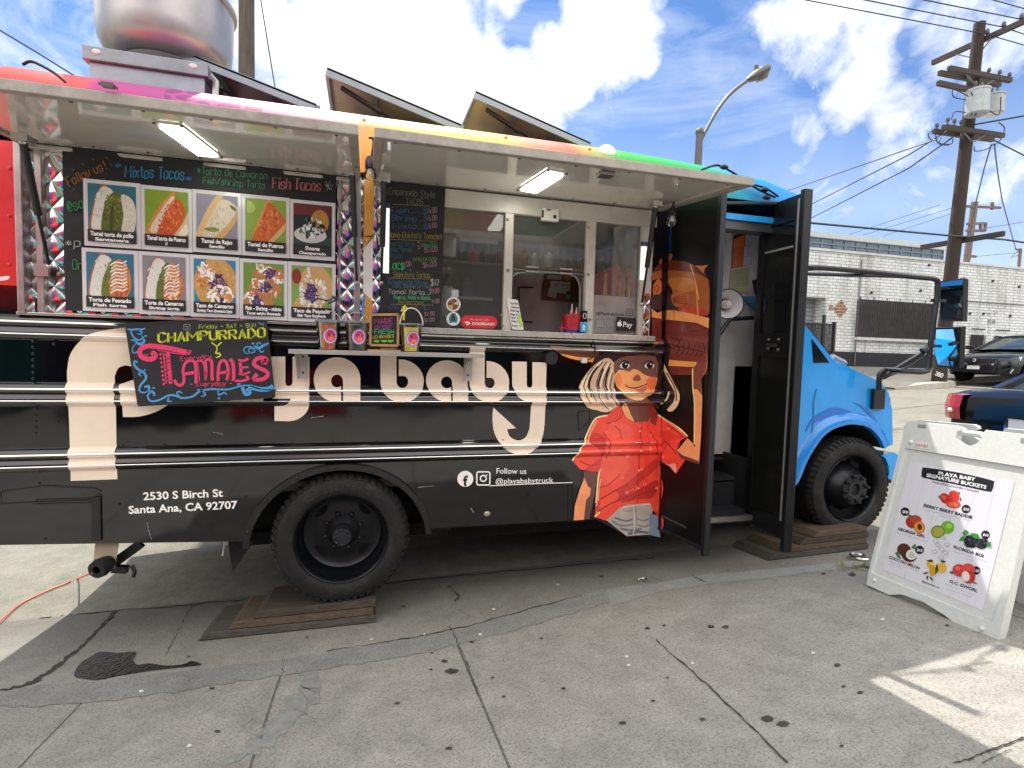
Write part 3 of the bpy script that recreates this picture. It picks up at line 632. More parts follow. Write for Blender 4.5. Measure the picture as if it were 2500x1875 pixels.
def roofmat():
    m = bpy.data.materials.new('rainbow_wrap'); m.use_nodes = True; nt = m.node_tree; b = nt.nodes['Principled BSDF']
    g = nd(nt, 'ShaderNodeNewGeometry'); s = nd(nt, 'ShaderNodeSeparateXYZ'); nt.links.new(g.outputs[0], s.inputs[0])
    n = nd(nt, 'ShaderNodeTexNoise', ins={'Scale': 3, 'Detail': 4}); nt.links.new(g.outputs[0], n.inputs[0])
    x = mth(nt, 'ADD', mth(nt, 'ADD', s.outputs[0], mth(nt, 'MULTIPLY', mth(nt, 'SUBTRACT', n.outputs[0], .5), .35)), mth(nt, 'MULTIPLY', s.outputs[2], .0))
    f = mth(nt, 'DIVIDE', mth(nt, 'ADD', x, 2.1), 5.3)
    st = [(-2.1,'d63a34'),(-1.7,'e0483f'),(-1.42,'e35a50'),(-1.36,'b04080'),(-1.0,'a84584'),(-.72,'c65a9a'),(-.5,'dd8ba4'),(-.2,'e2a09a'),(.02,'dfa050'),(.3,'ecd070'),(.75,'efcf6a'),(1.0,'e2907a'),(1.28,'e0705e'),(1.45,'8fb060'),(1.6,'3fae52'),(2.1,'37a860'),(2.35,'2ba28c'),(2.6,'1f8fd0'),(3.2,'1b86dd')]
    c = ramp(nt, f, [((a+2.1)/5.3, lin(h)) for a, h in st])
    vo = nd(nt, 'ShaderNodeTexVoronoi', ins={'Scale': 9}); vo.feature = 'DISTANCE_TO_EDGE'; nt.links.new(g.outputs[0], vo.inputs[0])
    sp = mth(nt, 'MULTIPLY', mth(nt, 'GREATER_THAN', vo.outputs[0], .1), mth(nt, 'SUBTRACT', 1, mth(nt, 'MULTIPLY', mth(nt, 'ABSOLUTE', mth(nt, 'ADD', x, .78)), 3.6), clamp=True))
    c = mix(nt, mth(nt, 'MULTIPLY', mth(nt, 'GREATER_THAN', sp, .2), .6), c, lin('6a2a5c'))
    nt.links.new(c, b.inputs['Base Color']); b.inputs['Roughness'].default_value = .5; b.inputs['Specular IOR Level'].default_value = .3
    return m
M_roof = roofmat()
def quilt():
    m = mat('quilted_steel', 'd6d3d4', .1, 1, var=.05); nt = m.node_tree; b = nt.nodes['Principled BSDF']
    g = nd(nt, 'ShaderNodeNewGeometry'); s = nd(nt, 'ShaderNodeSeparateXYZ'); nt.links.new(g.outputs[0], s.inputs[0])
    K = pi/.105
    a = mth(nt, 'ABSOLUTE', mth(nt, 'SINE', mth(nt, 'MULTIPLY', mth(nt, 'ADD', s.outputs[0], mth(nt, 'MULTIPLY', s.outputs[2], .8)), K)))
    c = mth(nt, 'ABSOLUTE', mth(nt, 'SINE', mth(nt, 'MULTIPLY', mth(nt, 'SUBTRACT', s.outputs[0], mth(nt, 'MULTIPLY', s.outputs[2], .8)), K)))
    h = mth(nt, 'POWER', mth(nt, 'MULTIPLY', a, c), .5)
    bp = nd(nt, 'ShaderNodeBump', ins={'Strength': .3, 'Distance': .02}); nt.links.new(h, bp.inputs['Height']); nt.links.new(bp.outputs[0], b.inputs['Normal']); return m
M_quilt = quilt()

truck = thing('food_truck', 'black and blue food truck with rainbow roof and raised serving awnings', 'food truck', (.6, 1.0, .2))
XR, XF, YF = -1.93, 1.95, 2.1
RAILS = [1.8239, 1.4895, 1.1551]
RP = [(.062,0),(.054,-.012),(.042,-.024),(.028,-.028),(.014,-.024),(.005,-.011),(-.005,-.011),(-.014,-.02),(-.028,-.025),(-.042,-.021),(-.054,-.01),(-.062,0)]
PROF = sorted([(zc+dz, y) for zc in RAILS for dz, y in RP]+[(0.3, 0), (3.2, 0)])
def rib_y(z):
    for (a, ya), (b, yb) in zip(PROF, PROF[1:]):
        if a <= z <= b: return ya+(yb-ya)*(z-a)/max(b-a, 1e-6)
    return 0
def clip(poly, f):
    """keep the part of a polygon where f(p) >= 0"""
    out = []
    for i, p in enumerate(poly):
        q = poly[(i+1) % len(poly)]; fp, fq = f(p), f(q)
        if fp >= 0: out.append(p)
        if (fp >= 0) != (fq >= 0): t = fp/(fp-fq); out.append(tuple(a+(b-a)*t for a, b in zip(p, q)))
    return out
LV = 0
def drape(mb, loops, off, m):
    """lay a flat shape (photo px loops) on the ribbed side of the truck"""
    L = [[(lambda p: (p.x, p.z))(at(u, v, 0)) for u, v in lp] for lp in loops]
    flat = [p for lp in L for p in lp]
    tri = tessellate_polygon([[V((x, z, 0)) for x, z in lp] for lp in L])
    zs = [z for z, _ in PROF]
    for t in tri:
        T = [flat[i] for i in t]; z0, z1 = min(p[1] for p in T), max(p[1] for p in T)
        cuts = [z0-1]+[z for z in zs if z0 < z < z1]+[z1+1]
        for a, b in zip(cuts, cuts[1:]):
            P = clip(clip(T, lambda p: p[1]-a), lambda p: b-p[1])
            if len(P) > 2: mb.poly([(x, rib_y(min(max(z, z0), z1))-off, z) for x, z in P], m)
# ---- body shell
def xrow(y, z): return [(XR, y, z), (-.7, y, z), (.6, y, z), (XF, y, z)]
MB().grid([xrow(y, z) for z, y in PROF if 1.09 <= z <= 1.895]+[xrow(0, 1.895), xrow(.06, 1.895)]).build('side_panel', M_black, truck, smooth=True, ang=50)
ax, az, ar = -.125, .62, .49
skirt = [(XR, 1.095), (XR, .735)]+[(ax+ar*cos(R_(a)), az+.44*sin(R_(a))) for a in range(174, 2, -8)]
p = [at(1040, 1291), at(1455, 1268), at(1530, 1308), at(1612, 1310)]
skirt += [(p[0].x, p[0].z), (p[1].x, p[1].z), (p[2].x, p[2].z), (XF, p[3].z), (XF, 1.095)]
MB().prism([(x, 0, z) for x, z in skirt], (0, .03, 0)).build('skirt_panel', M_black, truck)
MB().box((XF-.1, .002, 1.895), (XF, .06, 2.86)).build('corner_post', M_black, truck)
sh = MB()
sh.box((XR, .06, .9), (XR+.04, YF, 2.86)).box((XR, YF-.04, .24), (3.05, YF, 2.86)).build('shell_wall', mat('wall_white', 'b9b6b0', .45, dirt='8d877c'), truck)  # far wall reaches low to block light under the truck
MB().box((XR, .06, .93), (XF, YF-.05, .98)).box((XF, .5, .93), (3.0, YF-.05, .98)).build('floor', mat('floor_dark', '2e2c2b', .6), truck)
MB().box((XR-.03, -.0, .72), (XR+.0, YF, 1.1)).build('rear_bumper', M_blackm, truck)
MB().box((-1.9, .5, .75), (-.8, 1.7, .92)).box((.6, .3, .5), (1.9, 1.9, .92)).box((-.78, .42, .6), (.52, .44, 1.1)).box((-.78, .04, 1.085), (.52, .44, 1.1)).box((-.78, .04, .75), (-.76, .44, 1.1)).box((.5, .04, .66), (.52, .44, 1.1)).box((-.78, 1.0, .5), (.52, 1.5, .92)).box((2.86, .55, .4), (4.1, 1.9, 1.2)).box((-1.0, .45, .62), (3.6, .6, .8)).box((-1.0, 1.5, .62), (3.6, 1.65, .8)).box((-.7, .35, .52), (.45, 1.75, .6)).box((-.25, .3, .55), (.0, 1.8, .72)).build('chassis', mat('chassis_black', '0c0c0c', .9), truck)  # underbody boxes, put in to darken the space beneath the truck
M_chr = mat('rail_chrome', 'd8d6d2', .16, 1, var=.05)
for zc in RAILS:
    for dz, y, r in ((.028, -.027, .0065), (-.032, -.0245, .004)): MB().tube([(XR+.05, y, zc+dz), (XF-.03, y, zc+dz)], r, 8).build('rub_rail', M_chr, truck, smooth=True)
# wheel arch trim
tr = [(ax+(ar+.0)*cos(R_(a)), az+.44*sin(R_(a))) for a in range(178, 1, -6)]
mb = MB(); rows = []
for (x, z) in tr:
    d = V((x-ax, 0, z-az)).normalized(); c = V((x, 0, z)); rows.append([c+V((0, -.002, 0)), c+V((0, -.03, 0)), c+d*.034+V((0, -.03, 0)), c+d*.038+V((0, -.001, 0))])
mb.grid(rows)
for i in range(2, len(tr)-1, 4): x, z = tr[i]; d = V((x-ax, 0, z-az)).normalized(); mb.ball(V((x, -.032, z))+d*.018, .009, 5)
mb.build('wheel_arch_trim', mat('arch_black', '17171a', .3, dirt='302c28'), truck)
def rivets(pts, r=.008):
    for u, v in pts: p = at(u, v); MB().ball((p.x, rib_y(p.z)-.001, p.z), r, 4, sc=(1, .6, 1)).build('rivet', M_black, truck, smooth=True)
Z7 = Z(0, 750, .3616)
rivets(Z7([(225,y) for y in range(230, 500, 42)]+[(240,y) for y in range(650, 890, 40)]+[(262,1110),(262,1190),(365,250),(388,772),(630,1300),(305,1565),(805,1328),(1660,1280),(680,1420),(680,1270)]))
rivets([(300+i*103, 1088-i*1.5) for i in range(12)], .007); rivets([(300+i*103, 1135-i*2.6) for i in range(12)], .007); rivets([(640+i*118, 1001) for i in range(7)], .006)
for pts in (Z7([(5,1245),(300,1205),(640,1220),(680,1240),(620,1300),(5,1325)]), Z7([(245,1300),(620,1290),(610,1318),(245,1328)]), Z(1300,800,.3317)([(335,620),(420,612),(420,690),(340,760)]), Z(1300,800,.3317)([(265,1160),(295,1155),(295,1430),(265,1432)])):
    pl = MB()
    for q in ribbon(list(pts)+[pts[0]], 3): pl.poly([at(*c)+V((0, -.004, 0)) for c in q])
    pl.build('panel_seam', M_blackm, truck)
p, q = at(225, 1213), at(249, 1318); MB().box((p.x, -.012, q.z), (q.x, -.001, p.z)).build('edge_strip', M_blackm, truck)
p = at(1344, 874); MB().lathe([(.001, -.028), (.04, -.028), (.045, -.015), (.05, 0)], (p.x, 0, p.z), (0, 1, 0), 20).build('round_cap', mat('cap_black', '101012', .5), truck)
p = at(1188, 1253); MB().ball((p.x, -.012, p.z), .022, 6, sc=(1, .5, .8)).build('fuel_latch', mat('latch_worn', 'aaa493', .4, .5, dirt='3a3632', damt=.8, dscale=60), truck)
# ---- roof, upper band, hatches
RPf = [(0,2.76),(0,2.86),(.01,2.95),(.06,3.06),(.16,3.14),(.3,3.185),(.5,3.225),(.75,3.243),(1.05,3.25),(1.35,3.243),(1.6,3.225),(1.8,3.185),(1.94,3.14),(2.04,3.06),(2.09,2.95),(2.1,2.86),(2.1,2.72)]
KX = [(-1.99,.15),(-1.97,.45),(-1.93,.75),(-1.86,.92),(-1.76,1),(-1.3,1),(-.95,1),(-.36,1),(-.24,1),(.63,1),(.76,1),(1.64,1),(1.9,.97),(2.3,.91),(2.79,.77),(3.08,.6),(3.17,.4),(3.2,.1)]
def rp(x, k, y, z):
    s = 1-(1-k)*.14; return (x, 1.05+(y-1.05)*(s if x > 2.9 or x < -1.9 else 1), 2.86+(z-2.86)*k if z > 2.86 else z)
rf = MB()
HOLE = [(-.95,-.36), (-.24,.63), (.76,1.64)]
for (xa, ka), (xb, kb) in zip(KX, KX[1:]):
    for (ya, za), (yb, zb) in zip(RPf, RPf[1:]):
        if (xa, xb) in HOLE and .7 < ya and yb < 1.7: continue
        rf.poly([rp(xa, ka, ya, za), rp(xb, kb, ya, za), rp(xb, kb, yb, zb), rp(xa, ka, yb, zb)])
rf.poly([rp(*KX[0], y, z) for y, z in RPf]); rf.poly([rp(*KX[-1], y, z) for y, z in RPf][::-1])
roof = rf.build('roof', M_roof, truck, smooth=True, ang=60)
M_lidu = mat('lid_underside', 'a59680', .35, .2, var=.15, vs=4, dirt='7d6b52', damt=.4); M_lidt = mat('lid_top', '8f969c', .4, .5)
HY0, HY1 = .72, 1.66
for i, (xh, xl) in enumerate(((-.34, -1.27), (.65, -.27), (1.66, .75))):
    a = V((xl, HY0, 3.635)); b = V((xh, HY0, 3.385)); n = V((-(b-a).z, 0, (b-a).x)).normalized()
    o_ = V((0, HY1-HY0, 0)); t = n*.012
    cb = MB()
    for k in (0, 1): cb.box((xl+.02, HY0+k*(HY1-HY0-.03), 3.2), (xh, HY0+.03+k*(HY1-HY0-.03), 3.31))
    cb.box((xh-.03, HY0+.03, 3.2), (xh, HY1-.03, 3.37)).box((xl+.02, HY0+.03, 3.2), (xl+.05, HY1-.03, 3.31))
    cb.build('hatch_curb', M_steel, roof)
    lid = MB().hexa([a, b, b+o_, a+o_], [a+t, b+t, b+o_+t, a+o_+t]).build('roof_hatch', M_lidu, roof)
    rim = MB(); dn = n*-.04
    for p, q in ((a, b), (a+o_, b+o_)): rim.hexa([p+dn, q+dn, q+dn+V((0,.02,0)), p+dn+V((0,.02,0))], [p+t*1.3, q+t*1.3, q+t*1.3+V((0,.02,0)), p+t*1.3+V((0,.02,0))])
    for k_ in (.33, .66): c_ = a.lerp(b, k_)+V((0,.03,0)); d_ = (b-a).normalized()*.04; w_ = o_*.94; rim.hexa([c_+dn*.6, c_+dn*.6+d_, c_+dn*.6+w_+d_, c_+dn*.6+w_], [c_-n*.002, c_-n*.002+d_, c_-n*.002+w_+d_, c_-n*.002+w_])
    for p in (a, b): rim.hexa([p+dn+V((0,.02,0)), p+dn+V((.02,.02,0)), p+dn+o_+V((.02,0,0)), p+dn+o_], [p+t*1.2+V((0,.02,0)), p+t*1.2+V((.02,.02,0)), p+t*1.2+o_+V((.02,0,0)), p+t*1.2+o_])
    rim.build('lid_rim', M_lidt, roof)
    p = a.lerp(b, .1)+V((0,.05,-.06)); q = V((xl+.62, HY0+.05, 3.3)); g = MB().tube([p, p.lerp(q, .5)], .018, 8).tube([p.lerp(q, .5), q], .009, 6)
    g.build('gas_strut', M_blackm, roof); p2_ = p+V((0,.82,0)); q2_ = q+V((0,.82,0)); MB().tube([p2_, p2_.lerp(q2_, .5)], .018, 8).tube([p2_.lerp(q2_, .5), q2_], .009, 6).build('gas_strut', M_blackm, roof)
# exhaust fan
M_spun = mat('spun_aluminium', 'aaa8a6', .36, .65, var=.1, vs=5, dirt='8f8278', dscale=3, damt=.5); M_curb = mat('curb_zinc', '9a9fa6', .4, .6, var=.12, vs=8, dirt='7c8086')
fan = MB().box((-1.6, .62, 3.2), (-.985, 1.23, 3.42)).build('exhaust_fan', M_curb, truck, bevel=.004)
cp = MB().box((-1.625, .595, 3.42), (-.96, 1.255, 3.50)); cp.build('curb_cap', mat('cap_zinc', '8a8d92', .4, .6, dirt='6d6a68', damt=.6), fan, bevel=.005)
mb = MB()
for x in (-1.55, -1.04): mb.ball((x, .594, 3.47), .016, 5, sc=(1.5, .4, 1))
mb.build('curb_bolts', mat('sealant', 'c9c9c6', .6), fan)
MB().lathe([(.2,3.49),(.21,3.53),(.235,3.555),(.25,3.57)], (-1.28, .93, 0), n=40).build('collar', M_spun, fan, smooth=True)
MB().lathe([(.18,3.572),(.26,3.575),(.31,3.59),(.35,3.62),(.375,3.67),(.385,3.75),(.39,3.9),(.392,3.985)], (-1.28, .93, 0), n=56).build('bowl', M_spun, fan, smooth=True)
MB().lathe([(.391,3.98),(.41,3.985),(.413,4.0),(.405,4.015),(.38,4.02),(.36,3.95),(.35,3.8),(.02,3.75)], (-1.28, .93, 0), n=56).build('rim', M_spun, fan, smooth=True)
MB().tube([(-1.0, .7, 3.5), (-.93, .66, 3.42), (-.93, .64, 3.27)], .02, 6).build('drain_pipe', M_spun, fan)
# ---- awnings
AW = lambda y: 2.728+.091*y
for nm, xa, xb, lights, lab in (('L', -1.62, -.047, [(1230,965),(1410,985),(1680,1195),(1530,1185)], None), ('R', .036, 1.868, [(225,1140),(345,1162),(550,1030),(430,1007)], None)):
    yo = -.89
    z0, z1 = AW(0), AW(yo)
    slab = MB().hexa([(xa+.004, -.002, z0), (xb-.004, -.002, z0), (xb-.004, yo+.035, z1+.003), (xa+.004, yo+.035, z1+.003)][::-1], [(xa+.004, -.002, z0+.03), (xb-.004, -.002, z0+.03), (xb-.004, yo+.035, z1+.033), (xa+.004, yo+.035, z1+.033)][::-1]).build('awning', M_alu, truck)
    fr = MB().hexa([(xa-.01, yo, z1-.014), (xb+.01, yo, z1-.014), (xb+.01, yo+.034, z1-.014), (xa-.01, yo+.034, z1-.014)], [(xa-.01, yo, z1+.028), (xb+.01, yo, z1+.028), (xb+.01, yo+.034, z1+.028), (xa-.01, yo+.034, z1+.028)])
    for x in (xa-.01, xb-.03): fr.hexa([(x, yo+.034, z1-.012), (x+.04, yo+.034, z1-.012), (x+.04, -.004, z0-.012), (x, -.004, z0-.012)], [(x, yo+.034, z1+.026), (x+.04, yo+.034, z1+.026), (x+.04, -.004, z0+.026), (x, -.004, z0+.026)])
    fr.build('awning_frame', M_aluedge, slab, bevel=.004)
    top = MB().hexa([(xa, yo+.02, z1+.0305), (xb, yo+.02, z1+.0305), (xb, 0, z0+.0305), (xa, 0, z0+.0305)], [(xa, yo+.02, z1+.036), (xb, yo+.02, z1+.036), (xb, 0, z0+.036), (xa, 0, z0+.036)]); top.build('awning_skin', M_roof, slab)
    o_ = (0, .3165) if nm == 'L' else None
    pts = [(x*.3165, y*.3165) if nm == 'L' else (1200+x*.3165, 100+y*.3165) for x, y in lights]
    nrm = (0, -.091, 1); ap = V((0, 0, 2.728-.004))
    q = [onP(u, v, ap, nrm) for u, v in pts]
    if q[0].y > q[2].y: pass
    ctr = sum(q, V())/4; led = MB().hexa([p-V((0,0,.012)) for p in q], q).build('awning_light', mat('led_white', 'f4f2ea', .3, emit=6), slab)
    bz = MB(); w = [ctr+(p-ctr)*1.0+ (p-ctr).normalized()*.035 for p in q]
    bz.hexa([p-V((0,0,.003)) for p in w], [p+V((0,0,.003)) for p in w]); bz.build('light_bezel', M_alu, slab)
    sc_ = MB()
    for k in range(7):
        x = xa+.08+(xb-xa-.16)*k/6
        for y in (-.06, -.8): sc_.ball((x, y, AW(y)-.001), .008, 4, sc=(1, 1, .4))
    for p in w: sc_.ball(p-V((0,0,.004)), .008, 4, sc=(1,1,.5))
    sc_.build('screws', M_blackm, slab)
# awning latch bits
lb = MB()
a = at(268, 213, -.885); lb.box((a.x-.018, -.91, a.z-.008), (a.x+.02, -.89, a.z+.008)).bar(a+V((-.03,-.012,.004)), a+V((.03,-.012,-.004)), .008, .008)
a = at(1488, 420, -.84); lb.box((a.x-.05, -.86, a.z-.02), (a.x+.02, -.8, a.z+.0)); lb.build('awning_latch', mat('latch_metal', '5a564f', .35, .6), truck)
# struts
def strut(p, q, f=.55, r=.016):
    p, q = V(p), V(q); m_ = p.lerp(q, f)
    s = MB().tube([p, m_], r, 10).tube([m_, q], r*.5, 8).build('gas_strut', M_blackm, truck, smooth=True)
    MB().box(tuple(p-V((.03,.03,.0))), tuple(p+V((.03,.03,.03)))).ball(p, .016, 6).ball(q, .014, 6).build('bracket', M_steel, s)
strut(at(56, 348, -.35), at(120, 650, -.02)); strut(at(860, 425, -.3), at(871, 690, -.02)); strut(at(938, 440, -.3), at(931, 690, -.02), .62); strut(at(1600, 505, -.28), at(1567, 742, -.02), .6)
# ---- rear (menu) window
MB().box((-1.64, .03, 1.86), (-.03, .05, 2.74)).build('quilted_panel', M_quilt, truck)
fr = MB()
for u0, u1 in ((44, 60), (84, 100)):
    a, b = at(u0+2, 560), at(u1+4, 560); fr.box((a.x, -.03 if u0 < 60 else .0, 1.895), (b.x, .03, 2.72))
a, b = at(826, 560), at(832, 560); fr.box((a.x, -.0, 1.89), (b.x, .028, 2.71)); a, b = at(866, 560), at(881, 560); fr.box((a.x, -.02, 1.895), (b.x, .03, 2.72))
fr.box((-1.66, -.022, 1.885), (-.03, .03, 1.9)).box((-1.6, -.012, 2.70), (-.03, .028, 2.72))
fr.build('window_frame', M_steel, truck, bevel=.003)
MB().box((-1.645, -.006, 1.9), (-1.635+.6-.6+.045, .0, 1.99)).build('corner_plate', M_quilt, truck)
a = at(105, 655); MB().box((a.x-.03, -.02, a.z-.04), (a.x+.03, 0, a.z+.02)).build('strut_bracket', M_steel, truck)
# post between windows: wrapped in orange and white
ps = MB(); a, b = at(888, 560), at(911, 560)
ps.box((a.x-.03, .005, 1.9), (a.x, .06, 2.72), M_quilt).box((b.x, .005, 1.9), (b.x+.055, .06, 2.72), M_quilt)
mo, mw = vinyl('d79a3a'), vinyl('e6e3dc')
zz_ = [2.72, at(905, 580).z, at(905, 735).z, 1.9]
ps.box((a.x, -.012, zz_[1]), (b.x, .05, 2.86), mo)
ps.box((a.x, -.012, zz_[2]), (b.x, .05, zz_[1]), mw).box((a.x, -.012, 1.9), (b.x, .05, zz_[2]), mo)
s1, s2 = at(892, 595), at(910, 575); ps.prism([(a.x, -.0125, s1.z-.03), (b.x, -.0125, s1.z+.05), (b.x, -.0125, zz_[1]), (a.x, -.0125, zz_[1])], (0, -.001, 0), mo)
ps.prism([(a.x, -.0125, zz_[2]+.05), (b.x, -.0125, zz_[2]-.0), (a.x, -.0125, zz_[2])], (0, -.001, 0), mo)
ps.build('window_post', None, truck)
# red rear flank
a = at(52, 500); ra = MB().box((XR-.01, -.012, at(20, 697).z), (a.x, .05, 2.72)).build('red_flank', wavy(vinyl('d8322f'), 5, .08), truck)
MB().box((XR, .002, 1.895), (a.x, .05, at(20, 697).z)).build('flank_panel', M_black, truck)
bs = MB(); Z5a = Z(0, 300, .3014)
bs.poly([at(u, v, -.0135) for u, v in Z5a(sm([(-60,1260),(0,1248),(60,1240),(78,1250),(60,1270),(0,1280),(-60,1275)], 3))], vinyl('eae6e0')); bs.build('brush_mark', None, ra)
for y in (375, 760, 1150): p = at(*Z5a([(90, y)])[0]); MB().ball((p.x, -.013, p.z), .009, 5).build('rivet', vinyl('d8322f'), ra)
# ---- serving window
sv = MB(); P_ = lambda u, v, y=0.0: at(u, v, y)
zt_ = (P_(1087, 502).z+P_(1432, 541).z)/2; zs_ = P_(1200, 806).z
xs = [(.10, P_(1082, 650).x), (P_(1231, 650).x, P_(1252, 650).x), (P_(1431, 680).x, P_(1452, 680).x), (P_(1563, 680).x, P_(1592, 680).x)]
sv.box((.10, .0, zt_), (1.85, .05, 2.72)); 
for i, (a, b) in enumerate(xs):
    if i: sv.box((a, .002, zs_), (b, .048, zt_))
wfr = sv.build('window_frame', M_wht, truck, bevel=.003)
MB().box((.10, -.045, zs_-.035), (1.85, .12, zs_)).build('counter_sill', mat('sill_alu', 'c9c5bd', .28, .5, var=.08, dirt='8c877d', damt=.3), truck, bevel=.003)
a = P_(1574, 700).x; MB().box((a-.005, -.01, zs_), (a+.035, 0, zs_+.28)).build('quilted_trim', M_quilt, truck)
mb = MB()
for u, v in ((1240, 536), (1240, 660), (1223, 770), (1436, 556), (1436, 670), (1440, 780), (1226, 795), (1096, 655)): p = P_(u, v); mb.ball((p.x, -.002, p.z), .009, 5)
mb.build('screws', mat('screw_brass', '8f8672', .3, .8), wfr)
M_pane = glass('window_glass', (.86,.88,.87), .7, .004, .09)  # pale diffuse veil mixed into the glass to lighten the view inside
Z2 = Z(1200, 450, .2712)
for k, (a, b) in enumerate(((xs[0][1]-.1, xs[1][0]), (xs[2][1], xs[3][0]))):
    MB().poly([(a, .03, zs_), (b, .03, zs_), (b, .03, zt_), (a, .03, zt_)]).build('window_pane', M_pane, wfr)
a, b = xs[1][1], xs[2][0]; ho = [(lambda p: (p.x, p.z))(P_(u, v)) for u, v in Z2([(160,1305),(165,900),(200,830),(270,792),(480,790),(680,800),(770,830),(805,900),(810,1000),(800,1320)])]
lo = [(a, zs_), (a, zt_), (b, zt_), (b, zs_)]
MB().poly([(x, .03, z) for x, z in lo[:3]+[lo[3], (ho[-1][0], zs_)]+ho[::-1][1:-1]+[(ho[0][0], zs_)]]).build('window_pane', M_pane, wfr)
e = MB(); hr = sm(ho, 4, False); e.tube([(x, .028, z) for x, z in hr], .006, 6)
p, q = P_(*Z2([(175, 755)])[0]), P_(*Z2([(840, 800)])[0]); e.bar((a, .026, p.z), (b, .026, p.z-.004), .006, .006)
e.build('pane_edging', mat('edge_grey', '77756f', .4), wfr)
p, q = P_(*Z2([(185, 615)])[0]), P_(*Z2([(845, 672)])[0]); 
for x, y in ((365, 760), (672, 778)):
    p = P_(*Z2([(x, y)])[0]); MB().box((p.x-.04, .0, p.z-.022), (p.x+.045, .024, p.z-.012)).box((p.x-.04, .0, p.z+.006), (p.x+.045, .024, p.z+.016)).build('pane_catch', M_steel, wfr)
bx = [P_(*c) for c in Z2([(443, 222), (593, 232), (593, 338), (443, 332)])]
jb = MB().box((bx[0].x, -.035, bx[3].z), (bx[1].x, -.001, bx[0].z)).build('junction_box', mat('box_white', 'd8d3c6', .4), truck, bevel=.004)
mb = MB()
for x, y, w, h in ((461, 265, .006, .022), (570, 292, .01, .01), (515, 230, .014, .004)): p = P_(*Z2([(x, y)])[0], -.036); mb.box((p.x-w, -.0375, p.z-h), (p.x+w, -.0355, p.z+h))
mb.build('cover_slots', M_blackm, jb)
for (x0, y0, x1, y1) in ((1080+.0, 560, 1088, 700),): pass
for (u, va, vb, lab) in ((1569, 592, 684, 'R'), (943, 498, 668, 'L')):
    p, q = P_(u, va), P_(u-4, vb); MB().box((p.x-.018, -.03, q.z), (p.x+.018, -.012, p.z-.03)).build('tube_light', mat('tube_white', 'e8ece4', .25, emit=.5), truck)
    MB().box((p.x-.019, -.031, p.z-.03), (p.x+.019, -.011, p.z)).build('tube_cap', vinyl('24305c'), truck)
# ---- stickers on the glass
st_ = MB(); Zc = Z(880, 420, .2411); ps_ = lambda u, v: at(u, v, .024)
st2 = lambda u, v: at(u, v, .0228)
st_.poly([ps_(u, v) for u, v in Zc(arc(940, 1340, 74, 74, 0, 350, 30))], paint('e4e2dc')); st_.poly([st2(u, v) for u, v in Zc(arc(940, 1340, 56, 56, 0, 350, 30))], paint('6b4a36'))
s3 = lambda u, v: at(u, v, .0216)
st_.poly([s3(u, v) for u, v in Zc([(940, 1338), (985, 1296), (992, 1340)])+Zc([(992, 1345)])], paint('e0b8a0')); st_.poly([s3(u, v) for u, v in Zc([(936, 1344), (890, 1350), (900, 1380), (935, 1393)])], paint('d8b848')); st_.poly([s3(u, v) for u, v in Zc([(936, 1335), (905, 1300), (930, 1288)])], paint('b08060'))
st_.poly([ps_(u, v) for u, v in Zc(arc(940, 1487, 70, 70, 0, 350, 30))], paint('e4e6e2')); st_.poly([st2(u, v) for u, v in Zc([(920,1430),(960,1430),(985,1480),(975,1530),(940,1520),(905,1530),(895,1480)])], paint('3a7f88')); st_.poly([s3(u, v) for u, v in Zc([(928,1440),(950,1440),(960,1500),(940,1512),(922,1500)])], paint('2a3c48'))
st_.poly([ps_(u, v) for u, v in Zc([(922,1192),(993,1192),(993,1268),(922,1268)])], paint('b9b3ba'))
st_.build('round_sticker', None, wfr)
dd = MB(); dd.poly([ps_(u, v) for u, v in Zc(arc(1085, 1515, 68, 66, 90, 270, 12)+arc(1325, 1522, 62, 64, -90, 90, 12))], paint('d02733'))
sans(dd, 'DOORDASH', *Zc([(1130, 1548), (1355, 1553)]), 6.6, st2, paint('f2ece8'), .02); sans(dd, 'We deliver with', *Zc([(1105, 1503), (1300, 1506)]), 5, st2, paint('eab0b0'), .0)
dd.poly([st2(u, v) for u, v in Zc([(1052,1518),(1095,1514),(1112,1530),(1100,1548),(1075,1550),(1070,1538),(1095,1536),(1098,1528),(1062,1530)])], paint('f2ece8')); dd.build('delivery_sticker', None, wfr)

# ---------------------------------------------------------------- lettering on the side
let = MB(); Zl = Z(650, 700, .339)
def letter(loops, z=Zl): drape(let, [z(l) for l in loops], .0035, M_peach)
letter([[(20,503),(138,503),(138,685)]+arc(164,690,26,24,180,0,8)[1:-1]+[(190,685),(190,503),(312,505),(312,830)]+arc(160,832,152,136,0,90,10)+[(60,966),(60,860)]+arc(100,800,80,58,80,5,6)+[(180,803),(60,803),(20,790)]])
def A_(dx, cx, cy, rx, top, right, hx, hy, hr, sl, sr, bot):
    letter([[(right, bot), (right, cy)]+arc(cx, cy, right-cx, cy-top, 0, -180, 18)[1:]+arc(cx, cy, cx-dx, bot-cy, 180, 95, 9)[1:]+[(sl, bot+2), (sl, hy+hr*.85)]+arc(hx, hy, hr, hr*1.05, 55, 355, 18)+[(sr, bot-4)]])
A_(342, 510, 665, 168, 508, 678, 510, 678, 43, 540, 556, 826)
A_(1150, 1300, 672, 150, 530, 1450, 1298, 688, 40, 1327, 1341, 826)
def B_(x0, xs_, cx, cy, R, top, bot, hx, hy, hr, sx):
    letter([[(x0, 438), (xs_, 438), (xs_, hy)]+arc(hx, hy, hr, hr*1.05, 180, -70-360+360, 16)[1:]+[(sx, hy-hr), (sx, top)]+arc(sx, cy, R-sx, cy-top, -88, 0, 9)+arc(cx, cy, R-cx, bot-cy, 0, 90, 9)[1:]+arc(cx, cy+10, cx-x0, bot-cy-10, 90, 178, 9)[1:]])
B_(822, 938, 978, 678, 1134, 522, 830, 980, 684, 42, 954)
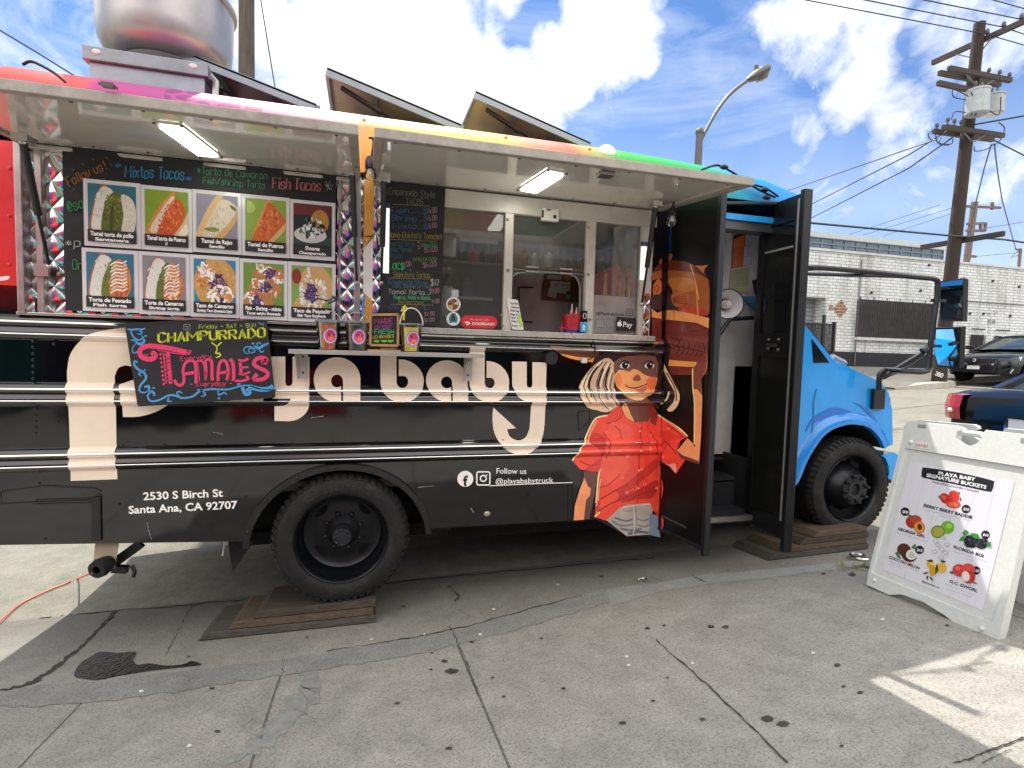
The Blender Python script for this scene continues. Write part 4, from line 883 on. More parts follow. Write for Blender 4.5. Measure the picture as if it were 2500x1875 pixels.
B_(1463, 1572, 1610, 690, 1749, 535, 830, 1608, 691, 36, 1586)
letter([[(1770,539),(1875,540),(1875,705)]+arc(1895,708,20,18,180,0,6)[1:-1]+[(1915,705),(1915,544),(2018,546),(2010,830),(2003,990)]+sm([(2003,990),(1985,1090),(1920,1175),(1820,1205),(1715,1165),(1645,1060),(1628,950),(1635,870)], 4, False)[1:]+[(1798,1018),(1733,1025)]+sm([(1733,1025),(1755,1080),(1810,1104),(1865,1085),(1895,1020)], 4, False)[1:]+[(1908,830)]+arc(1895,690,125,138,95,180,9)[1:]])
letter([[(480,1172),(470,800),(455,470)]+sm([(455,430),(478,315),(560,215),(690,162),(860,138)], 4, False)+[(1300,140),(1300,400),(900,402)]+sm([(850,392),(800,412),(776,470)], 3, False)+[(783,600),(788,900),(795,1160)]], Z7)
letter([[(815,520),(900,490),(1300,490),(1200,600)]+sm([(1135,660),(1050,708),(940,738),(832,740)], 3, False)+[(826,640)]], Z7)
letter([[(1550,560),(1780,560),(1785,632),(1650,637),(1560,630)]], Z7)
let.build('side_lettering', None, truck)
tx = MB(); f3 = lambda u, v: at(u, v, -.004); M_wv = vinyl('f2f0ec')
sans(tx, '2530 S Birch St', *Z7([(968, 1302), (1506, 1278)]), 18.5, f3, M_wv, .022); sans(tx, 'Santa Ana, CA 92707', *Z7([(870, 1394), (1604, 1358)]), 18.5, f3, M_wv, .022)
sans(tx, 'Follow us', (1212, 1156), (1285, 1157), 13.5, f3, M_wv, .006); sans(tx, '@playababytruck', (1210, 1181), (1351, 1178), 12.5, f3, M_wv, .006)
for q in ribbon([(1195, 1186), (1300, 1181), (1398, 1178)], 2): tx.poly([f3(*c) for c in q], M_wv)
tx.build('address_lettering', None, truck)
sc1 = MB(); r9 = random.Random(9)
for pts in ([(360,1275),(362,1290),(365,1302),(370,1316)], [(1020,1190),(1060,1186)], [(1150,1240),(1156,1252)], [(760,1020),(790,1016)], [(520,1055),(545,1060)]):
    for q in ribbon(sm(pts, 4, False), [r9.uniform(.3, 1.7) for _ in sm(pts, 4, False)]): sc1.poly([at(*c, -.0045) for c in q], mat('scratch_pale', 'a8a6a0', .7))
sc1.build('scratches', None, truck)
ic = MB(); f4 = lambda u, v: at(u, v, -.0052)
ic.poly([f3(u, v) for u, v in arc(1136, 1169, 19.5, 19.5, 0, 350, 28)], M_wv); sans(ic, 'f', (1131, 1186), (1143, 1185.5), 24, f4, M_black, .04)
def insta(mb, cx, cy, r, f, m, w=2.6):
    rr = [(cx+sx*(r-r*.3)+r*.3*cos(R_(a)), cy+sy*(r-r*.3)+r*.3*sin(R_(a))) for sx, sy, a0 in ((1,1,0),(-1,1,90),(-1,-1,180),(1,-1,270)) for a in range(a0, a0+91, 18)]
    for q in ribbon(rr+[rr[0]], w): mb.poly([f(*c) for c in q], m)
    for q in ribbon(arc(cx, cy, r*.45, r*.45, 0, 360, 20), w): mb.poly([f(*c) for c in q], m)
    mb.poly([f(u, v) for u, v in arc(cx+r*.52, cy-r*.52, r*.11, r*.11, 0, 320, 8)], m)
insta(ic, 1180, 1168, 16, f3, M_wv, 3.2); ic.build('social_icons', None, truck)

# ---------------------------------------------------------------- mural: girl with a fish hat, on the side and on the open door leaf
HINGE = V((1.955, -.002, 0)); LN = V((.44, .065, 0)).normalized()    # normal of the leaf, which swings towards the kerb
LDIR = V((.065, -.44, 0)).normalized()
def onleaf(u, v, off=0.0): return onP(u, v, HINGE-LN*off, LN)
ZM = Z(1300, 800, .3317); Z3 = Z(1550, 400, .2712)
CX0, CY0, CX1, CY1 = 1613, 790, 1611.5, 1320
mu_s, mu_d = MB(), MB(); LAY = [0]
CRX = lambda v: 1614.5+(v-800)*(-.0035)
def mural(pts, m, z=ZM, smooth=2):
    P = z(pts); P = sm(P, smooth) if smooth else P; LAY[0] += 1; off = .0022+LAY[0]*.00004
    mm = mat('mural_'+m, tuple(min(.93, x*1.4) for x in lin(m)), .24, var=.13, vs=9, coat=.3)
    l = clip(P, lambda p: CRX(p[1])-p[0]); r = clip(P, lambda p: p[0]-CRX(p[1])-2.0)
    if len(l) > 2: drape(mu_s, [l], off, mm)
    if len(r) > 2: mu_d.poly([onleaf(u, v, off) for u, v in r], mm)
def stroke(pts, m, w, z=ZM):
    for q in ribbon(z(sm(pts, 3, False)), w): mural(q, m, lambda p: p, 0); LAY[0] -= 1
    LAY[0] += 1
# hat and fish (upper part of the door leaf)
mural([(215,885),(255,835),(338,806),(320,870),(240,910)], '8a4a2c', Z3)
mural([(150,990),(200,915),(300,878),(400,870),(500,895),(600,950),(662,1040),(672,1200),(668,1345),(640,1345),(500,1310),(380,1275),(330,1130),(290,1060),(230,1030),(150,1050)], '8f4e26', Z3)
mural([(150,985),(205,912),(300,876),(400,870),(505,897),(605,952),(662,1040),(560,985),(420,965),(280,955),(190,968)], '5a2418', Z3)
mural([(300,1040),(400,1020),(520,1040),(560,1120),(480,1150),(340,1130)], 'a8682f', Z3)
mural([(545,915),(600,918),(660,910),(628,945),(618,985),(575,940)], 'b06a3c', Z3)
mural([(165,1090),(215,1035),(245,1090),(225,1180),(165,1195)], 'b5602f', Z3); stroke([(170,1130),(200,1090),(215,1120),(190,1160)], '6a3018', 2, Z3); stroke([(245,1040),(290,1080),(305,1150),(260,1210)], '5a2818', 2, Z3)
mural([(150,1185),(250,1175),(330,1165),(335,1250),(440,1310),(150,1310)], '3a2c2a', Z3)
mural([(330,1175),(400,1155),(465,1160),(490,1212),(440,1265),(380,1290),(335,1245)], 'a8552f', Z3)
for a in range(6): stroke([(345,1215+a*6),(400,1185+a*14),(470,1170+a*18)], '6b2f1c', 1.6, Z3)
mural([(380,1312),(445,1268),(470,1290),(500,1262),(570,1300),(620,1300),(655,1368),(500,1345)], 'a8321f', Z3)
stroke([(500,905),(545,1060),(575,1220)], 'd98a4a', 2.6, Z3); stroke([(550,1090),(560,1230),(570,1400)], 'd98a4a', 2.4, Z3)
mural([(150,1305),(200,1342),(232,1330),(250,1315),(350,1318),(500,1345),(668,1388),(664,1480),(560,1432),(350,1408),(240,1396),(150,1380)], 'd4864c', Z3, 1)
stroke([(350,1320),(352,1405)], '7a4626', 1.6, Z3)
mural([(150,1385),(250,1398),(350,1412),(560,1436),(664,1484),(655,1660),(650,1900),(150,1900)], '64241e', Z3, 0)
mural([(950,60),(1296,60),(1290,180),(1210,292),(1000,250),(960,120)], '6b2c22', ZM, 0)
mural([(1000,236),(1100,245),(1207,252),(1205,290),(1000,280)], 'd98a45', ZM, 1)
for k in range(7): stroke([(1010+k*40,60+k*8),(1050+k*36,95+k*9),(1025+k*40,120+k*10),(1085+k*34,150+k*6),(1060+k*34,190+k*5)], '3a1512', 1.8)
mural([(120,130),(300,150),(470,160),(470,255),(380,240),(240,205),(160,170)], '5e3426'); mural([(200,190),(330,215),(468,225),(468,256),(380,246),(270,225)], 'd98a45')
# hair
mural([(470,205),(600,172),(750,160),(860,165),(930,105),(1000,110),(1015,170),(1000,280),(1035,370),(1075,450),(1085,520),(1030,618),(985,603),(930,560),(900,600),(700,610),(600,600),(540,622),(420,592),(345,520),(335,440),(400,330),(440,260)], '251518')
mural([(555,222),(600,262),(606,350),(596,430),(606,520),(640,572),(600,594),(540,622),(470,606),(405,588),(350,520),(338,440),(390,345),(450,280),(505,240)], 'b5967f')
mural([(345,430),(385,370),(420,430),(450,520),(520,575),(600,592),(540,622),(470,606),(405,588),(352,515)], 'cdac8a')
for pts in ([(520,250),(445,340),(420,440),(460,540)], [(545,250),(490,340),(470,440),(500,540),(560,600)], [(575,260),(535,350),(520,440),(545,530)], [(590,330),(570,430),(575,510),(620,570)], [(450,290),(395,370),(375,460),(420,560)]): stroke(pts, '33201f', 2.4)
for pts in ([(475,280),(425,365),(408,450),(425,510)], [(565,290),(538,390),(540,460)], [(520,300),(485,400),(486,450)]): stroke(pts, '2a1a1c', 5)
for pts in ([(500,250),(430,330),(395,430),(430,540)], [(560,262),(515,350),(498,430)], [(592,290),(560,390),(550,470)], [(400,350),(355,440),(372,520)], [(480,470),(510,545),(560,590)], [(570,520),(600,570),(630,580)]): stroke(pts, 'e6cba6', 2.2)
mural([(958,250),(1000,330),(1045,420),(1082,490),(1075,560),(1030,616),(988,604),(1040,545),(1045,470),(1000,390),(965,310)], 'd6b08c'); stroke([(985,330),(1050,450),(1060,540)], '30201f', 3); stroke([(930,560),(985,530),(1005,470)], 'dcc09a', 4); stroke([(1000,560),(1035,500)], '2c1a1c', 2.5)
# neck and face
mural([(665,520),(835,520),(870,600),(850,690),(745,692),(690,640)], '62392f'); mural([(662,550),(700,580),(722,640),(745,690),(690,692),(655,645)], 'e8925a')
mural([(612,250),(700,212),(900,212),(916,330),(908,420),(855,495),(775,532),(690,512),(630,455),(602,385),(600,310)], 'e68f58')
mural([(600,252),(700,208),(902,208),(918,365),(870,362),(820,345),(775,312),(735,305),(712,325),(670,312),(630,312),(604,345)], '66443a')
mural([(845,375),(905,362),(902,435),(860,462),(835,420)], 'd0643e'); mural([(606,360),(640,340),(660,400),(625,430)], 'd8774a'); mural([(738,368),(775,342),(797,380),(770,392),(742,388)], '84463e'); mural([(640,480),(700,500),(820,490),(790,530),(720,524)], 'f0a878')
stroke([(680,418),(700,436),(745,444),(800,432),(842,412)], '4a2018', 2.6); mural([(735,455),(780,450),(835,428),(830,452),(785,474)], 'b8584a')
for cx, cy in ((676, 277), (858, 277)):
    mural([(cx-36,cy-2),(cx-5,cy-27),(cx+36,cy-4),(cx+20,cy+20),(cx-22,cy+20)], 'e6dac8', ZM, 2); mural(arc(cx+2,cy-1,25,25,0,330,12), '1c1012', ZM, 0); mural(arc(cx+10,cy-9,6,6,0,300,6), 'f4ece0', ZM, 0)
    stroke([(cx-40,cy),(cx-20,cy-24),(cx+5,cy-32),(cx+40,cy-8)], '150c0e', 3.2)
# shirt
mural([(640,565),(550,640),(460,662),(415,740),(372,840),(330,910),(290,975),(350,1042),(478,1060),(512,1005),(482,1100),(466,1290),(455,1390),(540,1420),(650,1312),(830,1300),(880,1345),(930,1362),(946,1290),(964,1180),(940,1060),(936,980),(1000,1010),(1055,1076),(1125,972),(1062,905),(1090,830),(1142,800),(1080,740),(1000,690),(920,640),(880,565),(850,690),(745,694),(690,660)], 'd63d2d', ZM, 1)
mural([(640,562),(662,640),(610,690),(535,706),(575,620)], 'c4352a', ZM, 1); stroke([(640,565),(662,640),(605,690),(535,706)], '6a1f1c', 2); mural([(868,540),(922,640),(905,720),(868,700),(850,620)], '7c2420', ZM, 1)
for pts in ([(550,645),(465,665),(415,745),(372,842),(290,978)], [(505,1010),(482,1100),(466,1290)], [(920,640),(1000,690),(1080,740),(1142,800)], [(465,1310),(520,1270),(560,1260)], [(455,1390),(520,1330)]): stroke(pts, 'f4cc92', 3.2)
mural([(392,835),(430,770),(528,800),(524,900),(512,1005),(480,1058),(505,960),(470,880)], 'b02a24'); mural([(480,1290),(600,1210),(720,1120),(900,960),(932,930),(932,1010),(760,1160),(620,1270),(470,1345)], 'b32c25')
mural([(640,1230),(760,1200),(900,1120),(930,1150),(880,1250),(760,1260),(660,1290)], 'a82822'); mural([(940,760),(1060,790),(1100,810),(1000,860),(940,940)], 'c23328'); mural([(946,990),(1000,1008),(1052,1000),(1056,1072),(1010,1020)], 'd89080'); mural([(440,1000),(500,960),(490,1055),(380,1045)], 'b83028')
for x, y, r in ((698,945,22),(850,885,26),(556,1048,26),(655,1098,24),(822,1150,22),(692,1212,20),(592,705,18),(872,790,20),(705,858,26),(960,950,16),(910,1180,16),(545,770,18),(620,900,16),(800,1040,16),(790,720,16),(1000,740,14)):
    mural([(x+.8*r*(1 if i % 2 else .72)*cos(i*.785+x), y+.8*r*(1 if i % 2 else .72)*sin(i*.785+x)) for i in range(8)], 'e0685a', ZM, 2)
mural([(560,720),(640,700),(730,740),(740,860),(640,900),(545,860)], 'de4a38'); mural([(520,930),(640,930),(720,1010),(640,1120),(530,1160),(500,1060)], 'de4a38'); mural([(560,1200),(640,1230),(560,1330),(500,1370),(490,1300)], 'd8452f')
for pts, w_ in (([(520,770),(560,850),(540,960)], 3), ([(480,1180),(560,1150),(640,1080)], 3), ([(500,1260),(600,1200),(700,1150)], 4), ([(480,1350),(580,1290),(700,1240)], 4), ([(700,1270),(800,1220),(900,1200)], 4), ([(860,760),(900,840),(905,940)], 3), ([(990,720),(1060,760),(1110,810)], 3), ([(960,820),(1020,880),(1060,930)], 3), ([(345,980),(420,1010),(480,1000)], 3), ([(600,720),(640,760),(650,820)], 2.4)): stroke(pts, '9c241e', w_)
for pts, w_ in (([(470,680),(430,760),(390,850)], 4), ([(960,670),(1040,720),(1100,770)], 4), ([(500,1110),(485,1200),(480,1270)], 3)): stroke(pts, 'f08a62', w_)
stroke([(800,700),(785,900),(778,1100),(765,1290)], 'a82a22', 2.6); stroke([(848,700),(840,900),(815,1200)], 'c03428', 2)
for y in (760, 900, 1050, 1180): mural(arc(790-(y-700)*.03, y, 7, 7, 0, 300, 6), 'eab0a0', ZM, 0)
mural([(890,1345),(955,1390),(965,1450),(938,1500),(920,1400)], 'b03024')
# shorts, arms
mural([(640,1318),(700,1300),(862,1288),(882,1345),(866,1400),(856,1520),(690,1532),(540,1414),(590,1370)], '978c83', ZM, 0)
for pts, c_, w_ in (([(600,1395),(680,1420),(735,1408)], '5f5e68', 5), ([(580,1420),(650,1455),(740,1445)], '6a6870', 5), ([(640,1475),(720,1490),(800,1478)], '5f5e68', 6), ([(700,1515),(780,1500),(850,1508)], '55545e', 6), ([(760,1400),(810,1418),(852,1405)], '6a6870', 4), ([(770,1450),(820,1462),(850,1452)], '6a6870', 4), ([(660,1340),(700,1352),(735,1340)], '7a726c', 3), ([(738,1300),(748,1420),(738,1526)], 'b4a89c', 2), ([(752,1302),(760,1420),(752,1526)], '6a625e', 1.6), ([(660,1322),(760,1306),(862,1296)], 'b8aca0', 3)): stroke(pts, c_, w_)
mural([(858,1362),(915,1382),(937,1540),(852,1520)], '6a7684', ZM, 0)
mural([(370,1052),(480,1062),(462,1180),(440,1290),(415,1405),(300,1416),(305,1320),(345,1180),(375,1110)], '57362f', ZM, 1); mural([(375,1095),(405,1165),(425,1180),(420,1230),(390,1270),(375,1412),(300,1416),(310,1300),(348,1180),(372,1120)], 'de8358', ZM, 1)
mural([(1180,300),(1290,165),(1285,300),(1242,380),(1250,520),(1240,800),(1225,1003),(1170,965),(1196,870),(1190,560),(1178,430)], 'dc8856', ZM, 1); mural([(1185,295),(1291,160),(1280,300),(1242,380),(1248,500),(1215,455),(1182,450)], '6b3428', ZM, 1)
mural([(1065,905),(1140,812),(1180,850),(1230,985),(1225,1003),(1120,955)], 'de8858', ZM, 1); mural([(1062,905),(1110,942),(1170,960),(1228,985),(1224,1004),(1090,962)], '57302a', ZM, 1); stroke([(1178,300),(1180,450),(1192,560),(1190,860)], 'f0c48a', 2.4)
mu_s.build('girl_mural', None, truck)

# ---------------------------------------------------------------- entrance: folding leaves, steps, cab interior
LW = .445; L0, L1 = HINGE+LDIR*.004, HINGE+LDIR*LW
def leafbox(a0, a1, z0, z1, y0=0.0, y1=.03): 
    p, q = HINGE+LDIR*a0, HINGE+LDIR*a1
    return [p-LN*-y0+V((0,0,z0)), q+LN*y0+V((0,0,z0)), q+LN*y1+V((0,0,z0)), p+LN*y1+V((0,0,z0))], [p+LN*y0+V((0,0,z1)), q+LN*y0+V((0,0,z1)), q+LN*y1+V((0,0,z1)), p+LN*y1+V((0,0,z1))]
dl = MB().hexa(*leafbox(.006, LW-.03, .6, 2.74)).build('door_leaf', mat('leaf_black', '060607', .35, spec=.3), truck)
mu_d.build('girl_mural', None, dl)
eg = MB().hexa(*leafbox(LW-.028, LW+.002, .545, 2.80, -.008, .036)).hexa(*leafbox(0, LW, 2.74, 2.77, -.004, .034)).hexa(*leafbox(.0, LW, .57, .6, -.004, .034)); eg.build('door_edge', mat('edge_black', '131417', .35), dl, bevel=.003)
a, b = onleaf(1620, 1259.6), onleaf(1677, 1288); MB().bar(a-LN*.004, b-LN*.004, .006, .012).build('kick_trim', mat('trim_grey', '4a4a4e', .4, .5), dl)
# right leaf
X2 = 2.80
RH, RE = V((X2, .14, 0)), V((X2-.01, -.26, 0)); rd_ = (RE-RH).normalized(); rn = V((-rd_.y, rd_.x, 0)); rn = rn if rn.x < 0 else -rn
def rleaf(a0, a1, z0, z1, t0, t1):
    L = (RE-RH).length; p, q = RH+rd_*a0*L, RH+rd_*a1*L
    return [p+rn*t0+V((0,0,z0)), q+rn*t0+V((0,0,z0)), q+rn*t1+V((0,0,z0)), p+rn*t1+V((0,0,z0))], [p+rn*t0+V((0,0,z1)), q+rn*t0+V((0,0,z1)), q+rn*t1+V((0,0,z1)), p+rn*t1+V((0,0,z1))]
dr = MB()
for a0, a1, z0, z1 in ((0,.14,.54,2.86), (.86,1,.54,2.86), (.14,.86,2.7,2.86), (.14,.86,1.78,1.95), (.14,.86,.54,.68)): dr.hexa(*rleaf(a0, a1, z0, z1, 0, .03))
dr = dr.build('door_leaf', M_blackm, truck)
MB().hexa(*rleaf(.14,.86,1.95,2.7,.012,.016)).build('door_glass', mat('smoked_glass', '17191a', .04, spec=.5, var=.02), dr); MB().hexa(*rleaf(.14,.86,.68,1.78,.012,.016)).build('door_glass', mat('smoked_glass2', '1c1d1b', .12, spec=.4, var=.05), dr)
MB().hexa(*rleaf(.925,.965,.66,2.83,.0305,.036)).build('grey_seal', mat('seal_grey', '8b8a86', .5, .2), dr)
MB().hexa(*rleaf(.995,1.09,.46,2.88,-.02,.045)).build('door_edge', mat('edge_black'), dr, bevel=.004)
MB().hexa(*rleaf(.15,.85,2.52,2.535,.018,.022)).build('glass_bar', mat('seal_grey'), dr)
hd = MB(); L = (RE-RH).length
for a0, z in ((.42, 1.9), (.66, 1.9), (.66, 1.83), (.42, 1.84)): hd.ball(RH+rd_*L*a0+rn*.035+V((0,0,z)), .014, 6)
hd.hexa(*rleaf(.38,.62,1.85,1.875,.031,.045)); hd.build('door_latch', mat('latch_metal'), dr)
# door surround and front of the body
MB().box((XF-.002, .0, 2.72), (3.02, .12, 2.86)).build('header', mat('header_blue', '1f8fd0', .3), truck); MB().box((XF, .02, 2.66), (2.9, .14, 2.72)).tube([at(1765, 496, -.02), at(1900, 496, -.02)], .012, 6).build('door_track', mat('track', '55585a', .35, .6), truck)
MB().box((2.87, .03, .62), (2.99, .12, 2.72)).build('door_pillar', M_blackm, truck)
# interior
bw = mat('partition', 'c9c7c1', .5, dirt='a19c92', damt=.3)
MB().box((2.5, .5, .96), (3.2, .52, 2.85)).box((2.0, .95, .98), (2.5, .97, 2.85)).build('partition', bw, truck)
stp = MB().box((1.98, .06, .56), (2.84, .34, .605)).box((1.98, .34, .605), (2.84, .36, .80)).box((1.98, .34, .79), (2.84, .7, .83)).box((1.98, .7, .83), (2.84, .72, .96)).box((1.97, .06, .5), (1.985, .8, 1.0)).box((2.83, .14, .5), (2.845, .8, 1.0))
stp = stp.build('entry_steps', mat('step_black', '26262a', .6, dirt='4a4844', damt=.6), truck)
MB().box((1.99, .045, .575), (2.83, .06, .612)).box((1.99, .325, .80), (2.45, .34, .838)).build('step_edge', mat('step_steel', 'a5a29a', .35, .8, dirt='5a564e', damt=.7), stp)
pp = MB(); Yp = .495; fp = lambda u, v: at(u, v, Yp)
for pts, m in (([(885,645),(1055,590),(1045,910),(870,945)], '2a2624'), ([(890,680),(988,640),(985,735),(885,755)], 'd9772a'), ([(885,755),(985,735),(972,920),(875,945)], 'c4601f'), ([(996,640),(1055,622),(1050,735),(990,735)], 'b9b9c4'), ([(986,740),(1050,738),(1042,905),(975,920)], 'c2c2cc')):
    pp.poly([at(u, v, Yp-(.001 if m == '2a2624' else .003)) for u, v in Z3(pts)], paint(m))
for k in range(5): 
    for q in ribbon(Z3([(1000,760+k*18),(1038,757+k*18)]), 1): pp.poly([at(*c, Yp-.004) for c in q], paint('77777f'))
tag(pp.build('permit_papers', None), 'orange and white permit papers on dark board inside the truck entrance', 'papers')
pp = MB(); pp.poly([fp(u, v)-V((0,.002,0)) for u, v in Z3([(862,955),(1035,925),(1022,1180),(845,1120)])], paint('a3a680'))
for k in range(9):
    for q in ribbon(Z3([(872,970+k*17),(1015,945+k*19)]), 1): pp.poly([at(*c, Yp-.004) for c in q], paint('6d7058'))
tag(pp.build('yellowed_notice', None), 'yellowed printed notice below the orange papers inside the entrance', 'notice')
gb = MB().tube([at(1735+0, 846, .3), at(1782, 780+0, .3), at(1800, 778, .3), at(1838, 776, .3)], .016, 8); gb.build('grab_rail', M_blackm, truck, smooth=True)
mb = MB(); mb.tube([at(*Z3([(800,840)])[0], .55), at(*Z3([(850,640)])[0], .55), at(*Z3([(870,600)])[0], .55)], .012, 6).tube([at(*Z3([(790,560)])[0], .5), at(*Z3([(950,545)])[0], .5)], .02, 6).ball(at(*Z3([(860,605)])[0], .55), .02, 6); mb.box(tuple(at(1768, 560, .6)-V((.03,.0,.5))), tuple(at(1768, 560, .6)+V((.03,.04,.05)))); mb.build('strap_bracket', M_blackm, truck)
bg_ = MB(); c = at(*Z3([(775,1490)])[0], .7); bg_.ball(c, .11, 8, sc=(1.1,.7,.85)); bg_.v = [p+V((random.uniform(-.012,.012),)*3) for p in bg_.v]
bg_.build('teal_bag', mat('teal_cloth', '2f5a5c', .8, var=.5, vs=12), smooth=True, label='dark teal cloth bag below the megaphone inside the entrance', cat='bag')
sh_ = MB(); a, b = at(1748, 835, .75), at(1776, 945, .75); sh_.box((a.x, .75, b.z), (b.x+.04, .8, a.z)); sh_.build('green_apron', mat('apron_green', '8ba352', .8, var=.2, vs=9), label='light green apron hanging inside the entrance doorway', cat='apron')
pk = MB()
for k in range(7):
    a = at(1758+k*1.5, 930, .72); pk.prism([a+V((0,0,0)), a+V((.04-.012*k, -.01, .12+.03*k)), a+V((.05-.012*k, 0, .1+.03*k))], (0,.004,0))
pk.build('palm_leaf', mat('leaf_green', '2f6a28', .5), label='green palm leaf decoration hanging inside the entrance', cat='leaf')
MB().box((2.03, .72, .98), (2.4, .88, 1.6)).build('dark_cabinet', mat('cab_dark', '141416', .5), truck)
# megaphone
mg_ = thing('megaphone', 'white and black megaphone hanging inside the truck entrance', 'megaphone', at(*Z3([(842, 1262)])[0], .3))
c = at(*Z3([(842, 1262)])[0], .3); axm = V((-.35, -.93, -.05)).normalized()
MB().lathe([(.108,.0),(.1,-.01),(.07,-.05),(.045,-.09),(.035,-.12)], c, axm, 32).build('horn', mat('horn_white', 'e6e3e4', .35), mg_, smooth=True)
MB().lathe([(.108,-.012),(.116,-.004),(.116,.004),(.108,.004)], c, axm, 32).build('rim', M_rub, mg_, smooth=True)
MB().lathe([(.001,.012),(.02,.01),(.03,-.02),(.034,-.09)], c, axm, 16).build('centre_cone', mat('cone_white', 'e8e4da', .3), mg_, smooth=True)
MB().lathe([(.035,-.12),(.045,-.13),(.045,-.2),(.001,-.2)], c, axm, 16).build('body', M_rub, mg_, smooth=True)
# cab front
Zf = Z(1850, 950, .2712); YS = .06
S_ = lambda u, v, y=YS: at(u, v, y)
M_blue = mat('cab_blue', '1893e2', .22, var=.08, coat=.4, dirt='2b86c4', dscale=5, damt=.35); M_dkb = vinyl('1565c4')
arch = [(1932,1186)]+Zf([(345,820),(420,640),(490,520),(560,425),(640,362),(740,325),(830,312),(950,330),(1020,380),(1075,450),(1112,530)])
# recompute the side outline in real coordinates (X,Z)
side = [S_(u, v) for u, v in [(2140, 936), (2168, 958), (2178, 985), (2182, 1040), (2180, 1085)]]
out = [V((2.9, YS, 2.20)), V((3.09, YS, 2.075)), V((3.30, YS, 1.888)), V((3.455, YS, 1.752)), V((3.52, YS, 1.745))]+[S_(u, v) for u, v in [(2095, 908), (2150, 932), (2170, 960), (2178, 1000), (2180, 1085), (2155, 1095)]]
out += [S_(u, v) for u, v in arch[::-1]]+[V((2.9, YS, .8))]
hb = MB(); hb.poly(out)
top = out[:9]; NY = 9
rows = []
for p in top:
    r = []
    for j in range(NY):
        t = j/(NY-1); y = YS+t*1.95; cr = (1-(2*t-1)**4); k = .03+.05*max(0, (p.x-3.3))*0
        r.append(V((p.x+(.14*(1-(2*t-1)**2) if p.x > 3.9 else .05*cr*(p.x > 3.5)), y, p.z+(.07*cr if p.x < 4.0 else .03*cr))))
    rows.append(r)
hb.grid(rows); hb.poly([V((p.x, YS+1.95, p.z)) for p in out])
cab = hb.build('cab', M_blue, truck, smooth=True, ang=35, bevel=0)
wl_ = MB(); al = [S_(u, v) for u, v in arch]
wl_.grid([[p for p in al], [p+V((0, .5, 0)) for p in al]]).box((2.9, .5, .7), (4.0, .52, 1.7)).build('wheel_well', mat('well_black', '060606', .95), cab)
lip = MB(); ctr = V((3.63, YS, .83)); rr_ = []
for p in sm([(q.x, q.z) for q in al], 3, False):
    p = V((p[0], YS, p[1])); d = (p-ctr); d.y = 0; d.normalize(); rr_.append([p+V((0,.03,0)), p+V((0,-.03,0)), p+d*.03+V((0,-.036,0)), p+d*.075+V((0,-.012,0)), p+d*.09+V((0,.002,0))])
lip.grid(rr_).build('fender_flare', mat('flare_blue', '1583d6', .22, var=.04, coat=.5), cab, smooth=True)
dc = MB()
for pts in ([(428,385),(450,320),(500,255),(620,182),(720,165),(830,200),(905,255),(800,232),(690,228),(560,282),(480,320)], [(845,112),(960,160),(1040,240),(1085,330),(1100,390),(1060,320),(980,215),(900,145)]):
    dc.poly([S_(u, v)-V((0,.004,0)) for u, v in Zf(sm(pts, 3))], M_dkb)
for pts in ([(525,0),(500,120),(497,300),(485,372)], [(485,372),(530,400),(568,420)], [(485,372),(440,520),(330,700),(300,860)]):
    for q in ribbon(Zf(sm(pts, 3, False)), 1.6): dc.poly([S_(*c)-V((0,.0045,0)) for c in q], mat('seam_dark', '0c3f70', .6))
dc.build('wing_graphics', None, cab)
for q in ():
    pass
ag = MB(); tri = [z5(*c, YS-.004) for c in ((270,1082),(415,1278),(287,1280))]; ag.poly(tri); ag.build('quarter_glass', mat('quarter_black', '101113', .1), cab)
wd = MB().grid([[V((3.10, YS+.12, 2.12)), V((3.10, YS+1.83, 2.12))], [V((3.02, YS+.12, 2.4)), V((3.02, YS+1.83, 2.4))]]); wd.box((3.12, YS+.06, 2.0), (3.14, YS+1.95, 2.75)); wd.build('windscreen', mat('smoked_glass'), cab)
wp = MB().tube([z5(430, 1235, .25), z5(480, 1262, .25), z5(530, 1285, .3)], .03, 6); wp.build('cowl_vent', mat('cowl_grey', '8e9296', .5), cab)
hl = MB(); a, b = S_(*Zf([(1215, 75)])[0]), S_(*Zf([(1198, 465)])[0]); hl.hexa([(a.x-.035, YS+.02, b.z), (a.x+.02, YS+.02, b.z), (a.x+.06, YS+.28, b.z), (a.x-.02, YS+.28, b.z)], [(a.x-.035, YS+.02, a.z), (a.x+.012, YS+.02, a.z), (a.x+.05, YS+.28, a.z), (a.x-.02, YS+.28, a.z)]); hl.build('headlight', mat('amber_lens', 'a8572e', .12, coat=.5), cab, bevel=.012)
bp = [S_(u, v) for u, v in Zf([(1118,600),(1160,565),(1230,572),(1275,600),(1275,690),(1215,800),(1180,832),(1160,820),(1185,760),(1178,690),(1150,620)])]
MB().prism(bp, (0, 1.95, 0)).build('bumper', mat('cab_blue'), cab); p = S_(*Zf([(1140,570)])[0]); MB().box((p.x-.02, YS-.01, p.z-.012), (p.x+.02, YS+.02, p.z+.012)).build('bumper_bracket', M_steel, cab)
p = S_(*Zf([(1165, 828)])[0]); MB().hexa([(p.x-.06, YS, p.z-.01), (p.x+.05, YS, p.z-.02), (p.x+.05, YS+1.9, p.z-.02), (p.x-.06, YS+1.9, p.z-.01)], [(p.x-.05, YS, p.z+.02), (p.x+.05, YS, p.z+.01), (p.x+.05, YS+1.9, p.z+.01), (p.x-.05, YS+1.9, p.z+.02)]).build('air_dam', M_rub, cab)
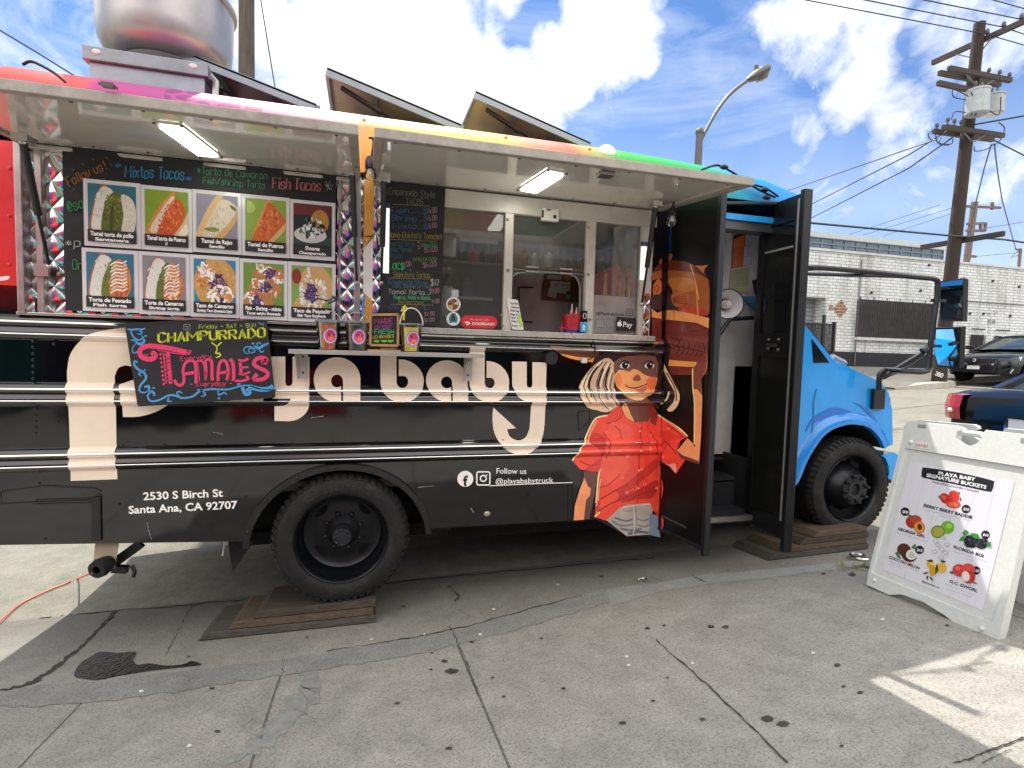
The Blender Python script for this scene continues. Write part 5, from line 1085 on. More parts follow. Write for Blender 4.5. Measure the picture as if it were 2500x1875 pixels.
# mirrors
YM = -.25; m5 = lambda x, y, Y=YM: z5(x, y, Y)
ma = MB().tube([m5(150,530,-.05)]+[m5(*p) for p in sm([(230,515),(360,512),(700,540),(1050,578),(1230,595)], 4, False)]+[m5(*p) for p in sm([(1260,600),(1290,620),(1290,680),(1285,760),(1265,900),(1235,1130),(1215,1310),(1195,1348),(1150,1355)], 4, False)]+[m5(1000,1345,-.2)]+[m5(x,y,-.06) for x,y in sm([(880,1335),(835,1355),(818,1400),(815,1500)], 3, False)], .019, 8)
ma.tube([m5(150,558,-.05), m5(700,572), m5(1050,582)], .013, 8)
arm_ = ma.build('mirror_arm', M_blackm, truck, smooth=True)
MB().tube([m5(1235,1160), m5(1100,1240,-.2), m5(835,1400,-.06)], .016, 8).tube([m5(1255,1180), m5(1100,1290,-.15), m5(850,1412,-.05)], .006, 6).tube([m5(1165,1185,-.24), m5(1210,1160,-.25)], .024, 8).build('mirror_brace', mat('brace_dark', '2a2c2e', .4, .3), arm_, smooth=True)
a, b = m5(748, 1488, YS), m5(828, 1652, YS); MB().box((a.x, YS-.035, b.z), (b.x, YS-.005, a.z)).build('arm_bracket', M_blackm, arm_, bevel=.004)
M_mir = mat('mirror_silver', 'd5dad8', .015, 1, var=.0)
for quad, lab in (([(1318,632),(1500,608),(1490,922),(1322,922)], 'u'), ([(1285,1010),(1472,1005),(1462,1308),(1302,1300),(1272,1200)], 'l')):
    P = [m5(*q) for q in quad]; c = sum(P, V())/len(P); nrm = V((-.95, -.06, .14) if lab == 'u' else (-.96, -.02, -.14)).normalized()
    Q = [onP(*((1900+q[0]*.3014), 500+q[1]*.3014), c, nrm) for q in quad]; big = [c+(q-c)*1.09 for q in Q]
    hs = MB().prism([p+nrm*.004 for p in big], -nrm*.05).build('mirror', M_rub, arm_, bevel=.006)
    dx = V((.012, 0, .02)); MB().poly([p+nrm*.0065 for p in Q]).build('mirror_glass', M_mir, arm_) if False else MB().poly([p+nrm*.0065 for p in Q]).build('mirror_glass', M_mir, arm_)
for (x, y) in ((1270, 775), (1235, 1143)): MB().bar(m5(x-20, y, YM), m5(x+75, y+2, YM), .03, .02).build('mirror_clamp', M_blackm, arm_)
# ---- wheels
def wheel(name, c, front):
    R = .388; ay = V((0, -1, 0)); c = V(c)
    rim = MB()
    if front: pr = [(.262,.0),(.255,.012),(.245,.0),(.235,-.03),(.232,-.09),(.2,-.085),(.165,-.04),(.135,.01),(.12,.03),(.118,.036),(.085,.04),(.045,.041),(.04,.02),(.02,.018)]
    else: pr = [(.262,.0),(.256,.012),(.246,.002),(.24,-.03),(.236,-.1),(.225,-.15),(.2,-.165),(.16,-.17),(.12,-.16),(.1,-.16)]
    rim.lathe(pr, c, ay, 48)
    w = rim.build('wheel', mat('rim_black', '0f1116', .3, .3, dirt='26262a', damt=.5), truck, smooth=True)
    t = MB().lathe([(.24,-.2),(.28,-.225),(.33,-.225),(.37,-.2),(.386,-.16),(.388,-.11),(.386,-.06),(.376,-.02),(.36,.004),(.33,.016),(.3,.018),(.275,.012),(.262,.0)], c, ay, 64)
    for i in range(54):
        a0, a1 = 2*pi*i/54, 2*pi*(i+.62)/54
        P = lambda r, h, a: c+V((cos(a)*r, -h, sin(a)*r))
        t.hexa([P(.36,.008,a0), P(.36,.008,a1), P(.377,-.03,a1), P(.377,-.03,a0)], [P(.367,.009,a0), P(.367,.009,a1), P(.390,-.03,a1), P(.390,-.03,a0)])
        t.hexa([P(.38,-.04,a0+.03), P(.38,-.04,a1+.03), P(.38,-.1,a1+.03), P(.38,-.1,a0+.03)], [P(.391,-.04,a0+.03), P(.391,-.04,a1+.03), P(.391,-.1,a1+.03), P(.391,-.1,a0+.03)])
        t.hexa([P(.38,-.115,a0-.02), P(.38,-.115,a1-.02), P(.376,-.2,a1-.02), P(.376,-.2,a0-.02)], [P(.391,-.115,a0-.02), P(.391,-.115,a1-.02), P(.385,-.2,a1-.02), P(.385,-.2,a0-.02)])
    t.build('tyre', M_rub, w, smooth=True, ang=30)
    tx_ = MB()
    for k, s in enumerate(('LT 225/75R16', 'RADIAL')):
        n_ = len(s)
        for i, ch in enumerate(s):
            g = _G.get(ch.upper())
            if not g: continue
            a = (pi/2 if k == 0 else -pi/2)-(i-n_/2)*.1
            for stt in g.split(';'):
                pts = [((int(q[0])-2)/5*.085, .312+(int(q[1])-5)/6*.022) for q in stt.split()]
                for q in ribbon(pts, .004): tx_.poly([c+V((cos(a-x/.31*.31)*r if False else cos(a-x)*r, -.0195, sin(a-x)*r)) for x, r in q])
    tx_.build('tyre_lettering', mat('rubber_mark', '32312f', .6), w)
    h = MB()
    if front:
        h.lathe([(.001,.02),(.04,.02),(.045,.04),(.07,.045)], c, ay, 20)
        for i in range(8): a = 2*pi*i/8+.2; p = c+V((cos(a)*.098, 0, sin(a)*.098)); h.lathe([(.017,.036),(.017,.052),(.011,.054),(.011,.072),(.001,.072)], p, ay, 8)
    else:
        h.lathe([(.1,-.16),(.062,-.12),(.058,-.04),(.05,-.03),(.001,-.028)], c, ay, 24)
        for i in range(8): a = 2*pi*i/8; h.ball(c+V((cos(a)*.044, .03, sin(a)*.044)), .009, 5)
        for i in range(8): a = 2*pi*i/8+.3; h.ball(c+V((cos(a)*.11, .16, sin(a)*.11)), .016, 5)
    h.build('hub', mat('hub_black', '26272b', .45, .3, dirt='4a4a4a'), w, smooth=True)
    for i in range(4):
        a = 2*pi*i/4+(.78 if not front else 1.1); r = .185 if not front else .19; q = c+V((cos(a)*r, 0, sin(a)*r)); e1 = V((cos(a), 0, sin(a))); e2 = V((-sin(a), 0, cos(a)))
        h0 = .166 if not front else .062
        MB().poly([q+V((0, h0, 0))+e1*.03*cos(b)+e2*.05*sin(b) for b in [2*pi*j/16 for j in range(16)]]).build('vent_hole', mat('hole_black', '020202', 1), w)
    return w
wr = wheel('rear', (-.122, -.005, .645), False)
wf_ = wheel('front', (at(2072, 1190, YS).x-.0, YS-.02, at(2072, 1190, YS).z), True)
MB().lathe([(.24,-.2),(.33,-.22),(.38,-.18),(.388,-.1),(.38,-.02),(.33,.0),(.24,-.02)], (-.122, .26, .645), (0,-1,0), 40).build('inner_tyre', M_rub, truck, smooth=True)
# ---- rear jack and mud flap
p = [at(233, 1322, .05), at(290, 1322, .05), at(280, 1388, .05), at(226, 1386, .05)]
jk = MB().prism(p, (0, .006, 0)).build('jack_plate', mat('jack_plate', 'a89a82', .6, dirt='6a5c48', damt=.6), truck)
c = at(246, 1385, -.02); MB().lathe([(.02,.03),(.045,.03),(.05,.0),(.045,-.03),(.035,-.06)], c, V((-.3,-1,-.1)), 18).build('jack_drive', M_rub, jk, smooth=True)
MB().bar(at(282, 1372, .12), at(345, 1326, .12), .03, .05).bar(at(275, 1388, .08), at(312, 1390, .08), .04, .035).build('jack_arm', M_blackm, jk) if True else None; MB().tube([at(322, 1380, .08), at(330, 1395, .08), at(325, 1408, .08)], .012, 6).build('jack_tube', M_blackm, jk)
MB().prism([at(556, 1322, .18), at(620, 1322, .18), at(568, 1398, .18)], (0, .01, 0)).build('mud_flap', M_rub, truck)
MB().bar(at(549, 1322, .2), at(543, 1357, .2), .008, .008).build('rod', mat('rod_white', 'd0d0cc', .5), truck)
cable = [gp(u, v, .02) for u, v in [(-20,1530),(0,1516),(50,1475),(110,1445),(160,1425)]]+[gp(195, 1410, .05), c+V((-.03, -.02, -.02))]
cb_ = MB().tube([V(p) for p in sm([tuple(p) for p in cable], 5, False)], .0055, 6)
cb_.build('extension_cord', mat('cord_orange', 'd8512a', .5), smooth=True, label='orange extension cord running from the rear jack across sunny ground', cat='cord')
# ---- light cables on the roof
rc = thing('string_lights', 'black string lights with two bare bulbs hung along the truck awnings', 'string lights', (0, -.2, 2.6))
cbm = MB()
for pts, Y in (([(55,158),(75,150),(105,162),(135,180),(160,201)], -.02), ([(900,335),(912,342),(908,380),(905,390)], -.32), ([(1712,415),(1745,404),(1765,408),(1800,428),(1830,450),(1862,468),(1893,482)], -.03), ([(1832,449),(1870,460),(1900,480)], -.03), ([(1650,470),(1642,508)], -.3), ([(1640,508),(1700,470),(1830,446)], -.1)):
    cbm.tube([at(*p, Y) for p in sm(pts, 4, False)], .007, 6)
for u, v, Y in ((1768, 408, -.05), (1868, 463, -.05), (1872, 482, -.05)): cbm.ball(at(u, v, Y), .02, 5, sc=(1.6, 1, .8))
cbm.build('cable', M_blackm, rc, smooth=True)
M_bulb = glass('bulb_glass', (.93,.94,.95), 1.0, .0)
for (u, v0, v1, v2, Y) in ((904, 383, 412, 440, -.32), (1641, 507, 527, 554, -.3)):
    a, b, c = at(u, v0, Y), at(u, v1, Y), at(u, v2, Y); h = b.z-c.z
    s = MB().lathe([(.001, a.z), (.018, a.z), (.026, a.z-.02), (.026, b.z), (.02, b.z)], (b.x, Y, 0), n=14).build('socket', M_blackm, rc, smooth=True)
    MB().lathe([(.02, b.z), (.026, b.z-h*.3), (.034, b.z-h*.6), (.03, b.z-h*.85), (.015, b.z-h*.97), (.001, c.z)], (b.x, Y, 0), n=20).build('bulb', M_bulb, s, smooth=True)
    MB().lathe([(.009, b.z), (.009, b.z-h*.5), (.001, b.z-h*.5)], (b.x, Y, 0), n=8).build('filament', mat('filament_white', 'dfe6ec', .3), s)
rl = MB(); p = at(1482, 372, .1); rl.ball(p, .05, 8, sc=(1.3, .6, 1)); rl.build('roof_light', mat('cap_plastic', 'e8e8ea', .3), truck, smooth=True)
for u, v in ((889, 297), (1235, 340), (1440, 368)): 
    p = at(u, v-4, .02); MB().ball(p, .011, 6).build('marker_light', mat('marker_amber', 'd88a2a', .25), truck, smooth=True)

# ================================================================ THINGS HUNG ON OR STANDING BY THE TRUCK
M_slate = mat('chalk_black', '15161a', .6, var=.35, vs=5, dirt='2a2b30', dscale=6, damt=.6)
M_card = mat('laminate_white', 'd6d5d8', .25, var=.04, coat=.4)
CHK[0] = .5
# ---- banner menu with ten photo cards
mb_ = thing('menu_board', 'black chalk banner menu with ten food photo cards in the rear truck window', 'menu board', (-.8, -.012, 1.9))
sheet = MB(); rows = []
for j in range(9):
    z = 1.915+(2.72-1.915)*j/8; rows.append([(-1.458+1.292*i/16, -.012-.004*sin(i*1.3+j*.7), z) for i in range(17)])
sheet.grid(rows).build('sheet', M_slate, mb_, smooth=True)
ck = MB(); fb = lambda u, v: at(u, v, -.0185); Z1 = Z(0, 0, .3165); Z6a = Z(450, 350, .3014)
def H(text, z, p0, p1, h, col, w=.13, jit=.3, fn=fb, mb=ck): hand(mb, text, *z([p0, p1]), h, fn, chalk_m(col), w, jit)
H('Follow us!', Z1, (535, 1440), (825, 1300), 24, 'c9823c', .12); H('@sat', Z1, (530, 1630), (680, 1590), 26, '52a868', .14); H('*p', Z1, (505, 1905), (620, 1905), 20, 'd8d8d4', .13); H('On', Z1, (560, 2080), (640, 2080), 24, '52a868', .12)
H('Mixtos Tacos', Z1, (965, 1365), (1420, 1385), 28, '4f9fd0', .13); H('*', Z1, (890, 1300), (935, 1300), 16, '3f8fd0', .2); H('*', Z1, (1435, 1400), (1475, 1400), 15, '3f8fd0', .2)
H('*Torta de Camaron', Z1, (1520, 1340), (2060, 1382), 17, '5fae84', .13); H('Fish/shrimp Torta', Z1, (1565, 1415), (2040, 1455), 16, '5fae84', .13)
for d in (0, 1.6): hand(ck, 'Fish Tacos', (665+d, 460), (782+d, 467), 27, fb, chalk_m('e08a98'), .09, .08)
for q in ribbon(Z6a([(1145,310),(1180,375),(1140,345),(1210,335),(1155,385),(1178,300),(1195,380),(1145,335)]), 1.4): ck.poly([fb(*c) for c in q], chalk_m('d8e4e8'))
for x, y in ((665,325),(750,285),(855,275),(895,330),(585,370),(545,495),(590,530),(840,450)): 
    for q in ribbon(Z5a([(x,y),(x+12,y+18)]), 1.6): ck.poly([fb(*c) for c in q], chalk_m('c9823c'))
ck.build('chalk_lettering', None, mb_)
UT = [(207,437),(347,452),(472,466),(591,473),(708,488),(820,498)]; UB = [(210,598),(348,612),(473,616),(592,624),(709,632),(818,638)]
DT = [(203,605),(341,615),(467,622),(587,631),(704,640),(820,646)]; DB = [(207,758),(343,766),(466,772),(587,778),(703,784),(820,789)]
class Card:
    def __init__(s, x0, x1, z0, z1): s.x0, s.x1, s.z0, s.z1 = x0, x1, z0, z1; s.mb = MB(); s.k = 0
    def P(s, u, v, k=None): return V((s.x0+(s.x1-s.x0)*u, -.0205-.00012*(s.k if k is None else k), s.z0+(s.z1-s.z0)*v))
    def poly(s, pts, m, n=3, rot=0, c=(0,0)):
        s.k += 1; s.mb.poly([s.P(min(max(u, .075), .925), min(max(v, .07), .94)) for u, v in (sm(pts, n) if n else pts)], m)
    def line(s, pts, w, m):
        s.k += .3
        for q in ribbon(sm(pts, 3, False), w): s.mb.poly([s.P(*c) for c in q], m)
    def flakes(s, cx, cy, rx, ry, n, cols, sz, rot=0, elong=1):
        rnd = s.r
        for i in range(n):
            a = rnd.random()*6.28; r = math.sqrt(rnd.random()); x = r*cos(a)*rx; y = r*sin(a)*ry
            u, v = cx+x*cos(rot)-y*sin(rot), cy+x*sin(rot)+y*cos(rot); q = sz*rnd.uniform(.5, 1.3); b = rnd.random()*3.14; s.k += .08
            s.mb.poly([s.P(min(max(u+q*(elong*cos(t)*cos(b)-sin(t)*sin(b)*.6), .075), .925), min(max(v+q*(elong*cos(t)*sin(b)+sin(t)*cos(b)*.6), .2), .93)) for t in [2*pi*j/7 for j in range(7)]], paint(rnd.choice(cols), .5))
BR_ = ['d9d3c4','c9c0ae','e6e1d6']; GR_ = ['6a7022','59621c','7f8436','4a5218']; RD_ = ['c9582a','d8703a','b8461f','e08a4a']; PU_ = ['4a2f6a','5a3f80','382452']; WH_ = ['efe9e0','d9d2c8','f6f2ec']
def torta(c, kind):
    lo = [(.1,.34),(.2,.72),(.33,.93),(.42,.9),(.3,.6),(.25,.24),(.14,.24)]
    if kind == 'red':
        c.poly([(.08,.25),(.3,.62),(.62,.93),(.66,.86),(.5,.6),(.3,.3),(.2,.2)], paint('d8843c')); c.poly([(.16,.3),(.36,.6),(.6,.86),(.66,.8),(.55,.6),(.36,.3)], paint('d9c9b4'))
        c.poly([(.3,.22),(.46,.55),(.68,.84),(.86,.66),(.8,.48),(.62,.22)], paint('c9562a')); c.flakes(.58,.5,.2,.3,70,RD_,.03,-.5); c.poly([(.62,.22),(.82,.46),(.94,.66),(.93,.4),(.8,.22)], paint('d8b98c')); c.poly([(.7,.22),(.88,.45),(.92,.3),(.8,.22)], paint('e6dccb')); return
    c.poly(lo, paint('b5683c')); c.poly([(.13,.34),(.22,.7),(.34,.9),(.52,.84),(.5,.6),(.46,.24),(.18,.24)], paint('dcd8d0')); c.flakes(.3,.55,.13,.3,40,BR_,.025)
    if kind == 'green':
        c.poly([(.3,.3),(.36,.6),(.5,.82),(.66,.8),(.7,.5),(.62,.24),(.36,.22)], paint('5a6420')); c.flakes(.52,.52,.17,.3,90,GR_+['8a8a3a'],.028); c.poly([(.66,.8),(.86,.74),(.93,.5),(.86,.22),(.66,.24),(.7,.5)], paint('d6d0c2')); c.flakes(.8,.48,.1,.26,40,BR_,.025); c.poly([(.46,.24),(.47,.55),(.52,.62),(.5,.24)], paint('3f4716'))
    else:
        c.poly([(.34,.24),(.36,.5),(.5,.8),(.6,.82),(.6,.5),(.5,.24)], paint('6a7426' if kind == 'fish' else '5f6f30')); c.flakes(.46,.5,.09,.28,40,GR_,.025)
        c.poly([(.5,.24),(.5,.5),(.62,.84),(.8,.76),(.88,.5),(.8,.26)], paint('c97a3f')); c.flakes(.67,.5,.18,.3,70,RD_+['d9a070'],.035)
        for k in range(9): y = .3+k*.055; c.line([(.5+.02*(k % 2),y),(.6,y+.06),(.72,y+.05),(.8,y+.09)], .022, paint(WH_[k % 3]))
        if kind == 'shrimp': c.flakes(.66,.5,.16,.28,46,['e8c8a8','d98a5a','f0dcc8'],.03)
def food(c, k):
    bgm = {'tt':'2f6a7c','tp':'7f9a2e','tr':'8c8a9c','tu':'84a33a','sm':'24282b','fp':'2b6c86','fc':'85848c','tc':'2f80a0','mx':'6f9038','fk':'7fa050'}[k]
    c.poly([(.07,.06),(.93,.06),(.93,.945),(.07,.945)], paint(bgm), 0); c.flakes(.5,.55,.42,.38,26,[bgm],.09)
    if k == 'tt': torta(c, 'green')
    elif k == 'tp': torta(c, 'red')
    elif k == 'fp': torta(c, 'fish')
    elif k == 'fc': torta(c, 'shrimp')
    elif k == 'tr':
        c.poly([(.08,.3),(.3,.7),(.5,.93),(.62,.93),(.5,.7),(.3,.3),(.2,.22)], paint('d6b27c')); c.poly([(.2,.28),(.42,.66),(.62,.88),(.92,.76),(.8,.56),(.46,.24)], paint('d3cbb4')); c.flakes(.56,.56,.14,.3,50,['dcd4c0','c2b898'],.03,-.7)
        c.poly([(.4,.22),(.7,.46),(.93,.68),(.93,.58),(.7,.32),(.55,.22)], paint('cfa76c')); c.poly([(.22,.38),(.4,.42),(.56,.38),(.4,.34)], paint('8a8a40')); c.poly([(.76,.8),(.88,.76),(.9,.7),(.8,.74)], paint('6a6a3a'))
    elif k == 'tu':
        c.poly([(.18,.22),(.36,.62),(.52,.92),(.62,.9),(.5,.6),(.3,.22)], paint('d98a48')); c.poly([(.2,.22),(.42,.64),(.56,.9),(.78,.76),(.92,.6),(.7,.4),(.52,.22)], paint('c8642c')); c.flakes(.56,.54,.16,.3,80,RD_,.032,-.6); c.poly([(.52,.22),(.72,.4),(.92,.58),(.93,.48),(.7,.28),(.62,.22)], paint('d8b078')); c.poly([(.12,.7),(.28,.74),(.26,.84),(.12,.9)], paint('a8c060'))
    elif k == 'sm':
        c.poly([(.08,.75),(.9,.75),(.92,.94),(.08,.94)], paint('6b2a2c'), 0); c.poly([(.08,.4),(.5,.44),(.92,.38),(.92,.2),(.08,.2)], paint('2a4a48'))
        c.poly(arc(.66,.66,.2,.2,0,350,16), paint('b8863e'), 0); c.flakes(.68,.68,.14,.14,14,['a87430','c8964e'],.03); c.poly(arc(.45,.42,.36,.14,0,350,18), paint('cfd0cc'), 0); c.flakes(.48,.54,.28,.16,70,['1b1b1e','e6e6e2','2c2c30','cfd8d6','3a6a66'],.045)
    elif k == 'tc':
        c.poly(arc(.52,.55,.44,.42,0,350,22), paint('c99a58'), 0); c.flakes(.55,.6,.36,.3,50,['d0a468','bd8c4a'],.04); c.flakes(.28,.66,.18,.2,50,['d98040','e8a868','c86a30'],.04); c.flakes(.56,.48,.2,.24,60,PU_,.03,0,2); c.flakes(.62,.36,.26,.16,46,WH_+['d98a50'],.04,0,1.6); c.flakes(.34,.72,.16,.16,24,WH_,.035,0,1.8)
    elif k == 'mx':
        for cx, cy in ((.62,.76),(.52,.52),(.36,.3)):
            c.poly(arc(cx,cy,.36,.13,0,350,16), paint('b07a48'), 0); c.flakes(cx,cy,.3,.1,44,WH_+['d98a50','c97840'],.035,-.4,1.6); c.flakes(cx,cy+.02,.12,.08,34,PU_,.025,0,2)
    elif k == 'fk':
        c.poly(arc(.58,.6,.36,.36,0,350,20), paint('cda066'), 0); c.poly([(.08,.2),(.2,.4),(.3,.3),(.3,.2)], paint('c9a060')); c.poly(arc(.18,.76,.1,.13,0,350,12), paint('8a2c22'), 0); c.line([(.42,.92),(.45,.75)], .06, paint('d8dce0')); c.flakes(.52,.5,.28,.3,110,WH_+['d8b088','c9c4bc'],.04,0,1.5); c.flakes(.48,.5,.12,.14,70,PU_+['6a3a58'],.022,0,3)
CARDS = [('tt','Tamal torta de pollo','Santanera',0,0),('tp','Tamal torta de Puerco','DF',0,1),('tr','Tamal de Rajas','Sencillo',0,2),('tu','Tamal de Puerco','Sencillo',0,3),('sm',"S'mores",'Champurrado',0,4),
         ('fp','Torta de Pescado','Fish torta',1,0),('fc','Torta de Camaron','Shrimp torta',1,1),('tc','Taco de Camaron','Shrimp Taco Ensenada Style',1,2),('mx','Fish - Shrimp - mixto','Tacos estylo Ensenada',1,3),('fk','Taco de Pescado','Fish Taco Ensenada',1,4)]
for k, t1, t2, r, i in CARDS:
    T, B = (UT, UB) if r == 0 else (DT, DB)
    q = [at(*T[i]), at(*T[i+1]), at(*B[i+1]), at(*B[i])]; x0, x1 = (q[0].x+q[3].x)/2+.001, (q[1].x+q[2].x)/2-.001; z1, z0 = (q[0].z+q[1].z)/2, (q[2].z+q[3].z)/2
    cd_ = MB().box((x0, -.0195, z0), (x1, -.0165, z1)).build('photo_card', M_card, mb_, label='photo card captioned '+t1)
    c = Card(x0, x1, z0, z1); c.r = random.Random(k); food(c, k)
    c.k = 60; c.mb.poly([c.P(*p) for p in ((.075,.065),(.925,.065),(.925,.245),(.075,.245))], mat('caption_'+k, '23282a', .4))
    c.mb.build('food_photo', None, cd_)
    tx = MB(); f = lambda u, v: c.P(u, v, 66)
    for s, y, h, x_ in ((t1, .155, .062, .04 if len(t1) > 14 else .1), (t2, .082, .045, .12 if len(t2) < 20 else .06)):
        if len(s) < 4: x_ = .4
        elif len(s) < 9: x_ = .26
        vs, fs = textmesh(s, .04); xa, xb = min(v[0] for v in vs), max(v[0] for v in vs)
        tx.tris([f(.08+x_+(.84-2*x_)*(a-xa)/(xb-xa), y+b/.7*h) for a, b in vs], fs, paint('f0efec'))
    tx.build('caption', None, cd_)
CHK[0] = .85
# ---- chalkboard: champurrado y tamales
cbY = -.062; ZB = Z(280, 780, .18987); fc = lambda u, v: at(u, v, cbY-.0135)
cbd = thing('chalkboard', 'black chalkboard lettered Champurrado y Tamales, propped on the truck side', 'chalkboard', at(500, 980, cbY))
q = [at(*p, cbY) for p in ZB([(150,105),(1100,18),(1960,8),(2068,985),(2050,1005),(325,1116),(305,1100)])]
MB().prism(q, (0, -.013, 0)).build('board', M_slate, cbd, bevel=.002)
q = [at(*p, cbY) for p in ZB([(-30,60),(150,50),(1040,0),(1115,40),(1110,62),(160,110)])]; MB().prism(q, (0, .04, 0)).build('backing_board', M_slate, cbd)
ck = MB()
def HB(t, p0, p1, h, col, w=.14, jit=.2, dbl=0, z=ZB):
    hand(ck, t, *z([p0, p1]), h, fc, chalk_m(col), w, jit)
    if dbl: hand(ck, t, *z([(p0[0]+dbl, p0[1]-dbl*.4), (p1[0]+dbl, p1[1]-dbl*.4)]), h, fc, chalk_m(col), w, jit)
def SB(pts, col, w, taper=True):
    P = ZB(sm(pts, 5, False)); n = len(P); ww = [w*.19*(.35+.65*sin(pi*min(1, .15+i/n*.85))) for i in range(n)] if taper else w*.19
    for q in ribbon(P, ww): ck.poly([fc(*c) for c in q], chalk_m(col))
YL, PK, BL = 'd6dc3c', 'f04a78', '5aa2dc'
HB('Friday - SAT - SUN', (1085, 118), (1815, 100), 9.5, 'b8c84a', .15); HB('CHAMPURRADO', (560, 295), (1930, 232), 22, YL, .13, .25, 14)
HB('Y', (1250, 400), (1385, 395), 20, YL, .16); SB([(1320,390),(1300,430),(1350,440),(1355,470),(1300,490)], YL, 22); HB('Everyday', (850, 535), (1250, 500), 11, PK, .14); HB('- Everyday -', (965, 862), (1510, 850), 11, PK, .15)
SB([(470,425),(520,450),(500,500),(420,510),(350,480),(320,420),(360,360),(450,340),(560,350),(700,370),(860,405),(945,425),(950,395)], PK, 62, False); SB([(550,395),(720,425),(900,450),(950,435)], PK, 12); SB([(380,440),(400,460),(440,445)], PK, 10)
for x0_, x1_ in ((625, 660), (680, 722)): SB([(x0_,425),(x0_+20,620),(x1_,825)], PK, 16 if x0_ < 650 else 50, False)
for k in range(8): SB([(640+k*5,455+k*47),(715+k*4,462+k*47)], PK, 12, False); ck.poly([fc(a, b) for a, b in ZB(arc(588+k*6, 445+k*55, 15, 17, 0, 330, 10))], chalk_m(PK))
for (pts, w) in (([(770,775),(800,830),(850,845),(890,790),(880,650),(910,560),(960,530),(1020,540),(1040,620),(1045,820)], 36), ([(905,700),(1035,680)], 40), ([(1045,545),(1110,530),(1150,580),(1165,720),(1170,780),(1180,640),(1165,520)], 26), ([(1065,560),(1090,790)], 14), ([(1170,510),(1240,530),(1250,640),(1255,785)], 40),
                 ([(1330,790),(1330,680),(1350,560),(1400,525),(1440,560),(1460,680),(1440,780)], 38), ([(1350,690),(1450,670)], 34), ([(1480,510),(1520,560),(1530,700),(1525,790)], 44), ([(1540,785),(1640,790),(1720,760),(1690,730)], 30), ([(1610,550),(1625,650),(1615,720)], 40), ([(1590,520),(1660,530),(1720,500)], 30), ([(1620,620),(1720,610)], 24), ([(1610,710),(1680,700),(1740,670)], 26),
                 ([(1960,560),(1900,545),(1960,520),(1900,490),(1820,510),(1790,570),(1850,620),(1940,660),(1970,710),(1920,760),(1840,775),(1790,760),(1830,700)], 50)):
    SB(pts, PK, w, False)
for pts, w in (([(160,125),(230,130),(300,125),(370,125),(390,110)], 24), ([(210,135),(220,190),(270,250),(330,260),(370,230),(340,210)], 22), ([(300,130),(350,160),(330,190),(290,180)], 18), ([(250,250),(300,310),(350,310),(380,270),(350,230)], 34), ([(270,310),(230,370),(240,430),(285,420),(275,405)], 14), ([(295,555),(260,535),(250,580),(300,640),(380,690),(400,760),(330,850),(320,920),(380,940),(430,920)], 30), ([(340,730),(310,700),(340,680),(390,650),(380,640)], 18), ([(380,870),(440,860),(440,930)], 34), ([(430,930),(480,920),(520,960),(490,985)], 14),
               ([(520,980),(470,930),(425,980),(460,1045),(560,1040),(700,975),(800,985),(870,1010),(1000,990),(1100,920),(1250,895),(1450,900),(1600,860),(1720,850),(1850,890),(1960,905),(2035,890)], 26), ([(1720,860),(1850,895),(1960,895),(2040,860)], 60), ([(870,950),(830,925),(800,950),(840,990)], 20), ([(1060,900),(1130,920),(1165,970),(1110,990)], 22), ([(1330,910),(1340,970),(1410,940),(1440,970)], 20), ([(1640,870),(1680,960),(1740,940),(1720,905),(1690,915)], 44), ([(1620,830),(1580,830),(1600,860)], 20), ([(700,1000),(680,1050),(740,1050)], 20),
               ([(1770,385),(1740,370),(1720,410),(1780,425),(1800,390),(1740,350),(1680,360),(1660,400),(1700,440),(1760,420)], 16), ([(1790,340),(1850,370),(1920,330),(1985,305)], 34), ([(1840,350),(1830,310),(1870,300),(1880,325)], 16), ([(1850,380),(1890,420),(1920,400)], 18), ([(1840,40),(1880,55),(1910,70),(1920,45)], 12)):
    SB(pts, BL, w, w < 40)
for x, y in ((400,212),(500,880),(230,265),(1340,1015),(1780,310)): ck.poly([fc(a, b) for a, b in ZB(arc(x, y, 18, 13, 0, 330, 10))], chalk_m(BL))
for q in ribbon(ZB([(890,65),(970,65),(970,135),(890,135),(890,65)]), 1.6): ck.poly([fc(*c) for c in q], chalk_m('9a9a98'))
for q in ribbon(ZB([(915,90),(945,90),(945,115),(915,115),(930,100)]), 1.4): ck.poly([fc(*c) for c in q], chalk_m('9a9a98'))
ck.build('chalk_lettering', None, cbd)
CHK[0] = .55
# ---- narrow black chalk menu in the serving window
cm = thing('chalk_menu', 'narrow black chalk menu headed Ensenada Style Tacos beside the serving window', 'menu board', at(1000, 800, -.015))
fm = lambda u, v: at(u, v, -.024); q = [at(*p, -.015) for p in Zc([(265,95),(860,160),(805,1560),(185,1530)])]
MB().prism(q, (0, -.006, 0)).build('sheet', M_slate, cm)
ck = MB(); HM = lambda t, p0, p1, h, col, w=.13: hand(ck, t, *Zc([p0, p1]), h, fm, chalk_m(col), w, .25)
CB_, CY_, CG_, CP_, CW_ = '4a86bc', 'a89a5a', '58ba8a', 'c89aa4', 'd4d8da'
HM('Ensenada Style', (285, 225), (755, 265), 16, '8a8478'); HM('TACOS', (460, 325), (635, 330), 14, '8a8478'); HM('Fish......$', (300, 415), (680, 420), 14, CB_); HM('6.00', (695, 418), (775, 410), 13, CP_)
HM('Shrimp....$', (320, 490), (680, 500), 13, CB_); HM('6.00', (695, 492), (775, 485), 12, CP_); HM('Mixto...$', (330, 570), (680, 575), 12, CB_); HM('6.00', (695, 570), (775, 560), 12, CP_)
HM("Mama Chicha's Tamales", (275, 660), (825, 682), 14, CY_); HM('Puerco Rojo', (275, 745), (550, 752), 12, '4a7a90'); HM('Pollo Verde', (275, 805), (520, 812), 12, '4a8a90'); HM('Rajas', (280, 865), (425, 868), 12, '4a7a90')
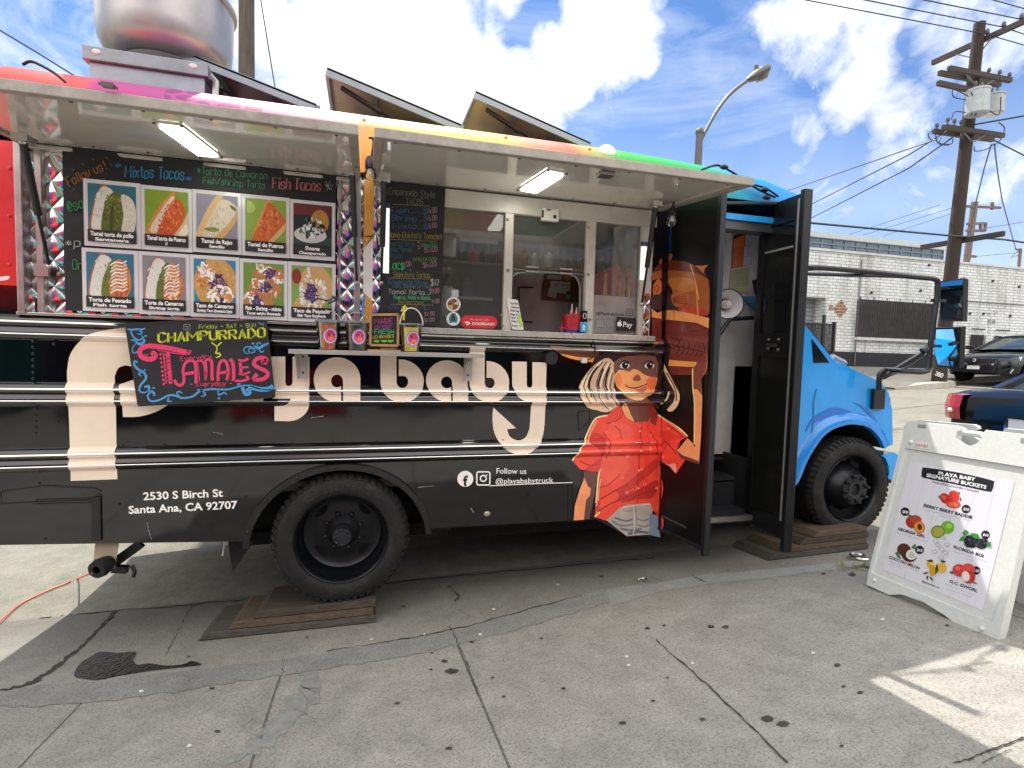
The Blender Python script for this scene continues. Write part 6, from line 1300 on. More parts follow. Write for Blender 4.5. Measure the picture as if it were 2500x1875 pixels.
HM('sencillo', (615, 755), (775, 758), 10, CG_); HM('$5.00', (650, 812), (780, 805), 12, CP_); HM('preparado', (535, 900), (770, 898), 11, '7aa86a'); HM('OC$', (330, 985), (440, 985), 15, '5fe07a', .16); HM('7.00', (445, 968), (520, 948), 12, CP_); HM('$6.00', (635, 965), (770, 955), 12, CP_)
HM('Signature Tortas', (335, 1060), (705, 1072), 13, CY_); HM('Ensenada Style..', (285, 1132), (700, 1145), 11, CB_); HM('$17', (715, 1150), (795, 1150), 15, CW_); HM('Fish, Shrimp or Mixto', (335, 1170), (725, 1178), 8, '8a9a7a'); HM('Tamal Torta....', (285, 1232), (700, 1245), 11, CW_); HM('$9.00', (700, 1230), (800, 1222), 11, CP_)
HM('Puerco, Pollo o Rajas', (340, 1285), (705, 1292), 9, '6fdc9a', .16); HM('Beverages', (385, 1335), (640, 1345), 11, CY_); HM('14.00', (720, 1330), (800, 1325), 10, CP_); HM('SODAS', (285, 1390), (460, 1392), 9, CB_); HM('$', (640, 1395), (662, 1395), 9, CB_); HM('$7.00', (650, 1458), (750, 1450), 9, CP_); HM('$1.00', (650, 1520), (750, 1512), 9, CP_)
for pts, c in (([(320,325),(700,345)], CY_), ([(290,680),(780,705)], CY_), ([(280,1072),(715,1085)], CY_), ([(310,1340),(740,1348)], CY_), ([(580,705),(600,720)], CW_), ([(575,748),(600,750)], CW_), ([(585,778),(605,768)], CW_), ([(290,900),(300,908)], CW_), ([(285,990),(295,985)], CW_), ([(500,985),(512,995)], CW_)):
    for q in ribbon(Zc(pts), 1.5): ck.poly([fm(*p) for p in q], chalk_m(c))
ck.build('chalk_lettering', None, cm)
CHK[0] = .8
# ---- shelf with cups
a, b = at(704, 852, -.2), at(1184, 866, -.2); zsh = (a.z+b.z)/2
shf = MB().box((a.x, -.2, zsh-.012), (b.x, -.03, zsh)).box((a.x, -.203, zsh-.022), (b.x, -.2, zsh+.002)).build('serving_shelf', mat('shelf_white', 'bdb9b2', .3, .5, var=.08, dirt='8c8880', damt=.3), truck, bevel=.002)
for x in (a.x+.03, b.x-.09):
    br = MB().hexa([(x, -.03, zsh-.013), (x+.05, -.03, zsh-.013), (x+.05, -.03, zsh-.165), (x, -.03, zsh-.165)], [(x, -.034, zsh-.013), (x+.05, -.034, zsh-.013), (x+.05, -.034, zsh-.165), (x, -.034, zsh-.165)])
    br.hexa([(x-.003, -.034, zsh-.013), (x, -.034, zsh-.013), (x, -.034, zsh-.165), (x-.003, -.034, zsh-.165)], [(x-.003, -.18, zsh-.013), (x, -.18, zsh-.013), (x, -.04, zsh-.165), (x-.003, -.04, zsh-.165)])
    for z in (.04, .13): br.ball((x+.025, -.036, zsh-z), .006, 5, M_blackm)
    br.build('shelf_bracket', mat('bracket_alu', 'b9b5ae', .35, .25, var=.08, dirt='8c8880', damt=.3), shf)
M_cup = glass('cup_plastic', (.95,.95,.94), .35, .05)
def cup(name, lab, u, drink, d2, yellow=False):
    c = at(u, 850, -.12); c.z = zsh+.0005; r0, r1, h = .05, .064, .155
    t = thing(name, lab, 'drink cup', c, 'drink buckets on the serving shelf')
    MB().lathe([(r0*.94, .002), (r0, .004), (r1, h), (r1+.004, h)], c, n=32).build('cup', M_cup, t, smooth=True)
    dm = mat('drink_'+drink, drink, .15, spec=.6, var=.3, vs=25, dirt=d2, dscale=22, damt=.85); k = .9
    MB().lathe([(.001, .005), (r0-.003, .006), (r0+(r1-r0)*k-.003, h*k), (.001, h*k)], c, n=28).build('drink', dm, t, smooth=True)
    MB().lathe([(r1+.001, h-.004), (r1+.006, h-.002), (r1+.006, h+.006), (r1-.004, h+.009), (.001, h+.008)], c, n=32).build('lid', glass('lid_plastic', (.8,.82,.82), 1, .08, .25), t, smooth=True)
    tocam = V((CAM.x-c.x, CAM.y-c.y, 0)).normalized(); a0 = math.atan2(tocam.y, tocam.x)+.22; stc = MB()
    def sp(x, z, o):
        rr = r0+(r1-r0)*z/h+o; a = a0+x/rr; return c+V((rr*cos(a), rr*sin(a), z))
    for R, m, o in ((.043, '8f90c8', .0008), (.037, 'e8e2ea', .0014), (.033, 'dc3a86', .002)):
        stc.poly([sp(R*cos(q)*.92, .078+R*sin(q), o) for q in [2*pi*i/26 for i in range(26)]], paint(m))
    stc.poly([sp(x, z, .0026) for x, z in ((-.012,.052),(.016,.052),(.016,.072),(-.012,.072))], paint('e8804a')); stc.poly([sp(x, z, .0026) for x, z in ((-.02,.082),(-.005,.092),(.012,.09),(.022,.082),(.01,.079),(-.004,.082))], paint('3a2430')); stc.poly([sp(.004+.006*cos(q), .084+.006*sin(q), .0032) for q in [2*pi*i/8 for i in range(8)]], paint('e8804a')); stc.build('round_label', None, t)
    return t, c, r1, h
t, c, r1, h = cup('drink_cup', 'orange drink bucket with fruit slices, leftmost on the white shelf', 801, 'b8562a', 'e8a24a')
tw = MB(); 
for pts in ([(760,740),(775,728),(800,735),(820,725),(828,735)], [(818,760),(822,735),(812,722)], [(800,742),(825,730)]): tw.tube([at(*p, -.12) for p in pts], .005, 6)
tw.build('straw_ribbon', mat('ribbon_navy', '2a2a52', .5), t, smooth=True); MB().tube([c+V((r1*cos(a), .01, h+.06*sin(a))) for a in [pi*i/14 for i in range(15)]], .002, 5).build('handle', mat('handle_clear', 'd0d2d0', .3), t)
t, c, r1, h = cup('drink_cup', 'dark grey drink bucket with blue straw ribbon, left of the mini chalk sign', 871, '3a3e3d', '6a6e6a')
MB().tube([at(886, 772, -.12), at(885, 748, -.12), at(890, 728, -.12), at(888, 720, -.12)], .006, 6).tube([at(878, 752, -.12), at(886, 745, -.12), at(893, 752, -.12)], .005, 6).build('straw_ribbon', mat('ribbon_blue', '3f80c8', .5), t, smooth=True); MB().tube([c+V((r1*cos(a), .01, h+.06*sin(a))) for a in [pi*i/14 for i in range(15)]], .002, 5).build('handle', mat('handle_clear'), t)
t, c, r1, h = cup('drink_cup', 'yellow lemonade bucket with white handle, right of the mini chalk sign', 1003, 'c8b83c', 'e8e2b0')
MB().tube([c+V((r1*cos(a), -.02, h+.095*sin(a))) for a in [pi*i/18 for i in range(19)]], .0035, 6).build('handle', mat('handle_white', 'e8e6e0', .35), t, smooth=True)
MB().tube([at(985, 782, -.13), at(987, 755, -.13), at(984, 748, -.13)], .0065, 6).tube([at(980, 760, -.13), at(990, 746, -.13), at(994, 752, -.13), at(988, 760, -.13)], .006, 6).build('straw_ribbon', mat('ribbon_yellow', 'e6d62a', .5), t, smooth=True)
Zl2 = Zl
ms = thing('chalk_sign', 'mini wood framed chalk sign reading Made to Order Fresh Lemonades', 'chalk sign', at(938, 845, -.11)); ym = -.12
fr = MB(); q = [at(*p, ym) for p in Zl([(752,203),(950,200),(948,425),(748,420)])]; c = sum(q, V())/4
for i in range(4): fr.bar(q[i], q[(i+1) % 4], .014, .014, up=(0, 1, 0))
a, b = at(*Zl([(728, 432)])[0], ym), at(*Zl([(968, 438)])[0], ym); fr.box((a.x, ym-.03, zsh+.0005), (b.x, ym+.03, zsh+.012)); fr.build('frame', mat('frame_wood', 'b58a56', .5, var=.2, vs=20, stretch=(1, 1, .2)), ms, bevel=.002)
MB().prism([p+V((0, .004, 0)) for p in q], (0, .004, 0)).build('slate', M_slate, ms)
ck = MB(); fs_ = lambda u, v: at(u, v, ym+.002)
for s, p0, p1, h_, col in (('MADE', (778, 268), (912, 262), 12, 'c84a8a'), ('order', (785, 305), (910, 298), 11, 'a84a9a'), ('FRESH', (780, 340), (920, 338), 10, '4ac88a'), ('LEMONADES', (768, 372), (918, 366), 7, 'd8d83a')): hand(ck, s, *Zl([p0, p1]), h_, fs_, chalk_m(col), .16, .2)
for x in (795, 850, 895): ck.poly([fs_(*p) for p in Zl(arc(x, 388, 22, 14, -20, 200, 10))], chalk_m('7ac83a'))
ck.build('chalk_lettering', None, ms)
# ---- things in the serving window
tk = thing('condiment_bucket', 'red metal bucket of sauce bottles on the serving window sill', 'bucket', at(1395, 808, .05)); c = at(1395, 808, .045); c.z = zs_+.0005
MB().lathe([(.001,.001),(.047,.0),(.048,.012),(.062,.112),(.066,.112),(.066,.118),(.06,.118),(.045,.01)], c, n=28).build('bucket', mat('bucket_red', 'b81f2a', .3, var=.15), tk, smooth=True)
MB().lathe([(.0482,.002),(.0505,.022)], c, n=28).build('base_ring', vinyl('2a3a8a'), tk, smooth=True)
for (dx, dy, hgt, m, r) in ((-.03, 0, .17, '1c1c20', .011), (-.012, -.02, .15, 'd87a6a', .014), (.02, -.01, .17, 'd8907a', .012), (.035, .01, .15, 'c8706a', .012), (.005, .02, .19, 'e8e2da', .01)):
    b = c+V((dx, dy, .05)); MB().lathe([(r, 0), (r, hgt*.4), (r*.4, hgt*.6), (r*.3, hgt-.05), (.001, hgt-.05)], b, V((dx*3, 0, 1)), 12, cap=False).build('sauce_bottle', paint(m), tk, smooth=True)
bl = MB(); hand(bl, 'COOL', (1379, 775), (1410, 775), 5, lambda u, v: at(u, v, -.022), paint('8a3a5a'), .16, .1); hand(bl, 'IS IN', (1381, 795), (1408, 796), 5, lambda u, v: at(u, v, -.016), paint('4a3a7a'), .16, .1); bl.build('bucket_lettering', None, tk)
MB().tube([at(*p, -.03) for p in Z2([(605,1285),(640,1290),(665,1300)])], .004, 5).tube([at(*p, -.03) for p in Z2([(630,1260),(632,1325)])], .004, 5).build('wire_clip', paint('b81f2a'), tk)
cr = thing('card_reader', 'black card reader with a blue card on the window sill', 'card reader', at(1426, 808, .0)); p = [at(*q, .0) for q in Z2([(806,1138),(862,1138),(864,1238),(806,1236)])]
MB().prism(p, (0, .015, 0)).build('reader', mat('reader_black', '141416', .2), cr, bevel=.004); rm = MB()
for q in ribbon(Z2([(828,1165),(848,1162),(852,1180),(850,1205),(832,1208),(826,1190),(828,1165)]), 1.5): rm.poly([at(*k, -.002) for k in q], paint('d8d8d8'))
rm.build('symbol', None, cr); p = [at(*q, -.004) for q in Z2([(800,1240),(866,1242),(864,1330),(798,1328)])]; MB().prism(p, (0, .003, 0)).build('card', paint('3f9fd4'), cr)
rm = MB(); rm.poly([at(*q, -.0055) for q in Z2([(830,1258),(845,1290),(818,1290)])], paint('d8e8f0')).poly([at(*q, -.0055) for q in Z2(arc(832, 1305, 11, 9, 0, 330, 8))], paint('d8e8f0')); rm.build('card_symbol', None, cr)
p = [at(*q, -.03) for q in sm(Z2([(830,1338),(880,1360),(925,1440),(930,1520),(895,1570),(835,1580)]), 5, False)]; MB().tube([V(q) for q in [tuple(x) for x in p]], .004, 6).box(tuple(p[-1]-V((.02,.01,.02))), tuple(p[-1]+V((.015,.01,.012))), mat('plug_white', 'd8d4cc', .4)).build('charging_cable', M_blackm, label='thin black charging cable looping down from the card reader', cat='cable')
pl_ = thing('price_list', 'white handwritten price list with lime sketch leaning at the pass-through', 'price list', at(1260, 805, .0)); fl = lambda u, v: at(u, v, -.008); p = [at(*q, -.006) for q in Z2([(135,1022),(237,1042),(290,1312),(185,1306)])]
MB().prism(p, (0, .003, 0)).build('sheet', paint('dedbd6'), pl_); ck = MB()
for s, p0, p1 in (('To go box', (165,1075), (235,1082)), ('Lemon bar', (175,1110), (245,1118)), ('Tamal Dog', (165,1140), (248,1150)), ('Mango 12', (170,1175), (230,1182)), ('Guac 4', (175,1205), (235,1212)), ('Chile 2', (180,1240), (240,1245)), ('Salsa', (185,1278), (235,1282))): hand(ck, s, *Z2([p0, p1]), 4.6, fl, paint('3a3a40'), .16)
ck.poly([fl(*q) for q in Z2(sm([(240,1165),(265,1175),(262,1225),(285,1240),(275,1275),(255,1285),(250,1240),(235,1235)], 2))], paint('a8d05a')); ck.build('handwriting', None, pl_)
wp_ = thing('payment_panel', 'white panel with handle name and payment signs inside the right window pane', 'sign', at(1500, 812, .05)); fw_ = lambda u, v: at(u, v, .047)
p = [at(*q, .05) for q in Z2([(912,992),(1306,1020),(1296,1352),(900,1338)])]; MB().prism(p, (0, .005, 0)).build('panel', mat('panel_white', 'd9d8d6', .3), wp_)
ck = MB(); sans(ck, '@Playababytruck', *Z2([(942, 1172), (1200, 1182)]), 6.5, fw_, paint('4a4a4e'), .025); insta(ck, 1537, 762.5, 8, fw_, paint('4a4a4e'), 1.6); 
for k in (0, 1):
    for q in ribbon(Z2([(940+k*95,1212+k*4),(1015+k*95,1215+k*4),(1012+k*95,1290+k*4),(938+k*95,1286+k*4),(940+k*95,1212+k*4)]), 1): ck.poly([fw_(*c) for c in q], paint('9a9a9c'))
ck.build('printed_name', None, wp_)
pq = MB(); fp_ = lambda u, v: at(u, v, .024); pq.poly([fp_(*q) for q in Z2([(1128,1192),(1302,1206),(1298,1322),(1122,1318)])], mat('pay_black', '232325', .3)); f2_ = lambda u, v: at(u, v, .0228)
pq.poly([f2_(*q) for q in Z2(sm([(1152,1236),(1165,1232),(1172,1240),(1166,1252),(1173,1264),(1163,1280),(1150,1276),(1138,1280),(1132,1256),(1138,1238)], 3))], paint('f0f0f0')); pq.poly([f2_(*q) for q in Z2([(1152,1229),(1156,1220),(1164,1217),(1160,1227)])], paint('f0f0f0'))
sans(pq, 'Pay', *Z2([(1184, 1282), (1266, 1288)]), 12.5, f2_, paint('f0f0f0'), .01); pq.build('payment_sticker', None, wfr)
# ---- kitchen behind the glass
kt = MB(); kt.box((-1.9, 1.62, .98), (2.0, 1.66, 2.85)); kt.build('kitchen_back_wall', mat('kitchen_wall', 'cbc8c2', .3, .1, dirt='7d7a74', damt=.4), truck)
MB().box((.12, .16, .98), (1.9, .5, 1.86)).build('kitchen_counter', M_steel, truck)
ceil = MB().box((-1.9, .1, 2.83), (-.98, 2.0, 2.85)).box((1.68, .1, 2.83), (2.02, 2.0, 2.85)).box((-.98, .1, 2.83), (1.68, .68, 2.85)); ceil.build('ceiling', mat('ceiling_grey', 'a8a59e', .4), truck)
Yk = 1.6; kk = lambda x, y, z=Z2: at(*z([(x, y)])[0], Yk)
a, b = at(1121, 590, Yk), at(1218, 800, Yk); MB().box((a.x, Yk-.02, 1.0), (b.x+.02, Yk, a.z)).build('doorway', mat('doorway_dark', '1b1a2c', .4), truck)
for q in ((1108, 1121), (1218, 1228)): MB().box((at(q[0], 600, Yk).x, Yk-.03, 1.0), (at(q[1], 600, Yk).x, Yk, a.z+.03)).build('door_frame', mat('frame_brown', '5a4640', .5), truck)
dfm = MB()
for pts in ([(378,928),(255,925),(245,940),(238,1200),(240,1235),(370,1240)],):
    for q in ribbon(Z2(pts), 4): dfm.poly([at(*c, 1.585) for c in q])
dfm.build('wall_rail', mat('rail_navy', '1a1626', .5), truck)
cb2 = thing('cork_board', 'brown cork notice board with pinned papers inside the kitchen', 'notice board', kk(640, 1050)); p = [at(*q, 1.58) for q in Z2([(488,812),(805,840),(800,1068),(465,1040)])]
MB().prism(p, (0, .01, 0)).build('cork', mat('cork', '8a5636', .8, var=.25, vs=60), cb2); pa = MB()
for pts, col in (([(530,868),(712,880),(705,990),(530,968)], 'd0cdc2'), ([(498,815),(632,820),(630,862),(498,850)], 'c4c4bc'), ([(515,930),(592,960),(578,1030),(503,1005)], 'b5b8b4'), ([(675,965),(712,965),(708,1040),(664,1028)], '6a9a90'), ([(650,820),(725,835),(720,870),(650,862)], 'd08a2a')): pa.poly([at(*q, 1.574) for q in Z2(pts)], paint(col))
hand(pa, 'open daily', *Z2([(560, 905), (690, 912)]), 3.5, lambda u, v: at(u, v, 1.57), paint('4a4a44'), .18); pa.build('pinned_papers', None, cb2)
ft = thing('foam_cups', 'tall stack of white foam cups inside the left window pane', 'cups', at(1094, 740, .12)); c = at(1092, 725, .2)
MB().lathe([(.028, -.1), (.042, .05), (.046, .052), (.046, .058), (.04, .058), (.035, .0)], c, V((.25, .1, 1)), 20).lathe([(.026, -.13), (.03, -.1)], c, V((.25, .1, 1)), 20).build('cups', mat('foam_white', 'd8d6d0', .5), ft, smooth=True)
for (x, y0, y1, lab) in ((1030, 778, 990, 'left'), (1150, 785, 1000, 'middle'), (1232, 805, 1005, 'right')):
    a, b = at(*Z2([(x, y0)])[0], .3), at(*Z2([(x, y1+200)])[0], .3); h_ = a.z-b.z
    MB().lathe([(.001, 0), (.02, .0), (.02, h_*.62), (.008, h_*.72), (.008, h_*.86), (.013, h_*.87), (.013, h_*.92), (.004, h_*.95), (.004, h_)], (a.x, .3, b.z), n=14).build('syrup_bottle', mat('bottle_gold', 'b8a468', .25, .1), smooth=True, label=lab+' gold syrup bottle with pump behind the right window pane', cat='bottle', group='syrup bottles in the window')
p = [at(*q, .5) for q in Zc([(845,615),(970,620),(965,858),(840,850)])]; MB().prism(p, (0, .1, 0)).build('dispenser_box', mat('dispenser', '9a9892', .3, .3), label='small grey metal dispenser box behind the left window pane', cat='dispenser', smooth=False)
shv = MB().box((.25, 1.3, 2.2), (1.05, 1.6, 2.225)).box((.25, 1.3, 2.5), (2.3, 1.6, 2.52)).build('kitchen_shelf', M_steel, truck)
r8 = random.Random(8); x = .32
for z in (2.226, 2.521):
    x = .32
    while x < (.95 if z < 2.4 else 2.2):
        w, h = r8.uniform(.05, .12), r8.uniform(.1, .22); c_ = r8.choice(['c8c4ba', '9a3a30', '6a6a66', 'd8cfae', '3f5a78', 'b0884a', 'e2dfd6', '4a4a48'])
        if r8.random() < .55: MB().lathe([(.001, h), (w*.3, h), (w*.32, h*.86), (w*.5, h*.8), (w*.5, 0), (.001, 0)], (x+w/2, 1.42, z), n=14).build('container', paint(c_), shv, smooth=True)
        else: MB().box((x, 1.36, z), (x+w, 1.5, z+h*.8)).build('container', paint(c_), shv, bevel=.004)
        x += w+r8.uniform(.02, .12)

# ---------------------------------------------------------------- wooden levelling ramps
M_wood = mat('ramp_wood', '3d342b', .8, var=.5, vs=5, stretch=(1, 12, 12), bump=.7, bs=20, dirt='6e5a44', dscale=6, damt=.5)
M_wood2 = mat('ramp_wood_light', '564636', .8, var=.5, vs=6, stretch=(1, 14, 14), bump=.9, bs=24, dirt='8a7050', dscale=9, damt=.55)
M_wood3 = mat('ramp_wood_grey', '4a453e', .85, var=.5, vs=7, stretch=(1, 10, 10), bump=.9, bs=18, dirt='282420', dscale=5, damt=.6)
def ramp_stack(lab, p0, p1, starts, n, th, depth, over=0):
    p0, p1 = gp(*p0), gp(*p1); e = (p1-p0); Lr = e.length; e.normalize(); d = V((.02, 1, -.1)).normalized(); up = e.cross(d)*-1; up = -up if up.z < 0 else up
    t = thing('wooden_ramp', lab, 'ramp', p0, 'levelling ramps under the wheels')
    for k in range(n):
        s = starts[k]; z0, z1 = .002+k*th, (k+1)*th-.0015; jo = (.0, -.012, .006, -.004)[k % 4]; P = lambda a, y, z: p0+e*a+d*y+up*z
        MB().hexa([P(s, 0, z0), P(Lr+over+jo, 0, z0), P(Lr+over+jo, depth, z0), P(s, depth, z0)], [P(s+th*1.1, .0, z1), P(Lr+over+jo, 0, z1), P(Lr+over+jo, depth, z1), P(s+th*1.1, depth, z1)]).build('plank', (M_wood3, M_wood2, M_wood, M_wood2)[k % 4], t, bevel=.004)
    return t
ramp_stack('weathered wooden step ramp under the rear wheel', (482, 1566), (918, 1520), [0, .16, .30], 3, .046, .42)
ramp_stack('taller stained wooden step ramp under the front wheel', (1877, 1369), (2121, 1340), [0, .13, .26, .38], 4, .043, .42)

# ---------------------------------------------------------------- A-frame sign
ZA = Z(2080, 1000, .3617)
SB_, SR_, ST_ = V((2.996, -.716, .382)), V((2.941, -1.452, .455)), V((3.205, -.71, 1.40))
an = (SR_-SB_).cross(ST_-SB_).normalized(); an = an if an.x < 0 else -an
def onA(u, v, off=0.0): return onP(u, v, SB_+an*off, an)
af = thing('a_frame_sign', 'white plastic A-frame sign with lemonade bucket menu standing on pavement', 'a-frame sign', (3.1, -1.1, .42))
M_pl = mat('white_plastic', 'd3d6d2', .38, spec=.4, var=.05, vs=40, bump=.12, bs=160, dirt='b3b4ac', damt=.3)
outA = ZA([(108,1105),(225,640),(340,195),(352,110),(372,84),(400,76),(715,108),(738,122),(735,140),(705,150),(698,195),(735,228),(790,246),(835,232),(868,205),(890,150),(905,136),(1165,166),(1290,182),(1318,210),(1310,250),(1161,780),(1010,1480),(985,1552),(945,1568),(740,1482),(620,1385),(480,1298),(330,1246),(250,1252),(96,1182)])
inA = ZA([(355,258),(1240,402),(948,1442),(128,1100)])
fo = [(lambda p: p)(onA(u, v, .0)) for u, v in outA]; fi = [onA(u, v, .0) for u, v in inA]
mb = MB(); u2 = (SR_-SB_).normalized(); v2 = an.cross(u2).normalized()
q2 = lambda p: V(((p-SB_).dot(u2), (p-SB_).dot(v2), 0))
tri = tessellate_polygon([[q2(p) for p in fo], [q2(p) for p in fi]]); mb.tris(fo+fi, tri)
for L, sgn in ((fo, 1), (fi, -1)):
    th = .042 if sgn > 0 else .012
    for i in range(len(L)): mb.poly([L[i], L[(i+1) % len(L)], L[(i+1) % len(L)]-an*th, L[i]-an*th])
mb.poly([p-an*.042 for p in fo]); mb.poly([p-an*.012 for p in fi])
pan = mb.build('front_panel', M_pl, af, smooth=True, ang=30, bevel=.004)
hb_ = MB(); hb_.tube([onA(*p, -.02) for p in ZA([(700,148),(880,170)])], .016, 10); hb_.build('handle', M_pl, pan, smooth=True)
rc_ = MB()
for pts in ([(445,98),(500,103),(498,128),(442,122)], [(1140,190),(1175,196),(1172,230),(1136,225)]): rc_.prism([onA(*p, .001) for p in ZA(pts)], an*-.002)
rc_.build('moulded_recess', mat('recess_grey', '8f938f', .5), pan)
bt = MB()
for x, y in ((397,218),(152,1152),(876,1478),(380,296),(908,1402),(262,1130)): bt.ball(onA(*ZA([(x, y)])[0], .003), .012 if y in (218, 1152, 1478) else .005, 6)
bt.build('rivets', M_pl, pan, smooth=True)
lg = MB(); lg.poly([onA(*p, .0012) for p in ZA([(425,212),(532,222),(524,268),(416,254)])], paint('e4e0dc')); sans(lg, 'jumbl', *ZA([(424, 246), (508, 258)]), 9.5, lambda u, v: onA(u, v, .002), paint('c8342e'), .0); lg.build('maker_tag', None, pan)
po = MB(); A1 = lambda u, v: onA(u, v, -.0095); A2 = lambda u, v: onA(u, v, -.0088); A3 = lambda u, v: onA(u, v, -.0081)
M_po = mat('poster_paper', 'dcdbe2', .3, var=.03, stretch=(1, 14, 1), vs=3)
po.poly([onA(u, v, -.0103) for u, v in ZA([(392,350),(1098,483),(882,1356),(208,1078)])], M_po)
for k in range(1, 6):
    a0 = (392+(1098-392)*k/6, 350+(483-350)*k/6); b0 = (208+(882-208)*k/6, 1078+(1356-1078)*k/6)
    for q in ribbon(ZA([a0, b0]), .7): po.poly([onA(*c, -.0099) for c in q], paint('c9c8d2'))
po.poly([A1(u, v) for u, v in ZA(sm([(500,392),(720,425),(940,476),(957,500),(945,545),(915,552),(700,505),(490,462),(470,440),(475,400)], 3))], paint('24262c'))
W1 = paint('f0f0f0'); K1 = paint('22242a'); G1 = paint('9a9aa4')
sans(po, 'PLAYA BABY', *ZA([(582, 440), (832, 482)]), 8.3, A2, W1, .035); sans(po, 'SIGNATURE BUCKETS', *ZA([(502, 452), (905, 535)]), 8.3, A2, W1, .035)
sans(po, 'Handcrafted Lemonades + Limeades', *ZA([(538, 492), (855, 560)]), 5, A1, K1, .005)
for t, p0, p1, h in (('BERRY BERRY BADDIE', (483,655), (810,738), 7.2), ('GEORGIA GIRL', (308,812), (492,866), 6.6), ('FLORIDA BOI', (683,935), (885,998), 7), ('COCO NO MELON', (246,1002), (452,1080), 6.6), ('O.C. GWORL', (655,1165), (845,1234), 7)): sans(po, t, *ZA([p0, p1]), h, A1, K1, .04)
sans(po, '@playababytruck', *ZA([(470, 1162), (590, 1208)]), 4, A1, K1, .02)
for t, p0, p1 in (('Classic Lemonade / Lemonade / Strawberry', (490,678), (800,752)), ('Raspberry', (595,718), (668,740)), ('Classic Lemonade / Peach / Mint', (293,828), (500,893)), ('Classic Lemonade / Blackberry /', (680,958), (915,1030)), ('Coconut', (765,1008), (822,1025)), ('Classic lemonade / Limeade /', (250,1025), (450,1095)), ('Melon / Coconut', (255,1042), (345,1080)), ('Classic Lemonade / Lychee +', (625,1178), (840,1260)), ('Passionfruit / Coconut', (640,1215), (810,1268))): sans(po, t, *ZA([p0, p1]), 2.6, A1, G1, .0)
for x, y, s in ((770,671,'$10'),(358,689,'$9'),(901,845,'$10'),(456,947,'$10'),(837,1086,'$10')):
    po.poly([A1(u, v) for u, v in ZA(arc(x, y, 30, 29, 0, 350, 22))], K1); sans(po, s, *ZA([(x-18, y+6), (x+19, y+13)]), 6, A2, W1, .03)
OFF = [0]
def fr_(pts, m, n=3): 
    OFF[0] += 1; po.poly([onA(u, v, -.0094+OFF[0]*.00004) for u, v in ZA(sm(pts, n) if n else pts)], paint(m))
def el(cx, cy, rx, ry, rot, m): fr_([(cx+rx*cos(t)*cos(rot)-ry*sin(t)*sin(rot), cy+rx*cos(t)*sin(rot)+ry*sin(t)*cos(rot)) for t in [2*pi*i/18 for i in range(18)]], m, 0)
el(630,600,42,32,.7,'c92f2c'); el(690,585,34,42,-.4,'d63a34'); el(685,640,50,26,.1,'cf3a30'); el(682,640,34,16,.1,'e8744a'); el(620,592,20,12,.6,'e0564a')
for p in ([(580,590),(600,575),(598,600)], [(725,610),(735,590),(738,620)], [(715,560),(730,555),(725,575)]): fr_(p, '4a7a34', 2)
el(410,758,48,44,.3,'a83226'); el(430,740,40,28,.2,'b8402c'); el(455,795,38,42,-.3,'c8782e'); el(455,795,28,32,-.3,'e0983e'); el(457,792,16,22,-.2,'5a2a1a'); fr_([(365,702),(400,712),(435,728),(400,730)], '4a6a3a')
el(645,795,46,44,0,'6fae34'); el(655,785,22,18,0,'94cc52'); el(580,825,48,44,.1,'76842f'); el(580,825,38,34,.1,'a8a248'); fr_([(600,860),(630,850),(640,870),(615,880)], 'c8ccc0')
el(805,890,52,44,.2,'22242c'); el(875,905,42,36,.1,'2c2e38')
rnd = random.Random(5)
for i in range(46): el(805+rnd.uniform(-44,44) if i < 28 else 875+rnd.uniform(-36,36), 892+rnd.uniform(-36,36), 7, 6, 0, rnd.choice(['14151c','3c3f4c','55596a','20222c']))
for p in ([(765,810),(790,830),(760,850),(745,835)], [(722,885),(750,850),(760,880)], [(800,835),(850,840),(860,870),(820,865)], [(905,900),(940,895),(925,930)]): fr_(p, '3f8a34', 2)
el(350,945,46,42,.2,'5a3222'); el(385,985,52,42,.4,'4a2a1e'); el(400,980,36,34,.5,'e4e2d8'); el(402,982,24,22,.5,'c6c4ba')
for p in ([(400,930),(430,905),(425,940)], [(290,970),(310,960),(320,1000)], [(330,1010),(300,990),(320,985)]): fr_(p, '4a7a3a', 2)
for x, y in ((565,890),(580,915),(640,912),(555,960),(605,945),(630,968),(600,1000)):
    fr_([(x-20,y-8),(x+8,y-18),(x+24,y+2),(x-2,y+16)], 'b4b6bc', 0); fr_([(x-12,y-5),(x+6,y-12),(x+15,y+1),(x-2,y+9)], 'd6d8de', 0)
el(530,1045,28,24,.5,'d8a528'); el(545,1090,24,32,.1,'d09a22'); el(605,1068,32,34,.3,'e0b03a'); el(545,1040,14,10,.4,'ecc95a')
for p in ([(500,1020),(540,1012),(545,1030)], [(478,1105),(515,1095),(500,1110)], [(520,1125),(545,1140),(545,1160)], [(570,1040),(585,1080),(560,1110)], [(500,1130),(515,1120),(510,1150)], [(600,1015),(635,1025),(610,1035)]): fr_(p, '3a4a2a', 2)
el(725,1085,48,42,.3,'c83a3a'); el(785,1075,46,36,.2,'d24a44'); el(790,1130,42,44,.1,'c03434'); el(768,1125,26,36,-.3,'e4dad2'); el(715,1070,20,14,.2,'e06a60')
for p in ([(655,1095),(690,1090),(680,1110)], [(820,1160),(845,1175),(815,1172)]): fr_(p, '4a6a34', 2)
po.build('menu_poster', None, pan)
rb = [p+V((2*(3.235-p.x)*1.0+.0, 0, 0)) for p in fo]
MB().prism([V((p.x, p.y, p.z+.055*(p.x-3.2))) for p in rb], (.03, 0, 0)).build('rear_panel', M_pl, af)

